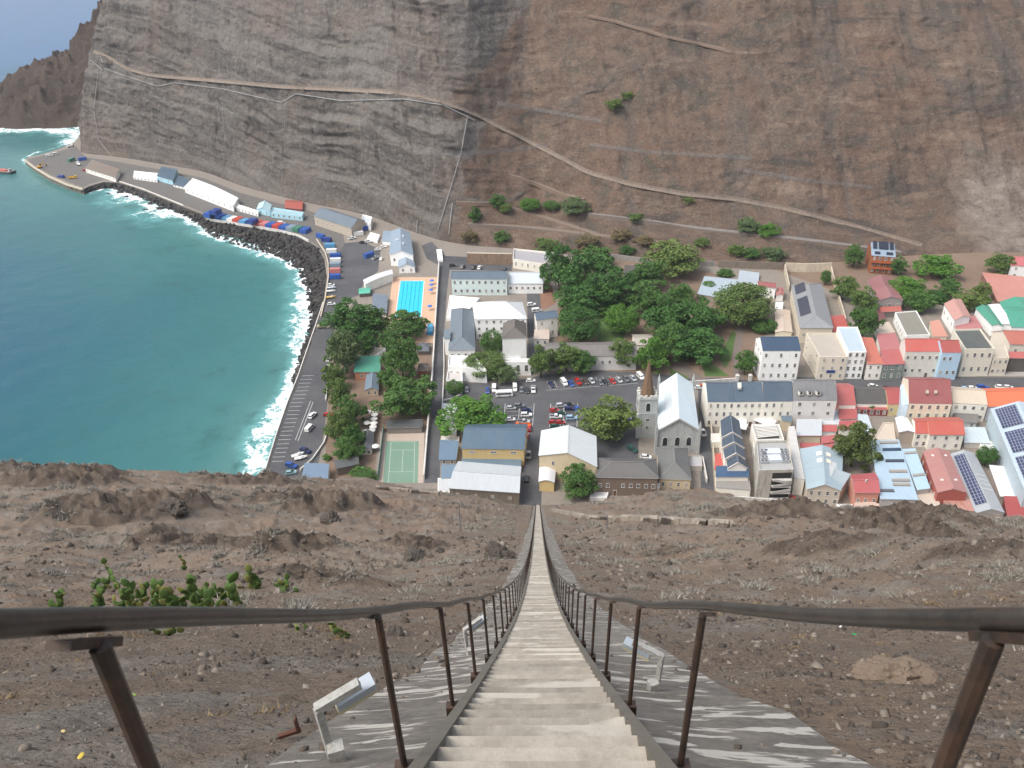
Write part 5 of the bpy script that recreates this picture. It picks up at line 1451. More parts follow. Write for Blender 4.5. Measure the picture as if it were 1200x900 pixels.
hq('pale grey low canopy in front of the light blue factory', (1038, 602), (1060, 602), (1056, 584), (1040, 584), 606, 'shed', (0.5, 0.53, 0.54), (0.36, 0.34, 0.3), rh=0.3, name='low_canopy', cat='canopy')
hq('plain beige flat roof between the factory and the rusty shed', (1072, 604), (1106, 604), (1095, 574), (1074, 578), 612, 'shed', (0.53, 0.44, 0.35), (0.5, 0.4, 0.32), rh=0.5, name='beige_roof_store', cat='store', oh=0.05)
T_, q_, _ = hq('old pinkish red shed with raised monitor roof and white ridge vents', (1099, 577), (1133, 577), (1112, 529), (1082, 529), 596, 'gabley', (0.4, 0.165, 0.14), (0.36, 0.1, 0.08), rh=1.6, name='pink_shed', cat='shed', wl=(4, 1), rust=0.05, oh=0.1)
for t in (0.22, 0.82): roof_panel(T_, q_, T_['_h'], 'gabley', 1.6, 0.2, 0.8, t, t + 0.04, 'ridge_vent', plain((0.66, 0.6, 0.55)), 0.35)
hq('very rusty low pink roof at the near end of the old monitor shed', (1108, 603), (1142.5, 603), (1138, 580), (1104, 579), 611, 'shed', (0.46, 0.22, 0.17), (0.4, 0.2, 0.15), rh=0.8, name='rusty_shed', cat='shed', rust=0.5, oh=0.1)
T_, q_, _ = hq('long grey warehouse roof with a strip of dark solar panels', (1144, 601), (1177, 600.5), (1142, 531), (1114, 532), 611, 'gabley', (0.35, 0.38, 0.4), (0.4, 0.38, 0.36), rh=1.6, name='solar_warehouse', cat='warehouse', win=(3, 1), oh=0.1)
roof_panel(T_, q_, T_['_h'], 'gabley', 1.6, 0.06, 0.44, 0.1, 0.94, 'solar_panel', SOLAR, 0.25)
for t in (0.32, 0.4, 0.48, 0.56): roof_panel(T_, q_, T_['_h'], 'gabley', 1.6, 0.56, 0.94, t, t + 0.012, 'roof_rib', plain((0.62, 0.62, 0.62)), 0.25)
hq('plain white roofed shed in the yard beside the solar warehouse', (1173, 581), (1195, 583), (1178, 548), (1160, 546.5), 590, 'shed', (0.7, 0.7, 0.68), (0.4, 0.34, 0.3), rh=0.4, name='white_roof_shed', cat='shed', wear=0.08)
hq('dark red roofed shed at the lower right edge of the town', (1182, 606), (1212, 606), (1200, 584), (1177, 583), 616, 'shed', (0.36, 0.05, 0.045), (0.25, 0.06, 0.045), rh=0.5, name='dark_red_shed', cat='shed')
T_, q_, _ = hq('tall pale blue building with three big solar arrays at the right edge', (1202, 577), (1275, 579), (1222, 475.5), (1161, 479), 606, 'gabley', (0.4, 0.5, 0.585), (0.42, 0.5, 0.54), rh=2.6, name='solar_building', cat='building', oh=0.1, dirt=0.15)
for t0, t1 in ((0.72, 0.97), (0.42, 0.67), (0.1, 0.37)): roof_panel(T_, q_, T_['_h'], 'gabley', 2.6, 0.05, 0.42, t0, t1, 'solar_panel', SOLAR, 0.3)
T_, q_, _ = hq('small bright red roofed house with a white dish near the hill edge', (1002.5, 577), (1030.5, 577), (1025, 554.5), (997, 557), 597, 'gablex', (0.42, 0.075, 0.075), (0.56, 0.27, 0.2), rh=1.4, name='red_roof_cottage', cat='house', win=(3, 1))
p = roof_pt(T_, q_, T_['_h'], 'gablex', 1.4, 0.5, 0.4); mb = MB(); mb.box((p.x, p.y, p.z + 0.7), (1.0, 0.3, 1.0), 0.4, 0, 0.7); mb.build('satellite_dish', WINFRAME, T_)
hq('salmon pink lower wing with white sloping parapet at the hill edge', (1000, 594), (1031, 605), (1030, 592), (1003, 583), 607, 'shed', (0.55, 0.4, 0.32), (0.58, 0.3, 0.2), rh=0.6, name='salmon_wing', cat='house', oh=0.0, fascia=(0.7, 0.66, 0.6))
hq('low white lean-to roof at the foot of the light blue workshop', (981, 597), (999, 598), (999, 592), (981, 592), 601, 'shed', (0.7, 0.7, 0.7), (0.5, 0.46, 0.4), rh=0.3, name='white_lean_to', cat='shed')

# ------------------------------------------------------------------ far side of the main street
T_, q_, _ = hx('white three storey building with navy blue roof facing the main street', (894, 411), (938.5, 411), (890, 391.5), (932, 391), 446, NAVY, WHITE_, win=(5, 3), name='navy_roof_building', cat='building', pitch=22, full=1.35, wl=(3, 3), oh=0.05, dirt=0.12, wear=0.15)
T_, q_, _ = hq('tall cream three storey building with flat terrace roof facing the main street', (961, 418), (993.5, 418), (980, 390), (945, 390), 445, 'flat', (0.42, 0.37, 0.3), (0.66, 0.6, 0.49), win=(3, 3), name='cream_building', cat='building', wl=(3, 3), parapet=0.7)
a, b = q_[0], q_[1]; d = (b - a).normalized(); c = a.lerp(b, 0.48) + Vector((d.y, -d.x)) * 0.12
mb = MB(); mb.box((c.x, c.y, T_['_h'] * 0.36), (3.6, 0.16, 1.3), math.atan2(d.y, d.x)); mb.build('sign_board', plain((0.03, 0.06, 0.2)), T_)
hq('narrow white four floor building with pale blue roof', (994, 412), (1015.5, 412), (1005, 383), (981, 383), 444, 'flat', (0.4, 0.5, 0.56), WHITE_, win=(3, 4), name='narrow_white_building', cat='building', parapet=0.5, dirt=0.15)
T_, q_, _ = hq('long cream building with grey hipped roof and two dark solar arrays', (938, 384), (976, 384), (962, 332.5), (928, 334.5), 402, 'hipy', (0.235, 0.245, 0.255), (0.62, 0.55, 0.43), rh=3.0, win=(4, 1), wl=(6, 1), name='long_cream_building', cat='building')
for t0, t1 in ((0.74, 0.96), (0.22, 0.62)): roof_panel(T_, q_, T_['_h'], 'hipy', 3.0, 0.06, 0.38, t0, t1, 'solar_panel', plain((0.05, 0.055, 0.075), 0.4), 0.25)
hq('small bright red roof squeezed behind the narrow white building', (976, 389), (995, 386), (988, 371), (972, 372), 396, 'shed', (0.46, 0.07, 0.045), OFFW, rh=0.6, name='red_rear_house', cat='house')
hq('long orange red roofed house right of the narrow white building', (1017, 426), (1034.5, 426), (1022, 398), (1009, 397), 445, 'shed', (0.52, 0.125, 0.07), OFFW, win=(2, 2), rh=0.8, name='orange_red_house', cat='house')
hq('red roofed house with a green verandah on the main street', (1035, 427), (1060, 426), (1057, 411), (1032, 413), 445, 'shed', (0.42, 0.09, 0.085), (0.2, 0.24, 0.22), rh=0.9, win=(3, 2), name='verandah_house', cat='house')
hq('pinkish red upper roof behind the house with the green verandah', (1033, 411.5), (1056, 409), (1048, 391.5), (1028, 393), 418, 'shed', (0.45, 0.14, 0.14), OFFW, rh=0.6, name='pink_upper_house', cat='house')
hq('house with faded cream and rust sheet roof above the pinkish upper roof', (1029, 391), (1048, 389), (1041, 378.5), (1024, 380), 397, 'shed', (0.56, 0.46, 0.35), OFFW, rh=0.5, name='faded_roof_house', cat='house', rust=0.15)
hq('small dark maroon roof below the twin roofed house', (1024, 379), (1038.5, 376), (1033, 363), (1021, 364), 384, 'shed', (0.17, 0.05, 0.05), OFFW, rh=0.5, name='maroon_shed', cat='shed')
hx('cream house with wide bright red roof on the main street', (1061.5, 412), (1103.5, 412), (1059, 394), (1100.5, 393), 442, (0.47, 0.075, 0.05), (0.66, 0.64, 0.57), win=(5, 2), name='wide_red_house', cat='house', pitch=24, oh=0.05, door=3, full=1.3)
hx('light blue house with red roof and a red awning', (1104.5, 413), (1127, 413), (1102, 395.5), (1117, 395), 445, (0.36, 0.06, 0.045), (0.42, 0.58, 0.7), win=(3, 2), name='light_blue_house', cat='house', pitch=24, oh=0.05, full=1.3)
hq('cream shop with dark flat roof and deep white parapet', (1131.5, 409), (1166, 408.5), (1149, 385), (1117, 386), 441, 'flat', (0.085, 0.095, 0.085), (0.68, 0.64, 0.53), win=(4, 2), name='cream_shop', cat='shop', parapet=0.8, wh=2.2, wl=(3, 1))
hq('low cream annex with two rows of small windows right of the cream shop', (1164, 419.5), (1183, 419), (1177, 404), (1160, 405), 440, 'flat', (0.5, 0.43, 0.33), (0.66, 0.6, 0.48), win=(3, 2), name='cream_annex', cat='shop', parapet=0.4)
hx('white house with rusty orange red roof at the right edge of the main street', (1184, 403), (1230, 404), (1171, 384), (1215, 384), 420, (0.42, 0.11, 0.065), (0.68, 0.62, 0.52), win=(3, 1), name='rusty_red_house', cat='house', pitch=22, rust=0.15, full=1.3)
hq('red awning shop front under the rusty orange red roof', (1184, 419), (1226, 420), (1224, 414.5), (1183, 413.5), 436, 'shed', (0.46, 0.09, 0.07), (0.1, 0.09, 0.08), rh=0.5, name='awning_shop', cat='shop')
hq('left green roofed house with a white lower roof', (1163, 381), (1175, 382), (1158, 358), (1144, 361), 394, 'gabley', GREENR, WHITE_, rh=1.0, name='green_roof_house', cat='house')
hq('white sheet roof between the two green roofed houses', (1174, 379), (1187, 379), (1170, 357), (1158, 358), 388, 'shed', (0.7, 0.7, 0.68), WHITE_, rh=0.4, name='white_link_house', cat='house', wear=0.1)
hq('right green hipped roof house at the edge of the picture', (1186, 383), (1226, 383), (1205, 356), (1174, 361), 392, 'hipx', (0.028, 0.29, 0.19), WHITE_, rh=2.0, name='green_roof_house', cat='house')
hq('upper green roof with white walls just below the broad salmon roof', (1178, 364), (1222, 366), (1205, 349), (1172, 354), 372, 'gabley', (0.03, 0.3, 0.19), WHITE_, rh=1.6, name='green_roof_house', cat='house', win=(3, 1))
hq('broad salmon red roof on a brown shed at the right edge', (1170, 353), (1230, 355), (1212, 327), (1151, 320.5), 361, 'shed', (0.5, 0.19, 0.14), (0.25, 0.13, 0.1), rh=0.6, name='salmon_shed', cat='shed')
hx('white house with pink red roof at the foot of the rocky slope', (1185, 311), (1225, 312), (1187, 301), (1222, 301), 327, (0.48, 0.11, 0.11), WHITE_, win=(3, 2), name='pink_roof_house', cat='house', pitch=24)
hq('white house with faded pink gable roof among the garden shrubs', (1119, 375), (1137, 371), (1126, 351), (1107, 356), 390, 'gabley', (0.5, 0.24, 0.19), WHITE_, rh=1.4, name='faded_pink_house', cat='house', wl=(3, 1))
hq('pink red flat roofed rear house above the cream shop', (1121, 386), (1151, 384), (1142, 371.5), (1117, 374), 394, 'shed', (0.45, 0.15, 0.14), WHITE_, rh=0.5, name='pink_rear_house', cat='house')
hq('small salmon roofed lean-to between two white houses', (1094, 394), (1110, 394), (1100, 376), (1090, 378), 402, 'shed', (0.56, 0.24, 0.16), CREAM, rh=0.5, name='salmon_lean_to', cat='shed')
hq('long white house with mossy grey flat roof and a row of side windows', (1062, 393), (1090, 392), (1074, 364), (1049, 366), 405, 'flat', (0.23, 0.215, 0.17), WHITE_, wl=(6, 1), name='mossy_roof_house', cat='house', parapet=0.4)
T_, q_, _ = hq('front of the twin maroon roofed house with three white framed windows', (1029, 352), (1058, 351), (1050, 339), (1024, 341), 366, 'gabley', (0.3, 0.115, 0.115), (0.3, 0.29, 0.27), rh=2.0, win=(3, 1), name='twin_roof_house', cat='house', ww=2.0, wh=1.8)
hq('rear half of the twin maroon roofed house', (1023, 343), (1051, 340), (1043, 325), (1018, 328), 352, 'gabley', (0.27, 0.1, 0.1), (0.3, 0.28, 0.26), rh=2.0, name='twin_roof_house', cat='house')
hq('small red porch roof below the twin maroon roofed house', (1033, 365), (1056, 364.5), (1055, 359.5), (1031, 360.5), 372, 'shed', (0.44, 0.1, 0.065), (0.2, 0.17, 0.15), rh=0.4, name='red_porch', cat='porch')
T_, q_, _ = hx('orange brown timber house with balconies and dark solar panels on its roof', (1022, 299), (1049, 301), (1021, 285), (1048, 285), 321, (0.22, 0.3, 0.38), (0.3, 0.11, 0.045), win=(4, 3), name='timber_house', cat='house', pitch=24)
for s0, s1, t0, t1 in ((0.05, 0.22, 0.22, 0.46), (0.3, 0.72, 0.22, 0.46), (0.78, 0.95, 0.22, 0.46), (0.12, 0.36, 0.03, 0.12), (0.62, 0.92, 0.03, 0.12)):
    roof_panel(T_, q_, T_['_h'], 'gablex', 5.2, s0, s1, t0, t1, 'solar_panel', plain((0.015, 0.02, 0.035), 0.3), 0.3)
a, b = q_[0], q_[1]; d = (b - a).normalized(); nrm = Vector((d.y, -d.x)); L = (b - a).length; h = T_['_h']
for k in range(1, 3):
    mb = MB(); c = a.lerp(b, 0.5) + nrm * 0.9; z = h * k / 3
    mb.box((c.x, c.y, z), (L, 1.8, 0.2), math.atan2(d.y, d.x)); c2 = a.lerp(b, 0.5) + nrm * 1.75
    mb.box((c2.x, c2.y, z + 0.6), (L, 0.12, 0.95), math.atan2(d.y, d.x)); mb.build('balcony', plain((0.36, 0.1, 0.035), 0.7), T_)

# ------------------------------------------------------------------ the church
STONEG = paint((0.42, 0.44, 0.43), 0.9, 0.45)
T_, q_, _ = hq('grey rendered church nave with pale ice blue roof and arched windows', (770.5, 505.5), (819, 505), (811.5, 450), (773, 450.5), 531, 'gabley', (0.55, 0.66, 0.70), (0.5, 0.51, 0.5), rh=5.2, name='church', cat='church', oh=0.15, wear=0.1, wmat=STONEG, seam=3.0)
h = T_['_h']
def arched(parent, c, nrm, w, hh):
    t = Vector((-nrm.y, nrm.x, 0)); n3 = Vector((nrm.x, nrm.y, 0))
    mb = MB()
    def ring(ww, h1, off):
        pts = [(-ww / 2, 0), (ww / 2, 0), (ww / 2, h1)]
        for k in range(1, 6):
            a = math.pi * k / 6; pts.append((ww / 2 * math.cos(a), h1 + ww * 0.62 * math.sin(a)))
        pts.append((-ww / 2, h1))
        return [Vector(c) + t * x + Vector((0, 0, z)) + n3 * off for x, z in pts]
    o1, i1 = ring(w + 0.5, hh, 0.12), ring(w, hh, 0.12)
    o0, i0 = ring(w + 0.5, hh, -0.05), ring(w, hh, 0.03)
    n = len(o1)
    for k in range(n):
        j = (k + 1) % n
        mb.face([o1[k], o1[j], i1[j], i1[k]], 1); mb.face([o0[k], o0[j], o1[j], o1[k]], 1); mb.face([i1[k], i1[j], i0[j], i0[k]], 1)
    mb.face(i0, 0)
    return mb.build('arched_window', [GLASS, paint((0.55, 0.55, 0.53))], parent)
a, b = q_[0], q_[1]; d = (b - a).normalized(); nrm = Vector((d.y, -d.x))
for s in (0.2, 0.5, 0.78):
    c = a.lerp(b, s); arched(T_, (c.x, c.y, h * 0.36), nrm, 1.7, h * 0.26)
e = expand(q_, 0.3)
A = (e[0] + e[1]) / 2
for p in (e[0], e[1]):
    mb = MB(); mb.bar((p.x, p.y, h + 0.25), (A.x, A.y, h + 5.55), 0.6, 0.5); mb.build('coping', paint((0.42, 0.43, 0.42)), T_)
for p in (e[0], e[1], e[2], e[3]):
    mb = MB(); mb.box((p.x, p.y, (h + 2.2) / 2), (0.9, 0.9, h + 2.2)); mb.box((p.x, p.y, h + 3.4), (0.8, 0.8, 2.4), 0, 0, 0.1); mb.build('pinnacle', STONEG, T_)
# tower with broach spire
q4, hT = qpx((748, 467), (769.5, 467.5), (768.5, 455), (749, 455), 514)
cx = sum(p.x for p in q4) / 4; cy = sum(p.y for p in q4) / 4
wT = (q4[1] - q4[0]).length
TW = thing('church_tower', 'square grey church tower with battlements and a tapering brown spire', 'church tower', (cx, cy, 0))
mb = MB(); mb.box((cx, cy, hT / 2 - 0.75), (wT, wT, hT + 1.5)); mb.box((cx, cy, hT * 0.62), (wT + 0.35, wT + 0.35, 0.35)); mb.box((cx, cy, hT - 0.6), (wT + 0.4, wT + 0.4, 0.5)); mb.build('tower_wall', STONEG, TW)
mb = MB()
for k in range(4):
    for i in range(4):
        o = (i - 1.5) * wT / 3.6; s = wT / 2 - 0.25
        x, y = ((o, -s), (o, s), (-s, o), (s, o))[k]
        if k > 1 and i in (0, 3): continue
        mb.box((cx + x, cy + y, hT + 0.45), (wT / 7.5, 0.5, 0.9) if k < 2 else (0.5, wT / 7.5, 0.9))
mb.build('battlement', paint((0.62, 0.6, 0.54)), TW)
# spire height from the photograph: apex at (762, 420)
z = hT
for _ in range(60):
    if proj((cx, cy, z))[1] < 420.5: break
    z += 0.25
def spire_mat():
    m, nt, bs = new_mat('spire_shingle')
    n = noise(nt, pos(nt, (1, 1, 0.3)), 1.4, 5, 0.7); w = nt.nodes.new('ShaderNodeTexWave'); w.bands_direction = 'Z'; w.inputs['Scale'].default_value = 0.6
    nt.links.new(pos(nt), w.inputs['Vector'])
    c = mix(nt, n, (0.12, 0.075, 0.045), (0.22, 0.14, 0.085)); c = mix(nt, ramp(nt, w.outputs['Fac'], [(0.0, 0.25), (0.3, 0.0)]), c, (0.07, 0.045, 0.03))
    nt.links.new(c, bs.inputs['Base Color']); bs.inputs['Roughness'].default_value = 0.9
    return m
mb = MB(); r0 = wT * 0.41
for k in range(8):
    a0, a1 = math.pi * (k + 0.5) / 4, math.pi * (k + 1.5) / 4
    mb.face([(cx + r0 * math.cos(a0), cy + r0 * math.sin(a0), hT - 0.3), (cx + r0 * math.cos(a1), cy + r0 * math.sin(a1), hT - 0.3), (cx, cy, z)])
mb.build('spire', spire_mat(), TW)
mb = MB(); mb.tube([(cx, cy, z - 0.2), (cx, cy, z + 1.3)], 0.07, 6); mb.build('finial', STEEL, TW)
arched(TW, (cx, cy - wT / 2, hT * 0.68), Vector((0, -1)), 1.6, hT * 0.14)
for f in (0.46, 0.27):
    put_window(TW, (cx, cy - wT / 2 - 0.005, hT * f), (0, -1), 1.4, 1.4)
arched(TW, (cx - wT / 2, cy, hT * 0.68), Vector((-1, 0)), 1.6, hT * 0.14)
for sx in (-1, 1):
    mb = MB(); mb.box((cx + sx * (wT / 2 + 0.25), cy - wT / 2 + 0.5, hT * 0.3), (1.0, 1.4, hT * 0.6)); mb.build('buttress', STONEG, TW)
# ------------------------------------------------------------------ trees and shrubs
def crown_mesh(name, seed, clumps, leaves, squash, leaf, hollow=0.55):
    rg = np.random.default_rng(seed)
    C = []
    while len(C) < clumps:
        p = rg.normal(size=3); p /= np.linalg.norm(p)
        r = rg.uniform(hollow, 0.92)
        p = p * r
        if p[2] < -0.8: continue
        p[2] = p[2] if p[2] > 0 else p[2] * squash
        C.append(p)
    C = np.array(C); CR = rg.uniform(0.2, 0.36, clumps)
    ext = rg.random(clumps) < (0.0 if hollow > 0.7 else 0.16)
    C[ext] *= rg.uniform(1.03, 1.2, (ext.sum(), 1)) / np.linalg.norm(C[ext], axis=1)[:, None] * np.array([1, 1, .85]); CR[ext] = rg.uniform(0.12, 0.22, ext.sum())
    V = []
    per = leaves // clumps
    for c, r in zip(C, CR):
        d = rg.normal(size=(per, 3)); d /= np.linalg.norm(d, axis=1)[:, None]
        d[:, 2] = np.where(d[:, 2] < -0.35, -d[:, 2], d[:, 2])
        rad = r * rg.uniform(0.45, 1.12, per) ** 0.6
        P = c + d * rad[:, None] * np.array([1.1, 1.1, 0.8])
        nrm = d * 0.6 + rg.normal(size=(per, 3)) * 0.55 + np.array([0, 0, 0.35])
        nrm /= np.linalg.norm(nrm, axis=1)[:, None]
        a = np.cross(nrm, rg.normal(size=(per, 3))); a /= np.linalg.norm(a, axis=1)[:, None] + 1e-9
        b = np.cross(nrm, a)
        s = leaf * rg.uniform(0.6, 1.5, per)[:, None]
        V.append(np.stack([P - a * s, P - b * s * 0.6, P + a * s, P + b * s * 0.6], 1).reshape(-1, 3))
    V = np.concatenate(V)
    F = np.arange(len(V)).reshape(-1, 4)
    return V, F, C

BARK = plain((0.13, 0.105, 0.08), 0.9, 0.0, 0.3, 2.0)
CROWNS, TRUNKS = [], []
LEAF0 = leaf_mat((0.04, 0.075, 0.022))
for i, (cl, lv, sq, lf, hl) in enumerate(((70, 9000, 0.8, 0.05, 0.4), (84, 9000, 0.75, 0.05, 0.45), (56, 8000, 0.8, 0.052, 0.35), (110, 10000, 0.8, 0.042, 0.74), (76, 8500, 0.7, 0.05, 0.42))):
    V, F, C = crown_mesh('crown', 300 + i, cl, lv, sq, lf, hl)
    o = from_arrays('crown', V, F, LEAF0); CROWNS.append(o.data); bpy.data.objects.remove(o)
    mb = MB()
    rr = random.Random(50 + i)
    mb.tube([(0, 0, -1.9), (rr.uniform(-.05, .05), rr.uniform(-.05, .05), -1.0), (0, 0, -0.45)], [0.085, 0.06, 0.05], 7)
    for k in range(7):
        t = C[rr.randrange(len(C))]
        m_ = (t[0] * 0.45 + rr.uniform(-.08, .08), t[1] * 0.45 + rr.uniform(-.08, .08), -0.35 + t[2] * 0.35)
        mb.tube([(0, 0, -0.55), m_, tuple(t * 0.95)], [0.045, 0.028, 0.01], 5)
    o = mb.build('trunk', BARK, smooth=True); TRUNKS.append(o.data); bpy.data.objects.remove(o)

GREENS = {'dark': (0.042, 0.108, 0.024), 'mid': (0.06, 0.13, 0.03), 'bright': (0.07, 0.165, 0.024), 'olive': (0.085, 0.14, 0.036), 'grey': (0.08, 0.125, 0.05), 'yellow': (0.105, 0.155, 0.04), 'rusty': (0.078, 0.11, 0.03), 'dry': (0.14, 0.115, 0.06)}
def plant_at(cx, cy, rx, ry, kind, tone, label, name='tree', cat='tree', group=None, ground=None):
    """crown centre and half sizes as seen in the photograph, standing on the town plane or on a slope point"""
    base0 = ground if ground is not None else G(cx, cy + ry * 0.7)
    dep = base0.y * CP + (CAMZ - base0.z) * SP
    s = FPX / dep
    a = rx / s
    sd = (CAMZ - base0.z) / (base0 - Vector((0, 0, CAMZ))).length
    cd = math.sqrt(1 - sd * sd)
    c2 = (ry / s) ** 2 - (a * sd) ** 2
    c = math.sqrt(max(c2, 0.0)) / cd if c2 > 0 else 0
    c = min(max(c, 0.55 * a), 1.4 * a)
    shrub = name != 'tree'
    zc = base0.z + c * (0.75 if shrub else 0.95) + (0 if shrub else 0.5)
    if ground is not None:
        b = ground
    else:
        b = G(cx, cy, zc); b = Vector((b.x, b.y, 0.0))
    T = thing(name, label, cat, b, group, random.uniform(0, 6.28))
    o = bpy.data.objects.new('crown' if not shrub else 'foliage', CROWNS[kind]); COL.objects.link(o); o.parent = T
    o.location = (0, 0, zc - b.z); o.scale = (a * random.uniform(.88, 1.12), a * random.uniform(.88, 1.12), c * random.uniform(.92, 1.06))
    if o.material_slots:
        o.material_slots[0].link = 'OBJECT'; o.material_slots[0].material = leaf_mat(scl(GREENS[tone], 1.15))
    t = bpy.data.objects.new('trunk' if not shrub else 'stem', TRUNKS[kind]); COL.objects.link(t); t.parent = T
    t.location = o.location; t.scale = (min(a, 6), min(a, 6), (zc - b.z) / 1.85)
    return T

TREES = [
 (415, 377, 29, 24, 0, 'dark', 'large dark green tree at the seaward end of the seafront trees'),
 (402, 412, 20, 28, 1, 'grey', 'grey green crowned tree on the seafront below the large dark one'),
 (437, 378, 14, 18, 4, 'olive', 'thin olive tree touching the right of the large dark seafront tree'),
 (473, 380, 20, 18, 0, 'mid', 'green tree hanging over the near end of the swimming pool'),
 (488, 382, 13, 13, 2, 'mid', 'smaller green tree at the pool corner by the blue box'),
 (470, 420, 22, 26, 1, 'mid', 'full green tree between the green roofed hut and the gazebo'),
 (476, 466, 30, 25, 4, 'mid', 'wide green tree above the grey court pavilion'),
 (397, 462, 15, 20, 2, 'olive', 'olive tree at the seafront road beside the gravel yard'),
 (400, 500, 17, 28, 1, 'olive', 'tall olive tree beside the round white parasols'),
 (408, 528, 16, 15, 0, 'mid', 'green tree above the grey lean-to shelter'),
 (428, 404, 15, 16, 4, 'dark', 'dark tree between the large seafront tree and the beige cabin'),
 (391, 442, 12, 15, 1, 'olive', 'small olive tree at the road edge below the grey green one'),
 (411, 482, 16, 18, 0, 'mid', 'green tree in the middle of the seafront belt above the parasols'),
 (413, 512, 13, 15, 2, 'dark', 'dark tree between the bar roof and the tall olive tree'),
 (455, 398, 12, 12, 1, 'mid', 'small green tree at the near left corner of the pool'),
 (456, 444, 13, 14, 2, 'mid', 'green tree between the kiosk and the brown gazebo'),
 (700, 300, 16, 12, 4, 'mid', 'small green tree behind the tallest garden trees'),
 (742, 330, 14, 14, 1, 'dark', 'dark tree half hiding the white cottage'),
 (838, 372, 14, 13, 4, 'mid', 'green tree filling in left of the broad domed olive tree'),
 (577, 402, 13, 15, 3, 'mid', 'round yellow green tree in the castle courtyard'),
 (569, 427, 24, 13, 3, 'olive', 'broad umbrella shaped olive tree over the castle front'),
 (592, 438, 14, 11, 4, 'grey', 'small grey green tree beside the arched castle window'),
 (552, 487, 31, 23, 0, 'bright', 'spreading bright green tree behind the yellow hall'),
 (634, 424, 16, 19, 2, 'olive', 'light olive street tree at the left end of the parked row'),
 (664, 420, 19, 17, 4, 'olive', 'light olive street tree over the middle of the parked row'),
 (684, 424, 13, 14, 2, 'mid', 'small green street tree in the middle of the parked row'),
 (731, 414, 16, 17, 1, 'olive', 'olive street tree near the right end of the parked row'),
 (764, 417, 17, 19, 0, 'bright', 'bright green tree just behind the church spire'),
 (713, 492, 33, 28, 2, 'yellow', 'big yellowish plane tree in the square left of the church tower'),
 (655, 315, 19, 28, 0, 'dark', 'tall dark tree at the left end of the castle gardens'),
 (690, 322, 30, 28, 0, 'dark', 'biggest dark green tree in the castle gardens'),
 (682, 348, 28, 20, 1, 'dark', 'dark green tree below the biggest garden tree'),
 (716, 340, 22, 24, 4, 'dark', 'dark green tree left of the white cottage'),
 (679, 381, 23, 20, 3, 'dark', 'round clipped dark tree in the castle gardens'),
 (729, 375, 18, 18, 3, 'bright', 'round clipped bright green tree in the castle gardens'),
 (762, 322, 19, 19, 4, 'mid', 'green tree just right of the white cottage'),
 (790, 303, 30, 20, 1, 'yellow', 'pale yellowish green tree above the cottage at the slope foot'),
 (760, 350, 22, 20, 0, 'mid', 'green tree in front of the white cottage'),
 (797, 345, 15, 11, 0, 'mid', 'low green tree beside the path to the cafe'),
 (780, 372, 26, 24, 2, 'dark', 'dense dark tree in the middle of the castle gardens'),
 (812, 375, 28, 24, 4, 'dark', 'dense dark tree right of the middle of the castle gardens'),
 (785, 402, 20, 22, 1, 'mid', 'leafy tree behind the church roof ridge'),
 (816, 403, 32, 20, 2, 'dark', 'dark tree with bare pale branches above the lawns'),
 (871, 357, 31, 24, 3, 'olive', 'broad domed olive tree beside the cafe'),
 (874, 425, 11, 16, 2, 'mid', 'slim green tree left of the navy roofed building'),
 (678, 565, 19, 19, 1, 'mid', 'bushy green tree in front of the assembly hall gable'),
 (1002, 523, 26, 27, 0, 'rusty', 'big rusty green tree among the red and blue roofs'),
 (1157, 534, 12, 12, 3, 'dark', 'dark green tree in the yard beside the white roofed shed'),
 (1001, 300, 11, 13, 1, 'mid', 'green tree left of the timber house'),
 (1012, 352, 14, 15, 2, 'olive', 'olive tree left of the twin maroon roofed house'),
 (1014, 378, 16, 20, 4, 'mid', 'green tree behind the pink upper roof'),
 (990, 338, 15, 14, 2, 'olive', 'olive bush tree in the yard right of the grey hipped roof'),
 (1063, 338, 20, 14, 0, 'bright', 'bright green tree right of the twin maroon roofs'),
 (1052, 311, 11, 11, 2, 'mid', 'green tree at the right side of the timber house'),
 (1098, 312, 21, 10, 0, 'bright', 'flat bright green tree on the terrace right of the timber house'),
 (1078, 352, 18, 13, 1, 'mid', 'green tree behind the mossy flat roof'),
 (1112, 337, 14, 12, 4, 'mid', 'green garden tree behind the faded pink gable'),
 (1135, 352, 15, 12, 2, 'yellow', 'yellow green garden tree left of the broad salmon roof'),
 (1151, 342, 10, 10, 0, 'yellow', 'small yellow leaved tree touching the salmon roof'),
 (1172, 309, 14, 13, 1, 'olive', 'olive tree left of the pink red roofed white house'),
 (968, 325, 6, 10, 3, 'mid', 'small tree inside the cream ruined walls'),
 (1020, 479, 4, 7, 2, 'bright', 'tiny bright tree behind the yellow rear wall'),
]
for cx, cy, rx, ry, k, tn, lb in TREES: plant_at(cx, cy, rx, ry, k, tn, lb)
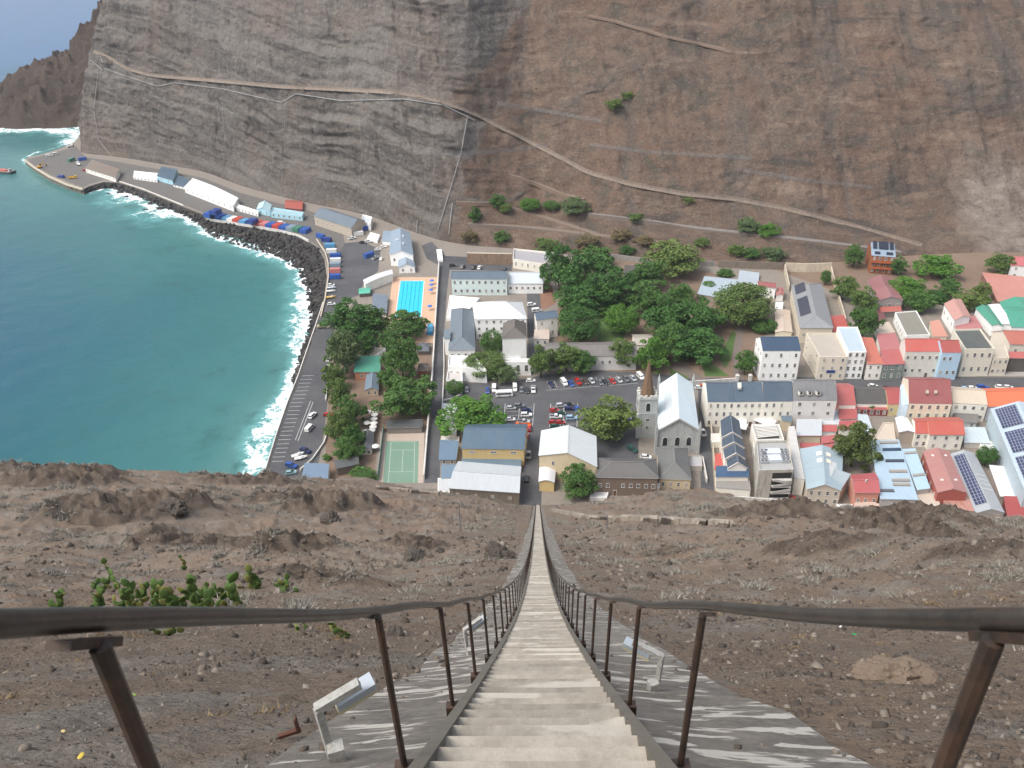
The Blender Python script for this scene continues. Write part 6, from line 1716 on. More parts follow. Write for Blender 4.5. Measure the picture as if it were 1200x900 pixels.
SHRUBS = [(533, 454, 10, 9, 3, 'mid', 'round green shrub at the castle corner'), (831, 336, 8, 7, 3, 'bright', 'bright shrub rising beside the cafe roof'), (824, 347, 7, 5, 3, 'bright', 'clipped bush in front of the cafe'),
 (895, 382, 14, 7, 3, 'mid', 'long green hedge behind the navy roofed building'), (826, 363, 5, 4, 0, 'yellow', 'little yellow green bush below the cafe'), (672, 352, 12, 9, 1, 'mid', 'leafy bush under the dark garden trees'),
 (705, 362, 14, 8, 4, 'bright', 'light green bush between the two clipped trees'), (383, 536, 5, 4, 0, 'bright', 'tiny bright bush on the seafront wall'), (426, 557, 14, 6, 1, 'mid', 'low green hedge by the brow of the hill'),
 (850, 320, 9, 5, 1, 'mid', 'green hedge left of the grey garden shed'), (1070, 400, 6, 5, 1, 'olive', 'small olive bush at the foot of the mossy roofed house'), (1040, 345, 6, 6, 0, 'olive', 'small bush against the twin roofed house'),
 (735, 352, 8, 7, 2, 'bright', 'small light green bush above the clipped bright tree'), (1150, 352, 9, 6, 4, 'bright', 'bright bush under the salmon roof edge'), (1098, 348, 12, 8, 2, 'dark', 'dark bush above the faded pink gable')]
for cx, cy, rx, ry, k, tn, lb in SHRUBS: plant_at(cx, cy, rx, ry, k, tn, lb, 'shrub', 'shrub')
SLOPE = [(583, 235, 9, 8, 0, 'mid', 'green bush at the left end of the slope terrace row'), (592, 243, 8, 6, 3, 'yellow', 'yellow green bush below the leftmost terrace bush'), (621, 239, 10, 8, 3, 'bright', 'bright green bush second in the slope terrace row'), (646, 240, 9, 6, 3, 'mid', 'low green bush in the middle of the slope terrace row'),
 (674, 241, 16, 9, 1, 'grey', 'wide grey green bush at the right end of the slope terrace row'), (557, 251, 7, 9, 0, 'mid', 'upright green bush left of the terrace row'), (588, 277, 9, 7, 0, 'mid', 'green bush above the brown retaining wall'), (551, 276, 10, 7, 4, 'dry', 'brownish dry bush at the left above the retaining wall'),
 (877, 263, 14, 9, 1, 'grey', 'grey green bush on the slope below the long path'), (900, 269, 13, 8, 0, 'bright', 'bright green bush beside the grey one under the long path'), (407, 263, 7, 6, 0, 'mid', 'small bush above the seafront warehouse'), (822, 283, 8, 5, 4, 'olive', 'olive bush low on the slope above the cafe'), (862, 292, 9, 7, 1, 'olive', 'olive bush in the dry yard above the cafe'), (880, 296, 10, 7, 2, 'mid', 'green bush in the dry yard right of the olive one'),
 (905, 297, 14, 7, 4, 'grey', 'grey bush at the right of the dry yard'), (745, 255, 8, 4, 4, 'olive', 'flat bush under the slope track'), (727, 275, 13, 7, 4, 'dry', 'dry orange brown bush by the slope track'), (755, 281, 10, 6, 0, 'dry', 'dry brown bush right of the orange one'), (640, 288, 14, 6, 4, 'olive', 'scrubby bush above the cream villa'),
 (690, 284, 14, 6, 4, 'dry', 'dry bush right of the scrubby one above the villa'), (735, 292, 9, 6, 0, 'dark', 'dark bush beside the pale garden tree'), (720, 122, 10, 7, 4, 'yellow', 'yellow green plants high on the bare slope'), (735, 112, 7, 5, 4, 'yellow', 'smaller yellow plants above the others high on the slope'), (806, 234, 7, 4, 4, 'yellow', 'yellow green plants just above the long path')]
def slope_pt(px, py):
    g = G(px, py); c = cliff_hit(px, py)
    return c if (c is not None and c.z > -0.2) else g
for cx, cy, rx, ry, k, tn, lb in SLOPE:
    plant_at(cx, cy, rx, ry, k, tn, lb, 'shrub', 'shrub', 'bushes on the dry slope', slope_pt(cx, cy + ry * 0.8))

# ------------------------------------------------------------------ vehicles
def loft(mb, stations, mi=0):
    """stations: (x, [(y, z) ...]) closed loops"""
    prev = None
    for x, lp in stations:
        cur = [(x, y, z) for y, z in lp]
        if prev:
            for k in range(len(cur)):
                j = (k + 1) % len(cur)
                mb.face([prev[k], prev[j], cur[j], cur[k]], mi)
        else: mb.face(cur[::-1], mi)
        prev = cur
    mb.face(prev, mi)
def body_loop(w, z0, z1):
    return [(-w * 0.9, z0), (w * 0.9, z0), (w, z0 + 0.12), (w, (z0 + z1) / 2 + 0.05), (w * 0.9, z1), (-w * 0.9, z1), (-w, (z0 + z1) / 2 + 0.05), (-w, z0 + 0.12)]
def cab_loop(w, wt, z0, z1): return [(-w, z0), (w, z0), (wt, z1), (-wt, z1)]
def make_vehicle(kind, name, label, cat, col):
    T = thing(name, label, cat, (0, 0, 0))
    b = MB(); g = MB()
    if kind == 'hatch':
        L, W = 4.1, 0.86
        loft(b, [(-2.05, body_loop(W * .86, .35, .78)), (-1.95, body_loop(W * .97, .25, .92)), (-1.2, body_loop(W, .2, .97)), (0.6, body_loop(W, .2, .97)), (1.1, body_loop(W, .2, .9)), (1.85, body_loop(W * .95, .25, .76)), (2.05, body_loop(W * .82, .33, .62))])
        loft(g, [(-1.9, cab_loop(.72, .6, .93, .99)), (-1.5, cab_loop(.76, .6, .95, 1.36)), (0.15, cab_loop(.77, .62, .95, 1.42)), (1.1, cab_loop(.74, .68, .88, .93))])
        b.box((-0.65, 0, 1.42), (1.75, 1.22, 0.07), 0, 0, 0.93)
        for s in (-1, 1):
            b.bar((-1.55, s * .66, 1.4), (-1.85, s * .76, .93), .07, .1); b.bar((0.2, s * .66, 1.4), (1.1, s * .76, .9), .07, .07); b.bar((-0.6, s * .69, 1.4), (-0.6, s * .79, .93), .09, .05)
        wh = (-1.25, 1.25)
    elif kind == 'suv':
        W = 0.92
        loft(b, [(-2.3, body_loop(W * .9, .4, 1.0)), (-2.2, body_loop(W, .32, 1.1)), (0.9, body_loop(W, .3, 1.12)), (2.1, body_loop(W * .96, .33, .98)), (2.3, body_loop(W * .86, .4, .8))])
        loft(g, [(-2.2, cab_loop(.82, .7, 1.1, 1.15)), (-2.0, cab_loop(.84, .7, 1.1, 1.7)), (0.2, cab_loop(.84, .7, 1.1, 1.74)), (1.0, cab_loop(.82, .76, 1.08, 1.14))])
        b.box((-0.9, 0, 1.75), (2.3, 1.42, .08), 0, 0, .94)
        for s in (-1, 1):
            b.bar((-2.0, s * .74, 1.72), (-2.18, s * .85, 1.1), .08, .1); b.bar((0.25, s * .74, 1.72), (1.0, s * .84, 1.1), .08, .08); b.bar((-0.8, s * .76, 1.72), (-0.8, s * .87, 1.1), .1, .05)
        wh = (-1.4, 1.4)
    elif kind == 'van':
        W = 0.95
        loft(b, [(-2.5, body_loop(W * .94, .35, 1.9)), (-2.42, body_loop(W, .28, 2.0)), (1.2, body_loop(W, .25, 2.0)), (1.9, body_loop(W * .97, .25, 1.15)), (2.4, body_loop(W * .92, .3, .95)), (2.5, body_loop(W * .85, .36, .8))])
        g.box((1.6, 0, 1.52), (0.06, 1.55, .62)); 
        for s in (-1, 1):
            g.box((0.65, s * .93, 1.42), (1.2, .09, .55)); g.box((-1.2, s * .93, 1.42), (1.9, .09, .5))
        g.v = [(x + (0.45 * (1.52 - z) * 1.0 if x > 1.3 else 0), y, z) for x, y, z in g.v]
        wh = (-1.55, 1.5)
    elif kind == 'pickup':
        W = 0.92
        loft(b, [(-2.6, body_loop(W, .45, 1.0)), (-0.4, body_loop(W, .4, 1.0)), (1.2, body_loop(W, .38, 1.05)), (2.3, body_loop(W * .96, .42, .98)), (2.5, body_loop(W * .86, .5, .8))])
        loft(g, [(-0.5, cab_loop(.82, .72, 1.0, 1.08)), (-0.4, cab_loop(.84, .72, 1.0, 1.66)), (0.5, cab_loop(.84, .72, 1.03, 1.7)), (1.25, cab_loop(.82, .76, 1.04, 1.1))])
        b.box((0.05, 0, 1.7), (1.05, 1.46, .08), 0, 0, .94)
        for s in (-1, 1):
            b.bar((-0.42, s * .76, 1.66), (-0.48, s * .86, 1.0), .09, .12); b.bar((0.5, s * .76, 1.66), (1.25, s * .85, 1.04), .08, .08); b.box((-1.55, s * .86, 1.14), (2.05, .1, .3))
        b.box((-2.55, 0, 1.14), (.1, 1.7, .3)); g.box((-1.55, 0, 1.012), (1.95, 1.6, .03))
        wh = (-1.6, 1.55)
    elif kind == 'bus':
        W = 1.12
        loft(b, [(-3.6, body_loop(W * .94, .4, 2.55)), (-3.5, body_loop(W, .32, 2.65)), (3.2, body_loop(W, .3, 2.65)), (3.5, body_loop(W * .97, .32, 2.2)), (3.7, body_loop(W * .9, .4, 1.2))])
        for s in (-1, 1): g.box((-0.2, s * 1.1, 1.75), (6.2, .1, .7))
        g.box((3.45, 0, 1.75), (.3, 1.9, .8))
        wh = (-2.2, 2.3)
    elif kind == 'truck':
        W = 1.1
        loft(b, [(1.2, body_loop(W * .95, .5, 2.2)), (1.3, body_loop(W, .45, 2.3)), (2.5, body_loop(W, .45, 2.25)), (2.9, body_loop(W * .96, .45, 1.4)), (3.0, body_loop(W * .9, .5, 1.2))])
        b.box((-1.2, 0, 0.95), (4.6, 2.1, .25))
        for s in (-1, 1): b.box((-1.2, s * 1.05, 1.3), (4.6, .08, .5)); g.box((2.0, s * 1.08, 1.75), (.8, .09, .55))
        g.box((2.72, 0, 1.8), (.2, 1.8, .65))
        wh = (-2.4, 2.1)
    b.build('body', gloss(col), T, absolute=True)
    g.build('windows', GLASS, T, absolute=True)
    W_ = {'hatch': .78, 'suv': .84, 'van': .86, 'pickup': .84, 'bus': 1.02, 'truck': 1.0}[kind]; rw = {'hatch': .31, 'suv': .37, 'van': .34, 'pickup': .38, 'bus': .45, 'truck': .45}[kind]
    for x in wh:
        for s in (-1, 1):
            m_ = MB(); m_.tube([(x, s * (W_ - .1), rw), (x, s * (W_ + .1), rw)], rw, 12); m_.tube([(x, s * (W_ + .09), rw), (x, s * (W_ + .125), rw)], rw * .6, 10, 1)
            m_.build('wheel', [TYRE, RIM], T, absolute=True)
    xf = max(v[0] for v in b.v)
    for s in (-1, 1):
        m_ = MB(); m_.box((xf - .12, s * W_ * .72, .68 if kind != 'bus' else .9), (.2, .3, .16)); m_.build('headlight', HEADLAMP, T, absolute=True)
    return T
VC = {'white': (0.75, 0.75, 0.73), 'silver': (0.42, 0.44, 0.45), 'grey': (0.14, 0.15, 0.16), 'dark': (0.025, 0.027, 0.03), 'black': (0.012, 0.012, 0.014), 'navy': (0.015, 0.022, 0.085), 'blue': (0.02, 0.075, 0.33), 'red': (0.4, 0.025, 0.02), 'green': (0.015, 0.07, 0.055), 'orange': (0.6, 0.12, 0.02), 'pink': (0.5, 0.12, 0.12), 'beige': (0.5, 0.43, 0.3), 'teal': (0.2, 0.36, 0.38), 'paleblue': (0.3, 0.45, 0.6), 'brown': (0.09, 0.05, 0.035), 'yellow': (0.65, 0.4, 0.02)}
PROTO = {}
def vehicle(kind, px, py, ang, colr, label, group=None, z=0.0, flat=None):
    p = G(px, py + 1.2, z + 0.05) if flat is None else flat
    nm = {'hatch': 'parked_car', 'suv': 'parked_car', 'van': 'parked_van', 'pickup': 'pickup_truck', 'bus': 'minibus', 'truck': 'truck'}[kind]
    ct = {'hatch': 'car', 'suv': 'car', 'van': 'van', 'pickup': 'pickup', 'bus': 'bus', 'truck': 'truck'}[kind]
    if kind not in PROTO:
        T = make_vehicle(kind, nm, label, ct, VC[colr]); PROTO[kind] = T
        T.location = p; T.rotation_euler.z = R(ang)
        if group: T['group'] = group
        return T
    return copy_thing(PROTO[kind], p, R(ang), label, group, None, {'body': gloss(VC[colr])})
ROW = 'cars parked along the far side of the square'
for i, (k, x, y, c, lb) in enumerate((
 ('hatch', 646, 451, 'navy', 'dark navy car at the left end of the long row under the trees'), ('van', 661, 448.5, 'white', 'white van in the long row under the trees, left of a blue car'),
 ('hatch', 669.5, 450, 'blue', 'blue car in the long row between the white van and a red car'), ('suv', 677.5, 448, 'red', 'bright red car right of the blue one in the long row'),
 ('hatch', 686, 447.5, 'brown', 'dark brown car between the bright red and a silver white car'), ('hatch', 693.5, 446.5, 'silver', 'silver white car in the middle of the long row'),
 ('hatch', 703.5, 448.5, 'grey', 'dark grey car right of the gap in the long row'), ('hatch', 709.5, 448, 'dark', 'near black car just left of the second red car in the row'),
 ('hatch', 718, 447, 'red', 'deep red car in the right half of the long row'), ('hatch', 725.5, 445.5, 'silver', 'silver car just right of the deep red car'),
 ('suv', 733.5, 444.5, 'grey', 'grey car with dark bonnet third from the right end of the row'), ('hatch', 742, 443.5, 'silver', 'pale silver car second from the right end of the row'),
 ('van', 750.5, 441.5, 'white', 'white van at the right end of the long row, beside the spire'))):
    vehicle(k, x, y, -72 + random.uniform(-3, 3), c, lb, ROW)
CG = 'vehicles by the castle gate'
for k, x, y, a, c, lb in (('hatch', 547, 457, -88, 'grey', 'dark grey car alone right of the round castle shrub'), ('hatch', 571.5, 458, -90, 'blue', 'bright blue car in front of the castle gate'), ('van', 579, 456, -90, 'white', 'white van half hidden behind the minibus'),
 ('bus', 591, 463, 2, 'white', 'long white minibus standing in front of the castle'), ('van', 603.5, 455, -90, 'white', 'tall white van right behind the minibus'), ('hatch', 611, 457, -90, 'grey', 'grey car second right of the minibus'), ('hatch', 618, 458, -90, 'dark', 'dark car left of a small white pickup by the castle'),
 ('pickup', 625, 457, -90, 'white', 'small white pickup at the right end of the castle row'), ('hatch', 622, 446, 5, 'white', 'white car parked crosswise under the light olive street tree')):
    vehicle(k, x, y, a, c, lb, CG)
for k, x, y, a, c, lb in (('hatch', 599, 478, 0, 'silver', 'silver car at the top left of the left parking block'), ('suv', 609, 476, 3, 'grey', 'dark grey car at the top of the left parking block'), ('suv', 617, 486.5, 0, 'white', 'white estate car in the right column of the left parking block'), ('hatch', 617, 481, 2, 'navy', 'dark blue car above the white estate car'), ('hatch', 598, 491.5, 0, 'white', 'white hatchback in the left column of the left parking block'),
 ('hatch', 596, 500, 0, 'white', 'white car half hidden behind the yellow hall roof'), ('pickup', 614, 494.5, 0, 'silver', 'silver pickup below the white estate car'), ('truck', 612, 500, 180, 'orange', 'orange red flatbed truck just behind the yellow hall'), ('hatch', 620, 502, 90, 'red', 'small red car at the end of the orange truck'),
 ('hatch', 617.5, 511.5, 85, 'pink', 'pinkish red car at the corner of the yellow hall'), ('pickup', 619.5, 533, 88, 'silver', 'silver pickup in the street between the two halls'), ('hatch', 617, 561, 90, 'dark', 'dark car deep in the street beside the stone store')):
    vehicle(k, x, y, a, c, lb, 'cars on the left of the square')
for k, x, y, a, c, lb in (('suv', 658, 475.5, 10, 'silver', 'silver car at the top of the right parking block'), ('hatch', 666, 474, 5, 'dark', 'near black car at the top right of the right parking block'), ('suv', 668, 479.5, 0, 'navy', 'navy car in the right column of the right parking block'), ('hatch', 649.5, 481, 0, 'red', 'red car in the upper left of the right parking block'),
 ('pickup', 651.5, 488.5, 0, 'white', 'white pickup in the left column of the right parking block'), ('hatch', 657, 484.5, 0, 'green', 'dark green car above the white pickup'), ('suv', 670, 490, 0, 'paleblue', 'pale blue car in the right column of the right parking block'), ('hatch', 649, 495, 0, 'red', 'red car left of another red car low in the right block'), ('hatch', 656.5, 495, 0, 'red', 'dull red car just above the white hall roof'),
 ('hatch', 651, 499.5, 0, 'green', 'pale topped green car touching the white hall roof'), ('hatch', 676, 480, -90, 'blue', 'blue car standing upright at the right of the right block')):
    vehicle(k, x, y, a, c, lb, 'cars on the right of the square')
for k, x, y, a, c, lb in (('suv', 741, 527, -50, 'green', 'dark green car under the plane tree beside the tower'), ('hatch', 757, 535.5, -12, 'white', 'white car beside the bank below the church tower'), ('hatch', 740, 489, 60, 'blue', 'blue and white car left of the church tower'),
 ('pickup', 823.5, 507, 90, 'white', 'white pickup driving down the lane beside the church'), ('hatch', 819.5, 454, 0, 'white', 'white car at the top of the church lane'), ('hatch', 824.5, 452.5, 0, 'orange', 'orange car at the top of the church lane'), ('hatch', 1023, 452.5, -8, 'white', 'white car alone on the main street'), ('hatch', 1040, 455.5, -4, 'dark', 'dark car half hidden behind the deep red roof'), ('hatch', 1033, 455, -4, 'grey', 'grey car behind the long dark grey brown roof'),
 ('hatch', 1124, 455.5, -5, 'dark', 'dark car left in the row behind the beige roof'), ('hatch', 1131, 455.5, -5, 'paleblue', 'pale blue car behind the ribbed beige roof'), ('hatch', 1139, 455, -5, 'white', 'white car in the row behind the ribbed beige roof'), ('suv', 1151, 454, -5, 'blue', 'blue car on the main street left of two white ones'), ('hatch', 1172, 453.5, -8, 'white', 'left of the two white cars above the vivid orange roof'), ('hatch', 1181, 454, -8, 'white', 'right of the two white cars above the vivid orange roof'),
 ('hatch', 535, 0, 0, 'white', '')):
    if lb: vehicle(k, x, y, a, c, lb, 'cars in the church lane and main street')
for k, x, y, a, c, lb in (('van', 1009, 600, -18, 'white', 'white van parked by the salmon wing at the hill edge'), ('pickup', 1064, 599, 105, 'white', 'white pickup in the dark gap beside the beige roof'), ('hatch', 929, 585, 90, 'red', 'small red car in the alley beside the concrete block'), ('hatch', 910, 583, 10, 'paleblue', 'pale blue car at the foot of the fire stair'),
 ('hatch', 530.5, 311, 10, 'black', 'black car at the left end of the row below the retaining wall'), ('suv', 542.5, 312.5, 70, 'grey', 'grey car second in the row below the retaining wall'), ('suv', 555, 313, 75, 'dark', 'dark car in the middle of the row below the retaining wall'), ('suv', 562.5, 313.5, 70, 'white', 'white car in the row below the retaining wall'), ('hatch', 591.5, 314.5, 80, 'dark', 'dark car with white bonnet beside the cream villa'),
 ('suv', 623, 357, 8, 'white', 'white car in the castle lane'), ('van', 629, 364, 10, 'white', 'white van in the castle lane above the blue roofed house')):
    vehicle(k, x, y, a, c, lb, 'cars tucked between the buildings')
for k, x, y, a, c, lb in (('suv', 366.5, 487, 70, 'white', 'white car parked alone on the seafront road'), ('van', 363, 502, 72, 'white', 'white van behind the white car on the seafront road'), ('suv', 358.5, 528.5, -30, 'navy', 'dark blue car beside the small white boat'), ('suv', 342, 546, -20, 'blue', 'blue car at the near end of the seafront road'), ('hatch', 341, 554, 15, 'teal', 'pale teal car just above the hill brow'), ('hatch', 385, 486, 0, 'red', 'red car under the seafront olive tree'),
 ('hatch', 385.5, 421, 80, 'white', 'white car under the grey green seafront tree'), ('hatch', 387, 427, 80, 'silver', 'silver car under the grey green seafront tree'), ('truck', 380, 383, 5, 'beige', 'beige flatbed truck by the sea wall'), ('hatch', 388.5, 356, 10, 'white', 'white car by the sea wall above the beige truck'), ('hatch', 388, 334, 10, 'white', 'white car by the sea wall below the containers'),
 ('pickup', 413, 279, 30, 'white', 'white pickup in front of the seafront warehouse'), ('hatch', 425, 284, 5, 'dark', 'dark car on the upper seafront lot'), ('suv', 432, 283, 15, 'white', 'white car beside the dark one on the upper lot'), ('hatch', 443, 292, 20, 'white', 'white car left of the customs hall'), ('hatch', 449, 289, 15, 'white', 'white car touching the customs hall wall'), ('pickup', 440, 302, 60, 'silver', 'silver pickup in the middle of the upper lot'), ('hatch', 447, 303, 80, 'white', 'small white car below the silver pickup'),
 ('van', 330, 261.5, -20, 'white', 'white van on the wharf road behind the containers'), ('hatch', 276, 243, -30, 'white', 'white car on the wharf road by the arcade'), ('hatch', 238, 231, -25, 'dark', 'dark car on the wharf road by the long white shed'),
 ('truck', 72, 207, -25, 'blue', 'blue truck on the wharf apron'), ('truck', 86, 208, 15, 'yellow', 'yellow truck beside the blue one on the wharf apron'), ('van', 58, 182, 20, 'white', 'white van at the far edge of the wharf apron'), ('van', 66, 180, 30, 'white', 'second white van at the far edge of the wharf'), ('truck', 92, 192, 120, 'white', 'white truck below the blue container on the apron'), ('hatch', 100, 199, 10, 'red', 'small red car before the brown roofed wharf shed'), ('truck', 83, 171, 60, 'white', 'white truck at the cliff corner on the wharf')):
    vehicle(k, x, y, a, c, lb, 'vehicles along the seafront and wharf')

# ------------------------------------------------------------------ shipping containers
def make_container(label, col):
    T = thing('shipping_container', label, 'container', (0, 0, 0), 'shipping containers by the sea')
    mb = MB()
    L, W, H_ = 6.06, 2.44, 2.59
    n = 44
    def prof(k, s): return s * (W / 2 - (0.05 if k % 4 in (1, 2) else 0.0))
    for s in (-1, 1):
        for k in range(n):
            x0, x1 = -L / 2 + L * k / n, -L / 2 + L * (k + 1) / n
            f = [(x0, prof(k, s), 0.15), (x1, prof(k + 1, s), 0.15), (x1, prof(k + 1, s), H_), (x0, prof(k, s), H_)]
            mb.face(f if s < 0 else f[::-1])
    for k in range(n):
        x0, x1 = -L / 2 + L * k / n, -L / 2 + L * (k + 1) / n
        mb.face([(x0, prof(k, -1), H_), (x1, prof(k + 1, -1), H_), (x1, prof(k + 1, 1), H_), (x0, prof(k, 1), H_)])
    mb.face([(-L / 2, W / 2, .15), (-L / 2, -W / 2, .15), (-L / 2, -W / 2, H_), (-L / 2, W / 2, H_)])
    mb.face([(L / 2, -W / 2, .15), (L / 2, W / 2, .15), (L / 2, W / 2, H_), (L / 2, -W / 2, H_)])
    for sx in (-1, 1):
        for sy in (-1, 1): mb.box((sx * (L / 2 - .06), sy * (W / 2 - .05), H_ / 2), (.16, .16, H_))
    mb.build('shell', gloss(col, 0.55), T, absolute=True)
    for s in (-1, 1):
        d = MB(); d.box((L / 2 + .03, s * W / 4, H_ / 2 + .05), (.05, W / 2 - .06, H_ - .3)); 
        for o in (-.2, .2): d.tube([(L / 2 + .08, s * W / 4 + o, .25), (L / 2 + .08, s * W / 4 + o, H_ - .1)], .025, 5, 1)
        d.build('door', [gloss(scl(col, .85), .55), STEEL], T, absolute=True)
    return T
CC = {'blue': (0.02, 0.085, 0.33), 'deep': (0.015, 0.045, 0.22), 'light': (0.1, 0.3, 0.5), 'white': (0.7, 0.7, 0.67), 'red': (0.45, 0.06, 0.04), 'pink': (0.5, 0.18, 0.16), 'green': (0.05, 0.18, 0.12), 'grey': (0.2, 0.27, 0.32)}
CPROTO = None
def container(px, py, ang, c, label, z=0.0):
    global CPROTO
    p = G(px, py + 2, z + 0.05)
    if CPROTO is None:
        CPROTO = make_container(label, CC[c]); T = CPROTO; T.location = p; T.rotation_euler.z = R(ang); return T
    return copy_thing(CPROTO, p, R(ang), label, None, None, {'shell': gloss(CC[c], 0.55), 'door': gloss(scl(CC[c], .85), .55)})
ROWD = (G(362, 272) - G(243, 255)).normalized()
for x, y, z, c, lb in ((247, 252, 0, 'blue', 'bottom blue container at the seaward end of the row'), (253, 249, 0, 'deep', 'bottom deep blue container behind the seaward end of the row'), (246, 251, 2.62, 'blue', 'upper blue container stacked at the seaward end of the row'), (253, 248.5, 2.62, 'deep', 'upper deep blue container stacked behind the seaward end'),
 (253, 248.2, 5.24, 'deep', 'topmost deep blue container of the seaward stack'),
 (259, 254, 0, 'blue', 'blue container right of the seaward stack'), (267, 256, 0, 'light', 'light blue container in the seaward half of the row'), (273, 257, 0, 'white', 'dirty white container left of a red one in the row'), (279.5, 258, 0, 'red', 'orange red container right of the white one'), (287, 260, 0, 'light', 'light blue container right of the orange red one'),
 (296, 260, 0, 'deep', 'bottom deep blue container in the middle of the row'), (296, 259.5, 2.62, 'deep', 'upper deep blue container in the middle of the row'), (304, 262, 0, 'red', 'red container right of the tall middle stack'), (310.5, 263, 0, 'pink', 'faded pink container in the middle of the row'), (318, 264, 0, 'blue', 'blue container right of the faded pink one'), (326, 265, 0, 'red', 'red container in the landward half of the row'), (334, 266.5, 0, 'blue', 'blue container near the landward end of the row'), (342, 267.5, 0, 'grey', 'grey container near the landward end of the row'), (349, 268.5, 0, 'green', 'green container second from the landward end'), (358, 270, 0, 'blue', 'blue container at the landward end of the row')):
    for sd_, w_ in ((-1, 'seaward'), (1, 'landward')):
        q_ = G(x, y + 2) + ROWD * (sd_ * 1.28); px_q, py_q = proj(q_)
        container(px_q, py_q - 2, math.degrees(math.atan2(ROWD.y, ROWD.x)) + 90, c, '%s one of a pair: %s' % (w_, lb), z)
for x, y, a, c, lb in ((376, 277, -40, 'blue', 'blue container at the top of the curved sea wall row'), (383, 281, -20, 'deep', 'deep blue container second down the curved sea wall row'), (387, 288, 0, 'light', 'light blue container third down the curved sea wall row'), (389, 294.5, 0, 'white', 'white container above a big blue one by the sea wall'), (393.5, 300, 0, 'blue', 'bright blue container in the middle of the sea wall row'),
 (393.5, 305.5, 0, 'white', 'white container below the bright blue one'), (393, 311, 0, 'grey', 'grey container in the lower sea wall row'), (393, 317.5, 0, 'pink', 'pink and white container in the lower sea wall row'), (393, 324.5, 0, 'blue', 'blue container at the near end of the sea wall row'),
 (425.5, 268, 25, 'blue', 'blue container against the white boxy store'), (432.5, 299, 45, 'blue', 'blue container alone in the middle of the upper lot'), (97, 186, 25, 'blue', 'blue container on the wharf apron against the cliff'), (84, 187, 70, 'green', 'green container on the wharf apron'), (420, 274, 20, 'white', 'white container in front of the boxy store')):
    container(x, y, a, c, lb)

# ------------------------------------------------------------------ boats, digger
def make_boat(label, hull, L=5.0, W=1.9, name='small_boat', at=(0, 0, 0), rz=0.0, deck=(0.55, 0.53, 0.5), group=None):
    T = thing(name, label, 'boat', at, group, rz)
    mb = MB(); st = []
    for k in range(9):
        t = k / 8; x = -L / 2 + L * t
        w = W / 2 * (1 - max(0, (t - 0.45) / 0.55) ** 2.2) * (0.85 + 0.15 * min(1, t * 4)) + 0.02
        zt = 0.75 + 0.35 * max(0, t - .5); st.append((x, [(0, .12 + .25 * max(0, t - .6)), (w * .75, .3), (w, zt), (w * .88, zt), (w * .7, .5), (-w * .7, .5), (-w * .88, zt), (-w, zt), (-w * .75, .3)]))
    loft(mb, st); mb.build('hull', gloss(hull, .35), T, absolute=True)
    d = MB(); d.box((-.1, 0, .72), (.28, W * .74, .08)); d.box((-L * .28, 0, .72), (.28, W * .7, .08)); d.build('seat', plain(deck), T, absolute=True)
    c = MB(); c.box((L * .12, 0, .95), (L * .16, W * .5, .6), 0, 0, .8); c.build('console', gloss((.7, .7, .7)), T, absolute=True)
    return T
for x, y, a, h, lb in ((388, 342, 5, (.72, .72, .7), 'white boat on the seafront just below the containers'), (388, 349, 8, (.62, .4, .05), 'yellow boat parked by the sea wall'), (388.5, 338, 5, (.55, .6, .65), 'pale grey boat above the white boat by the sea wall'), (353, 537.5, 18, (.75, .75, .73), 'small white boat on the near end of the seafront road'), (349.5, 534, 30, (.7, .7, .68), 'second white boat behind the small one near the hill brow')):
    make_boat(lb, h, 5.0, 1.9, at=G(x, y, 0.2), rz=R(a), group='boats ashore on the seafront')
B = thing('work_barge', 'grey work barge with a red hold cover lying off the wharf', 'barge', G(6, 203, SEA - 0.3), None, R(-20))
mb = MB(); loft(mb, [(-9, [(-2.6, 0.2), (2.6, 0.2), (3, 2.0), (-3, 2.0)]), (-8, [(-2.9, -.6), (2.9, -.6), (3.2, 1.9), (-3.2, 1.9)]), (7, [(-2.9, -.6), (2.9, -.6), (3.2, 1.9), (-3.2, 1.9)]), (9.5, [(-2.2, .9), (2.2, .9), (2.6, 2.3), (-2.6, 2.3)])]); mb.build('hull', plain((.05, .055, .06), .6), B, absolute=True)
mb = MB(); 
for s in (-1, 1): mb.box((0, s * 3.0, 2.1), (15.5, .3, .5))
mb.box((-.4, 0, 1.93), (15.6, 5.6, .06)); mb.build('deck', plain((.3, .27, .24)), B, absolute=True)
mb = MB(); mb.box((-1, 0, 2.5), (9, 4.2, 1.1), 0, 0, .9); mb.build('hold_cover', plain((.42, .1, .07), .7, 0, .3), B, absolute=True)
mb = MB(); mb.box((6, 0, 3), (1.6, 2.4, 2.0)); mb.build('wheelhouse', plain((.4, .4, .4)), B, absolute=True)
D = thing('excavator', 'yellow excavator on the outer corner of the wharf apron', 'excavator', G(47, 197, 0.03), None, R(20))
YEL = gloss((.62, .34, .015), .4)
for s in (-1, 1):
    mb = MB(); loft(mb, [(-1.7, [(s * 1.2 - .25, .25), (s * 1.2 + .25, .25), (s * 1.2 + .25, .6), (s * 1.2 - .25, .6)]), (-1.4, [(s * 1.2 - .25, 0), (s * 1.2 + .25, 0), (s * 1.2 + .25, .85), (s * 1.2 - .25, .85)]), (1.4, [(s * 1.2 - .25, 0), (s * 1.2 + .25, 0), (s * 1.2 + .25, .85), (s * 1.2 - .25, .85)]), (1.7, [(s * 1.2 - .25, .25), (s * 1.2 + .25, .25), (s * 1.2 + .25, .6), (s * 1.2 - .25, .6)])]); mb.build('track', TYRE, D, absolute=True)
mb = MB(); mb.box((-.4, 0, 1.5), (3.2, 2.5, 1.1), 0, 0, .92); mb.build('house_body', YEL, D, absolute=True)
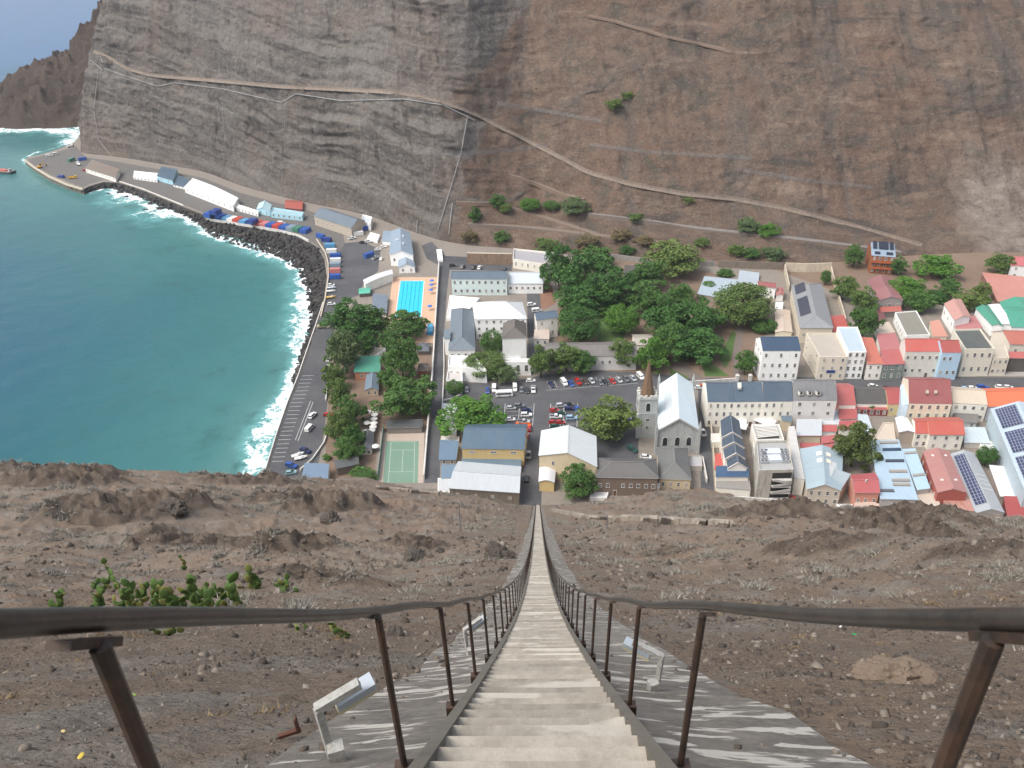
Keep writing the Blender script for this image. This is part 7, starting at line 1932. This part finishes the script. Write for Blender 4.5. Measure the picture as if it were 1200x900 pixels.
mb = MB(); mb.box((.6, .7, 2.5), (1.3, 1.0, 1.4), 0, 0, .85); mb.build('cab', GLASS, D, absolute=True)
mb = MB(); mb.bar((1.0, -.3, 1.9), (3.2, -.3, 4.4), .35, .5); mb.build('boom', YEL, D, absolute=True)
mb = MB(); mb.bar((3.1, -.3, 4.5), (5.0, -.3, 2.2), .3, .4); mb.build('arm', YEL, D, absolute=True)
mb = MB(); mb.box((5.1, -.3, 1.7), (.8, 1.1, .9), 0, 0, 1.2); mb.build('bucket', TYRE, D, absolute=True)

# ------------------------------------------------------------------ parasols
def parasol(px, py, col, label, group, r=1.6, n=8, hgt=2.6, first={}):
    p = G(px, py, hgt); p = Vector((p.x, p.y, 0.05))
    key = (col, r, n)
    if key in first: return copy_thing(first[key], p, random.uniform(0, 1), label, group)
    T = thing('parasol', label, 'parasol', p, group)
    mb = MB()
    for k in range(n):
        a0, a1 = 2 * math.pi * k / n, 2 * math.pi * (k + 1) / n
        o0 = (r * math.cos(a0), r * math.sin(a0), hgt - .25); o1 = (r * math.cos(a1), r * math.sin(a1), hgt - .25)
        mb.face([(0, 0, hgt + .35), o0, o1]); mb.face([o0, (o0[0], o0[1], hgt - .45), (o1[0], o1[1], hgt - .45), o1])
    mb.build('canopy', plain(col, .85), T, absolute=True)
    mb = MB(); mb.tube([(0, 0, 0), (0, 0, hgt + .3)], .035, 6); mb.box((0, 0, .05), (.6, .6, .1)); mb.build('pole', STEEL, T, absolute=True)
    first[key] = T
    return T
WP = (.68, .67, .63)
for i, (x, y, lb) in enumerate(((431, 482, 'topmost left white parasol of the seafront bar terrace'), (440, 480.5, 'topmost right white parasol of the seafront bar terrace'), (439, 485, 'white parasol second down the right side of the terrace'), (438, 490, 'white parasol third down the right side of the terrace'), (430, 494.5, 'lone white parasol on the left side of the terrace'), (438, 495, 'white parasol fourth down the right side of the terrace'), (437, 499.5, 'white parasol fifth down the right side of the terrace'), (435.5, 503.5, 'lowest white parasol of the close right column'), (427.5, 505, 'lower left white parasol beside the bar roof'), (440, 522, 'white parasol alone beside the court wall'))):
    parasol(x, y, WP, lb, 'white parasols on the bar terrace', 1.5)
for x, y, lb in ((506, 328, 'topmost blue parasol on the pool deck'), (505.5, 333, 'second blue parasol down the pool deck'), (505, 339, 'third blue parasol down the pool deck'), (503.5, 358, 'lone blue parasol halfway down the pool deck')):
    parasol(x, y, (.06, .16, .5), lb, 'blue parasols on the pool deck', 1.3)
hq('bright light blue slide box at the near end of the pool deck', (500, 389), (507, 389), (507.5, 379), (501, 379), 393, 'flat', (.06, .4, .62), (.06, .3, .55), name='blue_box', cat='box', parapet=0.1)
for x, y, lb in ((892, 491, 'white square awning at the left of the terrace behind the concrete block'), (868.5, 491.5, 'white square awning near the stepped blue gables'), (869, 498.5, 'lower white square awning near the stepped blue gables'), (902, 494, 'white square awning in the middle of the cream terrace'), (901, 499, 'largest white awning over the cream terrace corner')):
    parasol(x, y, (.78, .78, .75), lb, 'white awnings behind the blue terrace', 3.0, 4, 3.4)

# ------------------------------------------------------------------ walls, fences, poles
def wall_line_(name, label, pts, h, th, mt, cat='wall', cap=None, group=None, zoff=0.0):
    c = pts[len(pts) // 2]
    T = thing(name, label, cat, c, group)
    mb = MB(); cp = MB()
    for a, b in zip(pts, pts[1:]):
        mb.bar((a.x, a.y, a.z + h / 2 - .3 + zoff), (b.x, b.y, b.z + h / 2 - .3 + zoff), th, h + .6)
        if cap: cp.bar((a.x, a.y, a.z + h + .05 + zoff), (b.x, b.y, b.z + h + .05 + zoff), th + .15, .1)
    mb.build('wall_body', mt, T)
    if cap: cp.build('coping', cap, T)
    return T
WW_ = paint((0.62, 0.6, 0.56), .9, .4); WC = paint((.55, .48, .37), .9, .5); WS = paint(STONE, .95, .6); WG = paint((.3, .28, .26), .95, .5); WB = paint((.26, .18, .125), .95, .7)
gp = lambda L: [G(*p) for p in L]
wall_line_('boundary_wall', 'long white wall between the pool gardens and the castle street', gp([(514.5, 312), (511, 370), (507, 440), (501, 510), (497, 562)]), 2.2, .4, WW_, cap=WW_)
wall_line_('boundary_wall', 'low white wall on the castle side of the street', gp([(520, 398), (520.5, 430), (519, 470), (517.5, 490)]), 1.4, .35, WW_)
wall_line_('boundary_wall', 'pale curved kerb wall round the castle corner shrub', gp([(519, 470), (530, 468), (540, 463), (543, 457)]), .7, .3, WW_)
wall_line_('boundary_wall', 'low pale wall between the seafront road and the trees', gp([(387, 428), (384, 452), (382, 470)]), 1.0, .4, WW_)
wall_line_('boundary_wall', 'crooked pale wall at the near end of the seafront road', gp([(384, 508), (380, 520), (366, 540), (352, 552)]), 1.0, .4, WW_)
wall_line_('boundary_wall', 'tall mesh topped wall left of the tennis court', gp([(450, 503), (447, 530), (443, 562)]), 2.4, .25, paint((.1, .16, .14), .9, .2))
wall_line_('sea_wall', 'low pale parapet along the seafront road above the surf', gp(WALL_PX[1:8]), .8, .4, WW_)
wall_line_('sea_wall', 'white topped sea wall beside the container row', gp([(243, 257.5), (270, 261.5), (300, 266.5), (330, 271.5), (352, 277.5), (362, 283)]), 1.1, .5, WW_)
wall_line_('sea_wall', 'pale curved sea wall beside the boats and containers', gp([(371, 281), (381, 296), (384.5, 308), (385, 325), (381, 352), (376, 372)]), .9, .5, WC)
wall_line_('sea_wall', 'thin pale kerb along the wharf road above the black boulders', gp([(140, 213), (168, 222), (190, 231), (215, 241)]), .7, .5, WW_)
wall_line_('wharf_wall', 'raised outer kerb of the wharf apron', gp([(29, 188), (40, 196.5), (58, 207.5), (78, 216.5), (97, 222)]), .9, .8, WC)
wall_line_('retaining_wall', 'high brown stone retaining wall at the slope foot behind the cars', gp([(548, 309), (572, 309.5), (600, 310)]), 6.5, 1.0, WB, cap=WC)
wall_line_('boundary_wall', 'grey wall running behind the cottage at the slope foot', gp([(690, 301), (730, 305), (775, 311), (838, 312)]), 3.0, .5, WG)
wall_line_('boundary_wall', 'tall weathered grey wall above the dry yard', gp([(841, 313), (880, 315), (918, 316)]), 4.0, .5, WS)
wall_line_('ruined_wall', 'crumbling cream back wall of the roofless enclosure', gp([(919, 318), (945, 319), (973, 318)]), 5.0, .6, WC)
wall_line_('ruined_wall', 'cream left side wall of the roofless enclosure', gp([(919, 318), (924, 342)]), 4.0, .5, WC)
wall_line_('ruined_wall', 'cream right side wall of the roofless enclosure', gp([(973, 318), (980, 345), (990, 380)]), 3.2, .5, WC)
wall_line_('boundary_wall', 'white garden wall with piers behind the blue roofed terrace', gp([(806, 451), (835, 449), (862, 447)]), 1.6, .4, WW_, cap=WW_)
for i, (x, y) in enumerate(((863.5, 447), (878.5, 447))):
    p = G(x, y); T = thing('gate_pier', 'white gate pier on the %s of the garden path gate' % ('left', 'right')[i], 'gate pier', p, 'white garden gate piers')
    mb = MB(); mb.box((p.x, p.y, 1.4), (1.2, 1.2, 2.8)); mb.build('shaft', WW_, T); mb = MB(); mb.box((p.x, p.y, 2.95), (1.5, 1.5, .3)); mb.box((p.x, p.y, 3.4), (.8, .8, .6), 0, 0, .6); mb.build('pier_cap', WW_, T)
wall_line_('boundary_wall', 'cream wall along the right of the church lane', gp([(829, 478), (833, 505), (836, 540), (839, 582)]), 2.4, .4, WC)
wall_line_('boundary_wall', 'white wall on the left of the church lane foot', gp([(823, 540), (828, 566)]), 2.0, .4, WW_)
wall_line_('boundary_wall', 'long white wall beside the alley left of the concrete block', gp([(880, 512), (884, 548), (887, 585)]), 3.0, .4, WW_)
wall_line_('boundary_wall', 'cream wall in the alley right of the concrete block', gp([(935, 520), (939, 555), (943, 590)]), 2.2, .3, WC)
wall_line_('boundary_wall', 'pale wall along the near edge of the town below the hill', gp([(838, 583), (880, 586), (930, 590)]), 1.2, .4, WW_)
wall_line_('boundary_wall', 'grey wall above the cars in the square centre line', gp([(716, 458 - 14), (750, 441.5 - 2)]), .4, .3, WG)
def hill_line(L, n=8):
    out = []
    for a, b in zip(L, L[1:]):
        for k in range(n):
            t = k / n; h = hill_hit(a[0] + (b[0] - a[0]) * t, a[1] + (b[1] - a[1]) * t)
            if h is not None: out.append(h)
    return out
wall_line_('dry_stone_wall', 'broken dry stone wall running right from the ladder foot across the hill', hill_line([(648, 599), (690, 608), (770, 611), (830, 615), (862, 617)]), .7, .8, paint((.3, .26, .21), .95, .7))
wall_line_('dry_stone_wall', 'grey stone wall at the hill foot left of the ladder', hill_line([(440, 573), (480, 577), (520, 581)]), 1.0, .8, paint((.26, .22, .18), .95, .7))
# paths cut across the far slope
def ledge_path(name, L, width, face, mt, mtw, kind='structure', wall=None, label=None):
    pts = []
    for a, b in zip(L, L[1:]):
        n = max(2, int(abs(b[0] - a[0]) / 4))
        for k in range(n):
            t = k / n; h = cliff_hit(a[0] + (b[0] - a[0]) * t, a[1] + (b[1] - a[1]) * t)
            if h is not None: pts.append(h)
    for _ in range(3):
        pts = [pts[0]] + [(p + q * 2 + r) / 4 for p, q, r in zip(pts, pts[1:], pts[2:])] + [pts[-1]]
    mb = MB()
    def sec(i):
        p = pts[i]; d = (pts[min(i + 1, len(pts) - 1)] - pts[max(i - 1, 0)]); d.z = 0; d = d.normalized()
        n_ = Vector((d.y, -d.x, 0))
        if n_.y > 0: n_ = -n_
        return [p + n_ * 2.2 + Vector((0, 0, -face)), p + n_ * 1.6 + Vector((0, 0, .4)), p + n_ * (1.6 - width) + Vector((0, 0, .5)), p + n_ * (1.6 - width) + Vector((0, 0, -3))], n_
    prev = None; outer = []
    for i in range(len(pts)):
        s, n_ = sec(i); outer.append(s[1] - n_ * .3)
        if prev:
            for k in range(3): mb.face([prev[k], s[k], s[k + 1], prev[k + 1]], 1 if k == 0 else 0)
        prev = s
    o = tag(mb.build(name, [mt, mtw]), kind=kind)
    if wall: wall_line_('path_wall', label, outer, wall, .5, mtw)
    return outer
PATHM = dirt_mat((.2, .155, .115), (.17, .13, .1), (.13, .1, .08), 'slope_path', .4)
PWALL = paint((.24, .19, .15), .95, .8); TWALL = paint((.15, .12, .1), .95, .6); BWALL = paint((.16, .11, .08), .95, .6)
ledge_path('cliff_path', [(112, 60), (128, 66), (150, 80), (180, 88), (230, 92), (290, 97), (330, 101), (400, 104), (470, 108), (520, 118), (560, 135), (610, 160), (640, 174), (690, 201), (740, 215), (800, 226), (860, 232), (920, 243), (980, 258), (1040, 275), (1085, 288)], 2.2, 1.2, PATHM, PWALL, wall=.9, label='stone wall edging the long path that climbs the cliff')
ledge_path('slope_track', [(548, 262), (600, 265), (640, 269), (700, 276), (760, 283), (800, 286)], 4.5, 1.6, PATHM, TWALL)
ledge_path('slope_track', [(535, 236), (575, 238), (610, 246), (660, 262), (705, 277)], 3.5, 1.6, PATHM, BWALL)
ledge_path('slope_track', [(690, 250), (760, 258), (820, 268), (905, 277), (1000, 288), (1060, 296)], 5.5, 2.0, dirt_mat((.16, .15, .14), (.2, .18, .16), (.13, .115, .1), 'old_road', .4), TWALL)
ledge_path('slope_track', [(690, 18), (720, 24), (780, 42), (840, 55), (862, 62)], 3.0, 1.0, PATHM, BWALL)
ledge_path('slope_track', [(597, 204), (630, 215), (665, 229), (690, 234)], 3.0, 1.5, PATHM, BWALL)
# rockfall net edges and catch fences
NETM = plain((.27, .27, .26), .8, 0, .5, .2)
def drape(L, r, lift, step=3):
    pts = []
    for a, b in zip(L, L[1:]):
        n = max(2, int(math.hypot(b[0] - a[0], b[1] - a[1]) / step))
        for k in range(n + 1):
            t = k / n; h = cliff_hit(a[0] + (b[0] - a[0]) * t, a[1] + (b[1] - a[1]) * t)
            if h is not None:
                pts.append(h + (Vector((0, 0, CAMZ)) - h).normalized() * lift)
    mb = MB()
    if len(pts) > 2: mb.tube(pts, r, 5)
    return mb
T = thing('rockfall_net', 'pale edge cables of the rockfall netting hung over the left cliff', 'netting', cliff_hit(330, 122))
for L, r in (([(97, 66), (92, 120), (89, 176)], .26), ([(118, 66), (122, 80), (150, 90), (185, 101), (205, 97), (260, 104), (330, 120), (347, 110), (400, 118), (472, 116), (520, 123), (556, 141)], .34), ([(98, 64), (120, 82)], .3), ([(115, 80), (110, 130), (116, 165), (138, 192)], .25), ([(548, 135), (540, 180), (525, 230), (513, 270)], .24), ([(489, 258), (488, 280)], .3), ([(530, 238), (526, 274)], .25)):
    c_ = drape(L, r, .9)
    if c_.v: c_.build('net_cable', NETM, T)
for x0, y0, y1 in ((180, 112, 200), (215, 10, 80), (300, 5, 80), (330, 130, 230), (420, 125, 240), (450, 8, 92), (505, 128, 262), (385, 10, 90), (260, 120, 220)):
    drape([(x0, y0), (x0 + 4, (y0 + y1) / 2), (x0 - 2, y1)], .07, .5, 5).build('net_cable', NETM, T)
def mesh_mat():
    m, nt, bs = new_mat('wire_mesh'); bs.inputs['Base Color'].default_value = (.36, .36, .35, 1); bs.inputs['Roughness'].default_value = .7
    t = nt.nodes.new('ShaderNodeBsdfTransparent'); ms = nt.nodes.new('ShaderNodeMixShader'); ms.inputs[0].default_value = .32
    out = [x for x in nt.nodes if x.type == 'OUTPUT_MATERIAL'][0]
    nt.links.new(t.outputs[0], ms.inputs[1]); nt.links.new(bs.outputs[0], ms.inputs[2]); nt.links.new(ms.outputs[0], out.inputs[0]); return m
MESHM = mesh_mat()
for L, lb in (([(582, 123), (640, 132), (705, 144)], 'upper rockfall fence below the net edge on the bare slope'), ([(690, 171), (760, 180), (880, 187)], 'middle rockfall fence across the bare slope'), ([(870, 201), (940, 213), (1022, 221)], 'right rockfall fence above the long path'), ([(522, 182), (580, 180), (640, 172)], 'thin wire fence left of the long path bend'), ([(540, 234), (575, 239)], 'short fence at the left of the slope bushes')):
    P = []
    for a, b in zip(L, L[1:]):
        for k in range(9):
            h = cliff_hit(a[0] + (b[0] - a[0]) * k / 8, a[1] + (b[1] - a[1]) * k / 8)
            if h is not None: P.append(h + Vector((0, -1.0, 0)))
    T = thing('rockfall_fence', lb, 'fence', P[0], 'fences across the bare slope')
    mb = MB()
    for a, b in zip(P, P[1:]): mb.face([a, b, b + Vector((0, -.6, 2.6)), a + Vector((0, -.6, 2.6))])
    mb.build('mesh_panel', MESHM, T)
    for p in P[::2]:
        mb = MB(); mb.tube([p - Vector((0, 0, .5)), p + Vector((0, -.6, 2.8))], .12, 6); mb.build('post', STEEL, T)
# posts on the near hill and poles at the slope foot
for px, py, top, lb in ((435, 603, 573, 'thin grey post on the brow above the tennis court'), (540, 624, 590, 'thin grey post left of the ladder foot'), (110, 571, 549, 'thin grey post on the brow over the sea'), (711, 622, 604, 'short grey post by the dry stone wall')):
    h = hill_hit(px, py)
    if h is None: continue
    dep = h.y * CP + (CAMZ - h.z) * SP
    hh = (py - top) * dep / FPX / math.cos(math.atan2(CAMZ - h.z, h.y))
    T = thing('fence_post', lb, 'post', h, 'thin posts on the near hill')
    mb = MB(); mb.tube([h - Vector((0, 0, .4)), h + Vector((0, 0, hh))], .05 + dep * .0002, 6); mb.build('shaft', STEEL, T)
    mb = MB(); mb.tube([h + Vector((0, 0, hh - .02)), h + Vector((0, 0, hh + .06))], .08 + dep * .0002, 6); mb.build('post_cap', STEEL, T)
for px, py, lb in ((680, 278, 'dark pole on the terrace above the garden trees'), (961, 296, 'dark pole above the roofless enclosure'), (824, 296, 'pole above the cafe yard'), (1046, 320, 'pole beside the timber house'), (664, 292, 'pole above the tallest garden trees')):
    h = slope_pt(px, py); T = thing('utility_pole', lb, 'pole', h, 'poles at the slope foot')
    mb = MB(); mb.tube([h - Vector((0, 0, .5)), h + Vector((0, 0, 7))], [.16, .11], 6); mb.build('shaft', WOOD, T)
    mb = MB(); mb.box((h.x, h.y, h.z + 6.4), (1.8, .12, .14)); mb.build('crossarm', WOOD, T)

# ------------------------------------------------------------------ things beside the stair
def stair_hit(px, py, off=-0.2):
    d = ray(px, py); t = 0.5
    while t < 400:
        p = Vector((0, 0, CAMZ)) + d * t
        v = p.x * LD.x + p.y * LD.y
        if p.z < CAMZ - float(drop(v)) + off: return p
        t += 0.02 + t * 0.001
LAMPW = dirt_mat((.42, .42, .39), (.36, .36, .34), (.2, .15, .1), 'chipped_white_paint', 14.0); TUBE = gloss((.36, .4, .43), .3); LENS = plain((.5, .45, .28), .4)
for (px, py, hh, arm, lb) in ((392, 893, .52, (.25, .1), 'nearest white strip lamp on a bent post left of the stair'), (549, 770, .6, (.26, .16), 'second white strip lamp on a bent post left of the stair'), (768, 812, .55, (-.28, .12), 'white strip lamp on a bent post right of the stair')):
    p = stair_hit(px, py)
    T = thing('stair_lamp', lb, 'lamp', p, 'strip lamps beside the stair')
    top = p + Vector((-.03 if arm[0] > 0 else .03, -.02, hh))
    tip = top + Vector((arm[0], arm[1], .10))
    mb = MB(); mb.bar(p - Vector((0, 0, .1)), top, .055, .045); mb.build('post', LAMPW, T)
    mb = MB(); mb.bar(top - Vector((arm[0], 0, 0)) * .05, tip, .06, .05); mb.build('arm', LAMPW, T)
    a = top.lerp(tip, .35) + Vector((0, .05, -.09)); b = top.lerp(tip, 1.0) + Vector((arm[0] * .25, .1, -.09))
    mb = MB(); mb.bar(a, b, .11, .05); mb.build('lamp_housing', TUBE, T)
    mb = MB(); mb.bar(a - Vector((0, 0, .045)), b - Vector((0, 0, .045)), .095, .035); mb.build('lens', LENS, T)
    mb = MB(); q_ = p.lerp(top, .3) + Vector((.05 if arm[0] > 0 else -.05, -.05, 0)); mb.box(tuple(q_), (.1, .09, .14), .3); mb.build('junction_box', LAMPW, T)
p = stair_hit(345, 862); T = thing('rusty_bracket', 'small rusty iron bracket bolted to the stair flank at the left', 'bracket', p)
mb = MB(); mb.bar(p + Vector((-.11, -.03, .03)), p + Vector((.05, .02, .04)), .03, .03); mb.build('foot', plain((.09, .035, .022), .9), T)
mb = MB(); mb.bar(p + Vector((.03, .02, .02)), p + Vector((.025, .02, .17)), .05, .012); mb.build('upright', plain((.09, .035, .022), .9), T)

def boulder(px, py, size, squash, mt, label, seed):
    h = hill_hit(px, py)
    rg = np.random.default_rng(seed)
    import bmesh
    bm = bmesh.new(); bmesh.ops.create_icosphere(bm, subdivisions=5, radius=1)
    co = np.array([v.co[:] for v in bm.verts])
    n3 = 0.45 * fbm(co[:, 0] * 1.3 + seed, co[:, 1] * 1.3 + co[:, 2] * 2.1, 4, seed) + .25 * ridged(co[:, 0] * 2 + co[:, 2], co[:, 1] * 2 - co[:, 2] * 1.5, 5, seed + 5) + .10 * fbm(co[:, 0] * 7, co[:, 1] * 7 + co[:, 2] * 6, 4, seed + 8)
    for v, c, d in zip(bm.verts, co, n3): v.co = Vector(c * (1 + d) * np.array([1.15, .85, squash]) * size)
    me = bpy.data.meshes.new('boulder'); bm.to_mesh(me); bm.free(); me.materials.append(mt)
    o = bpy.data.objects.new('boulder', me); COL.objects.link(o); o.location = h + Vector((0, 0, size * squash * .35)); o.rotation_euler = (0, 0, seed)
    return tag(o, label, 'boulder')
TANR = dirt_mat((.19, .135, .088), (.16, .122, .09), (.11, .085, .065), 'tan_boulder', 3.0); DARKR = dirt_mat((.06, .05, .042), (.085, .07, .055), (.04, .033, .028), 'dark_boulder', 4.0)
boulder(1045, 800, .34, .6, TANR, 'large tan boulder on the rubble slope at the lower right', 3)
boulder(463, 745, .2, .8, DARKR, 'dark lumpy rock left of the stair above the flank', 5)
boulder(388, 612, 1.7, .7, DARKR, 'dark rocky outcrop on the brow left of the ladder', 8)
boulder(205, 600, 2.0, .8, DARKR, 'dark jagged outcrop standing on the left brow', 9)
boulder(585, 655, 1.1, .9, DARKR, 'dark boulder beside the left edge of the ladder halfway down', 12)
boulder(485, 655, 1.2, .6, DARKR, 'dark rock clump on the slope left of the ladder', 14)

# prickly pears
PADS = {'green': leaf_mat((.085, .15, .042), 'cactus_pad'), 'pale': leaf_mat((.2, .215, .07), 'cactus_pad')}
def prickly(px, py, n, size, label, seed, tone='green'):
    h = hill_hit(px, py); rr = random.Random(seed); size = size * (2.3 if py < 735 else 1.2); n = int(n * 3)
    T = thing('prickly_pear', label, 'cactus', h, 'prickly pears on the left slope')
    tips = [(Vector((h.x + rr.uniform(-.5, .5) * size * 3, h.y + rr.uniform(-.1, .1), h.z)), Vector((rr.uniform(-.4, .4), rr.uniform(-.2, .2), 1)).normalized()) for _ in range(max(1, n // 4))]
    for k in range(n):
        b, d = tips[rr.randrange(len(tips))]
        L = size * rr.uniform(.7, 1.15); W_ = L * .36
        dd = (d + Vector((rr.uniform(-.8, .8), rr.uniform(-.5, .5), rr.uniform(-.1, .6)))).normalized()
        side = dd.cross(Vector((rr.uniform(-.6, .6), -1, rr.uniform(-.3, .3)))).normalized(); nn = dd.cross(side)
        mb = MB(); rings = []
        for i in range(7):
            t = i / 6; w = W_ * math.sin(math.pi * (0.06 + .92 * t) ** .8) ** .7 + .004
            c = b + dd * (L * t)
            rings.append([c + side * (w * math.cos(a)) + nn * (w * .22 * math.sin(a)) for a in [2 * math.pi * q / 10 for q in range(10)]])
        for r0, r1 in zip(rings, rings[1:]):
            for q in range(10): mb.face([r0[q], r0[(q + 1) % 10], r1[(q + 1) % 10], r1[q]])
        mb.face(rings[-1])
        mb.build('pad', PADS['pale' if rr.random() < .25 or tone == 'pale' else 'green'], T, smooth=True)
        tips.append((b + dd * L * .95, dd))
    return T
for px, py, n, s, lb, sd in ((120, 690, 8, .2, 'prickly pear standing a little higher between two clumps', 21), (175, 700, 10, .2, 'leafy prickly pear just left of the densest clump', 22), (250, 700, 9, .2, 'prickly pear joining the clump and the right end plant', 23), (70, 712, 6, .2, 'prickly pear at the far left above the handrail', 1), (108, 714, 7, .19, 'small prickly pear second from the left above the handrail', 2), (150, 712, 12, .2, 'broad yellow green prickly pear left of the middle clump', 3), (195, 712, 14, .2, 'densest prickly pear clump above the left handrail', 4), (226, 714, 12, .2, 'prickly pear with upright oval pads above the handrail', 5), (268, 712, 9, .2, 'prickly pear at the right end of the clump row', 6),
 (302, 690, 7, .24, 'prickly pear growing higher up the slope on its own', 7), (342, 694, 4, .18, 'tiny prickly pear right of the upper one', 8), (402, 747, 6, .13, 'little green prickly pear just under the left handrail', 9), (350, 740, 4, .1, 'low green sprout under the left handrail', 10), (198, 745, 7, .15, 'prickly pear showing below the left handrail', 11), (217, 668, 2, .2, 'single pale green pad on the slope above the clump row', 12)):
    prickly(px, py, n, s, lb, sd)
# litter
for px, py, c, sz, nm, lb in ((1001, 744, (.02, .3, .1), (.1, .035, .035), 'plastic_bottle', 'green plastic bottle on the rubble below the right handrail'), (10, 716, (.02, .05, .4), (.05, .05, .03), 'bottle_cap', 'blue plastic lid at the far left below the handrail'), (103, 770 - 50, (.02, .3, .27), (.06, .05, .03), 'plastic_scrap', 'teal plastic scrap behind the left post'), (184, 766 - 60, (.35, .2, .4), (.09, .04, .02), 'sweet_wrapper', 'purple and yellow wrapper on the left slope'), (96, 888, (.5, .36, .04), (.05, .035, .006), 'dead_leaf', 'yellow dead leaf in the lower left corner'), (158, 815, (.2, .32, .06), (.045, .028, .006), 'fallen_pad', 'fallen green cactus pad right of the left post'), (75, 858, (.42, .33, .12), (.035, .025, .006), 'dead_leaf', 'smaller pale yellow leaf in the lower left'), (985, 735, (.7, .7, .7), (.06, .04, .02), 'paper_scrap', 'white paper scrap on the right slope'), (410, 675, (.7, .7, .7), (.1, .08, .04), 'paper_scrap', 'white paper scrap on the left slope above the rail')):
    h = hill_hit(px, py)
    if h is None: continue
    mb = MB(); mb.tube([(-sz[0] / 2, 0, 0), (-sz[0] * .3, 0, sz[2] * .2), (sz[0] * .3, 0.004, 0), (sz[0] / 2, 0, sz[2] * .2)], [sz[1] * .25, sz[1] * .5, sz[1] * .45, sz[1] * .15], 7)
    o = mb.build(nm, plain(c, .5)); o.location = h + Vector((0, 0, sz[1] * .3 + .01)); o.rotation_euler = (random.uniform(-.3, .3), random.uniform(-.5, .2), random.uniform(0, 3)); o.scale = (1, 1, max(.3, min(1, sz[2] / sz[1])))
    tag(o, lb, 'litter')

# ------------------------------------------------------------------ thin sea air
mb = MB(); mb.box((0, 0, 125), (90000, 100000, 290)); hz = mb.build('haze', [])
hm = bpy.data.materials.new('haze_air'); hm.use_nodes = True; nt = hm.node_tree
for n_ in list(nt.nodes): nt.nodes.remove(n_)
ho = nt.nodes.new('ShaderNodeOutputMaterial'); hv = nt.nodes.new('ShaderNodeVolumePrincipled')
hv.inputs['Color'].default_value = (0.86, 0.92, 1.0, 1); hv.inputs['Density'].default_value = 0.00007; hv.inputs['Anisotropy'].default_value = 0.2
nt.links.new(hv.outputs[0], ho.inputs['Volume']); hz.data.materials.clear(); hz.data.materials.append(hm)
tag(hz, kind='stuff')
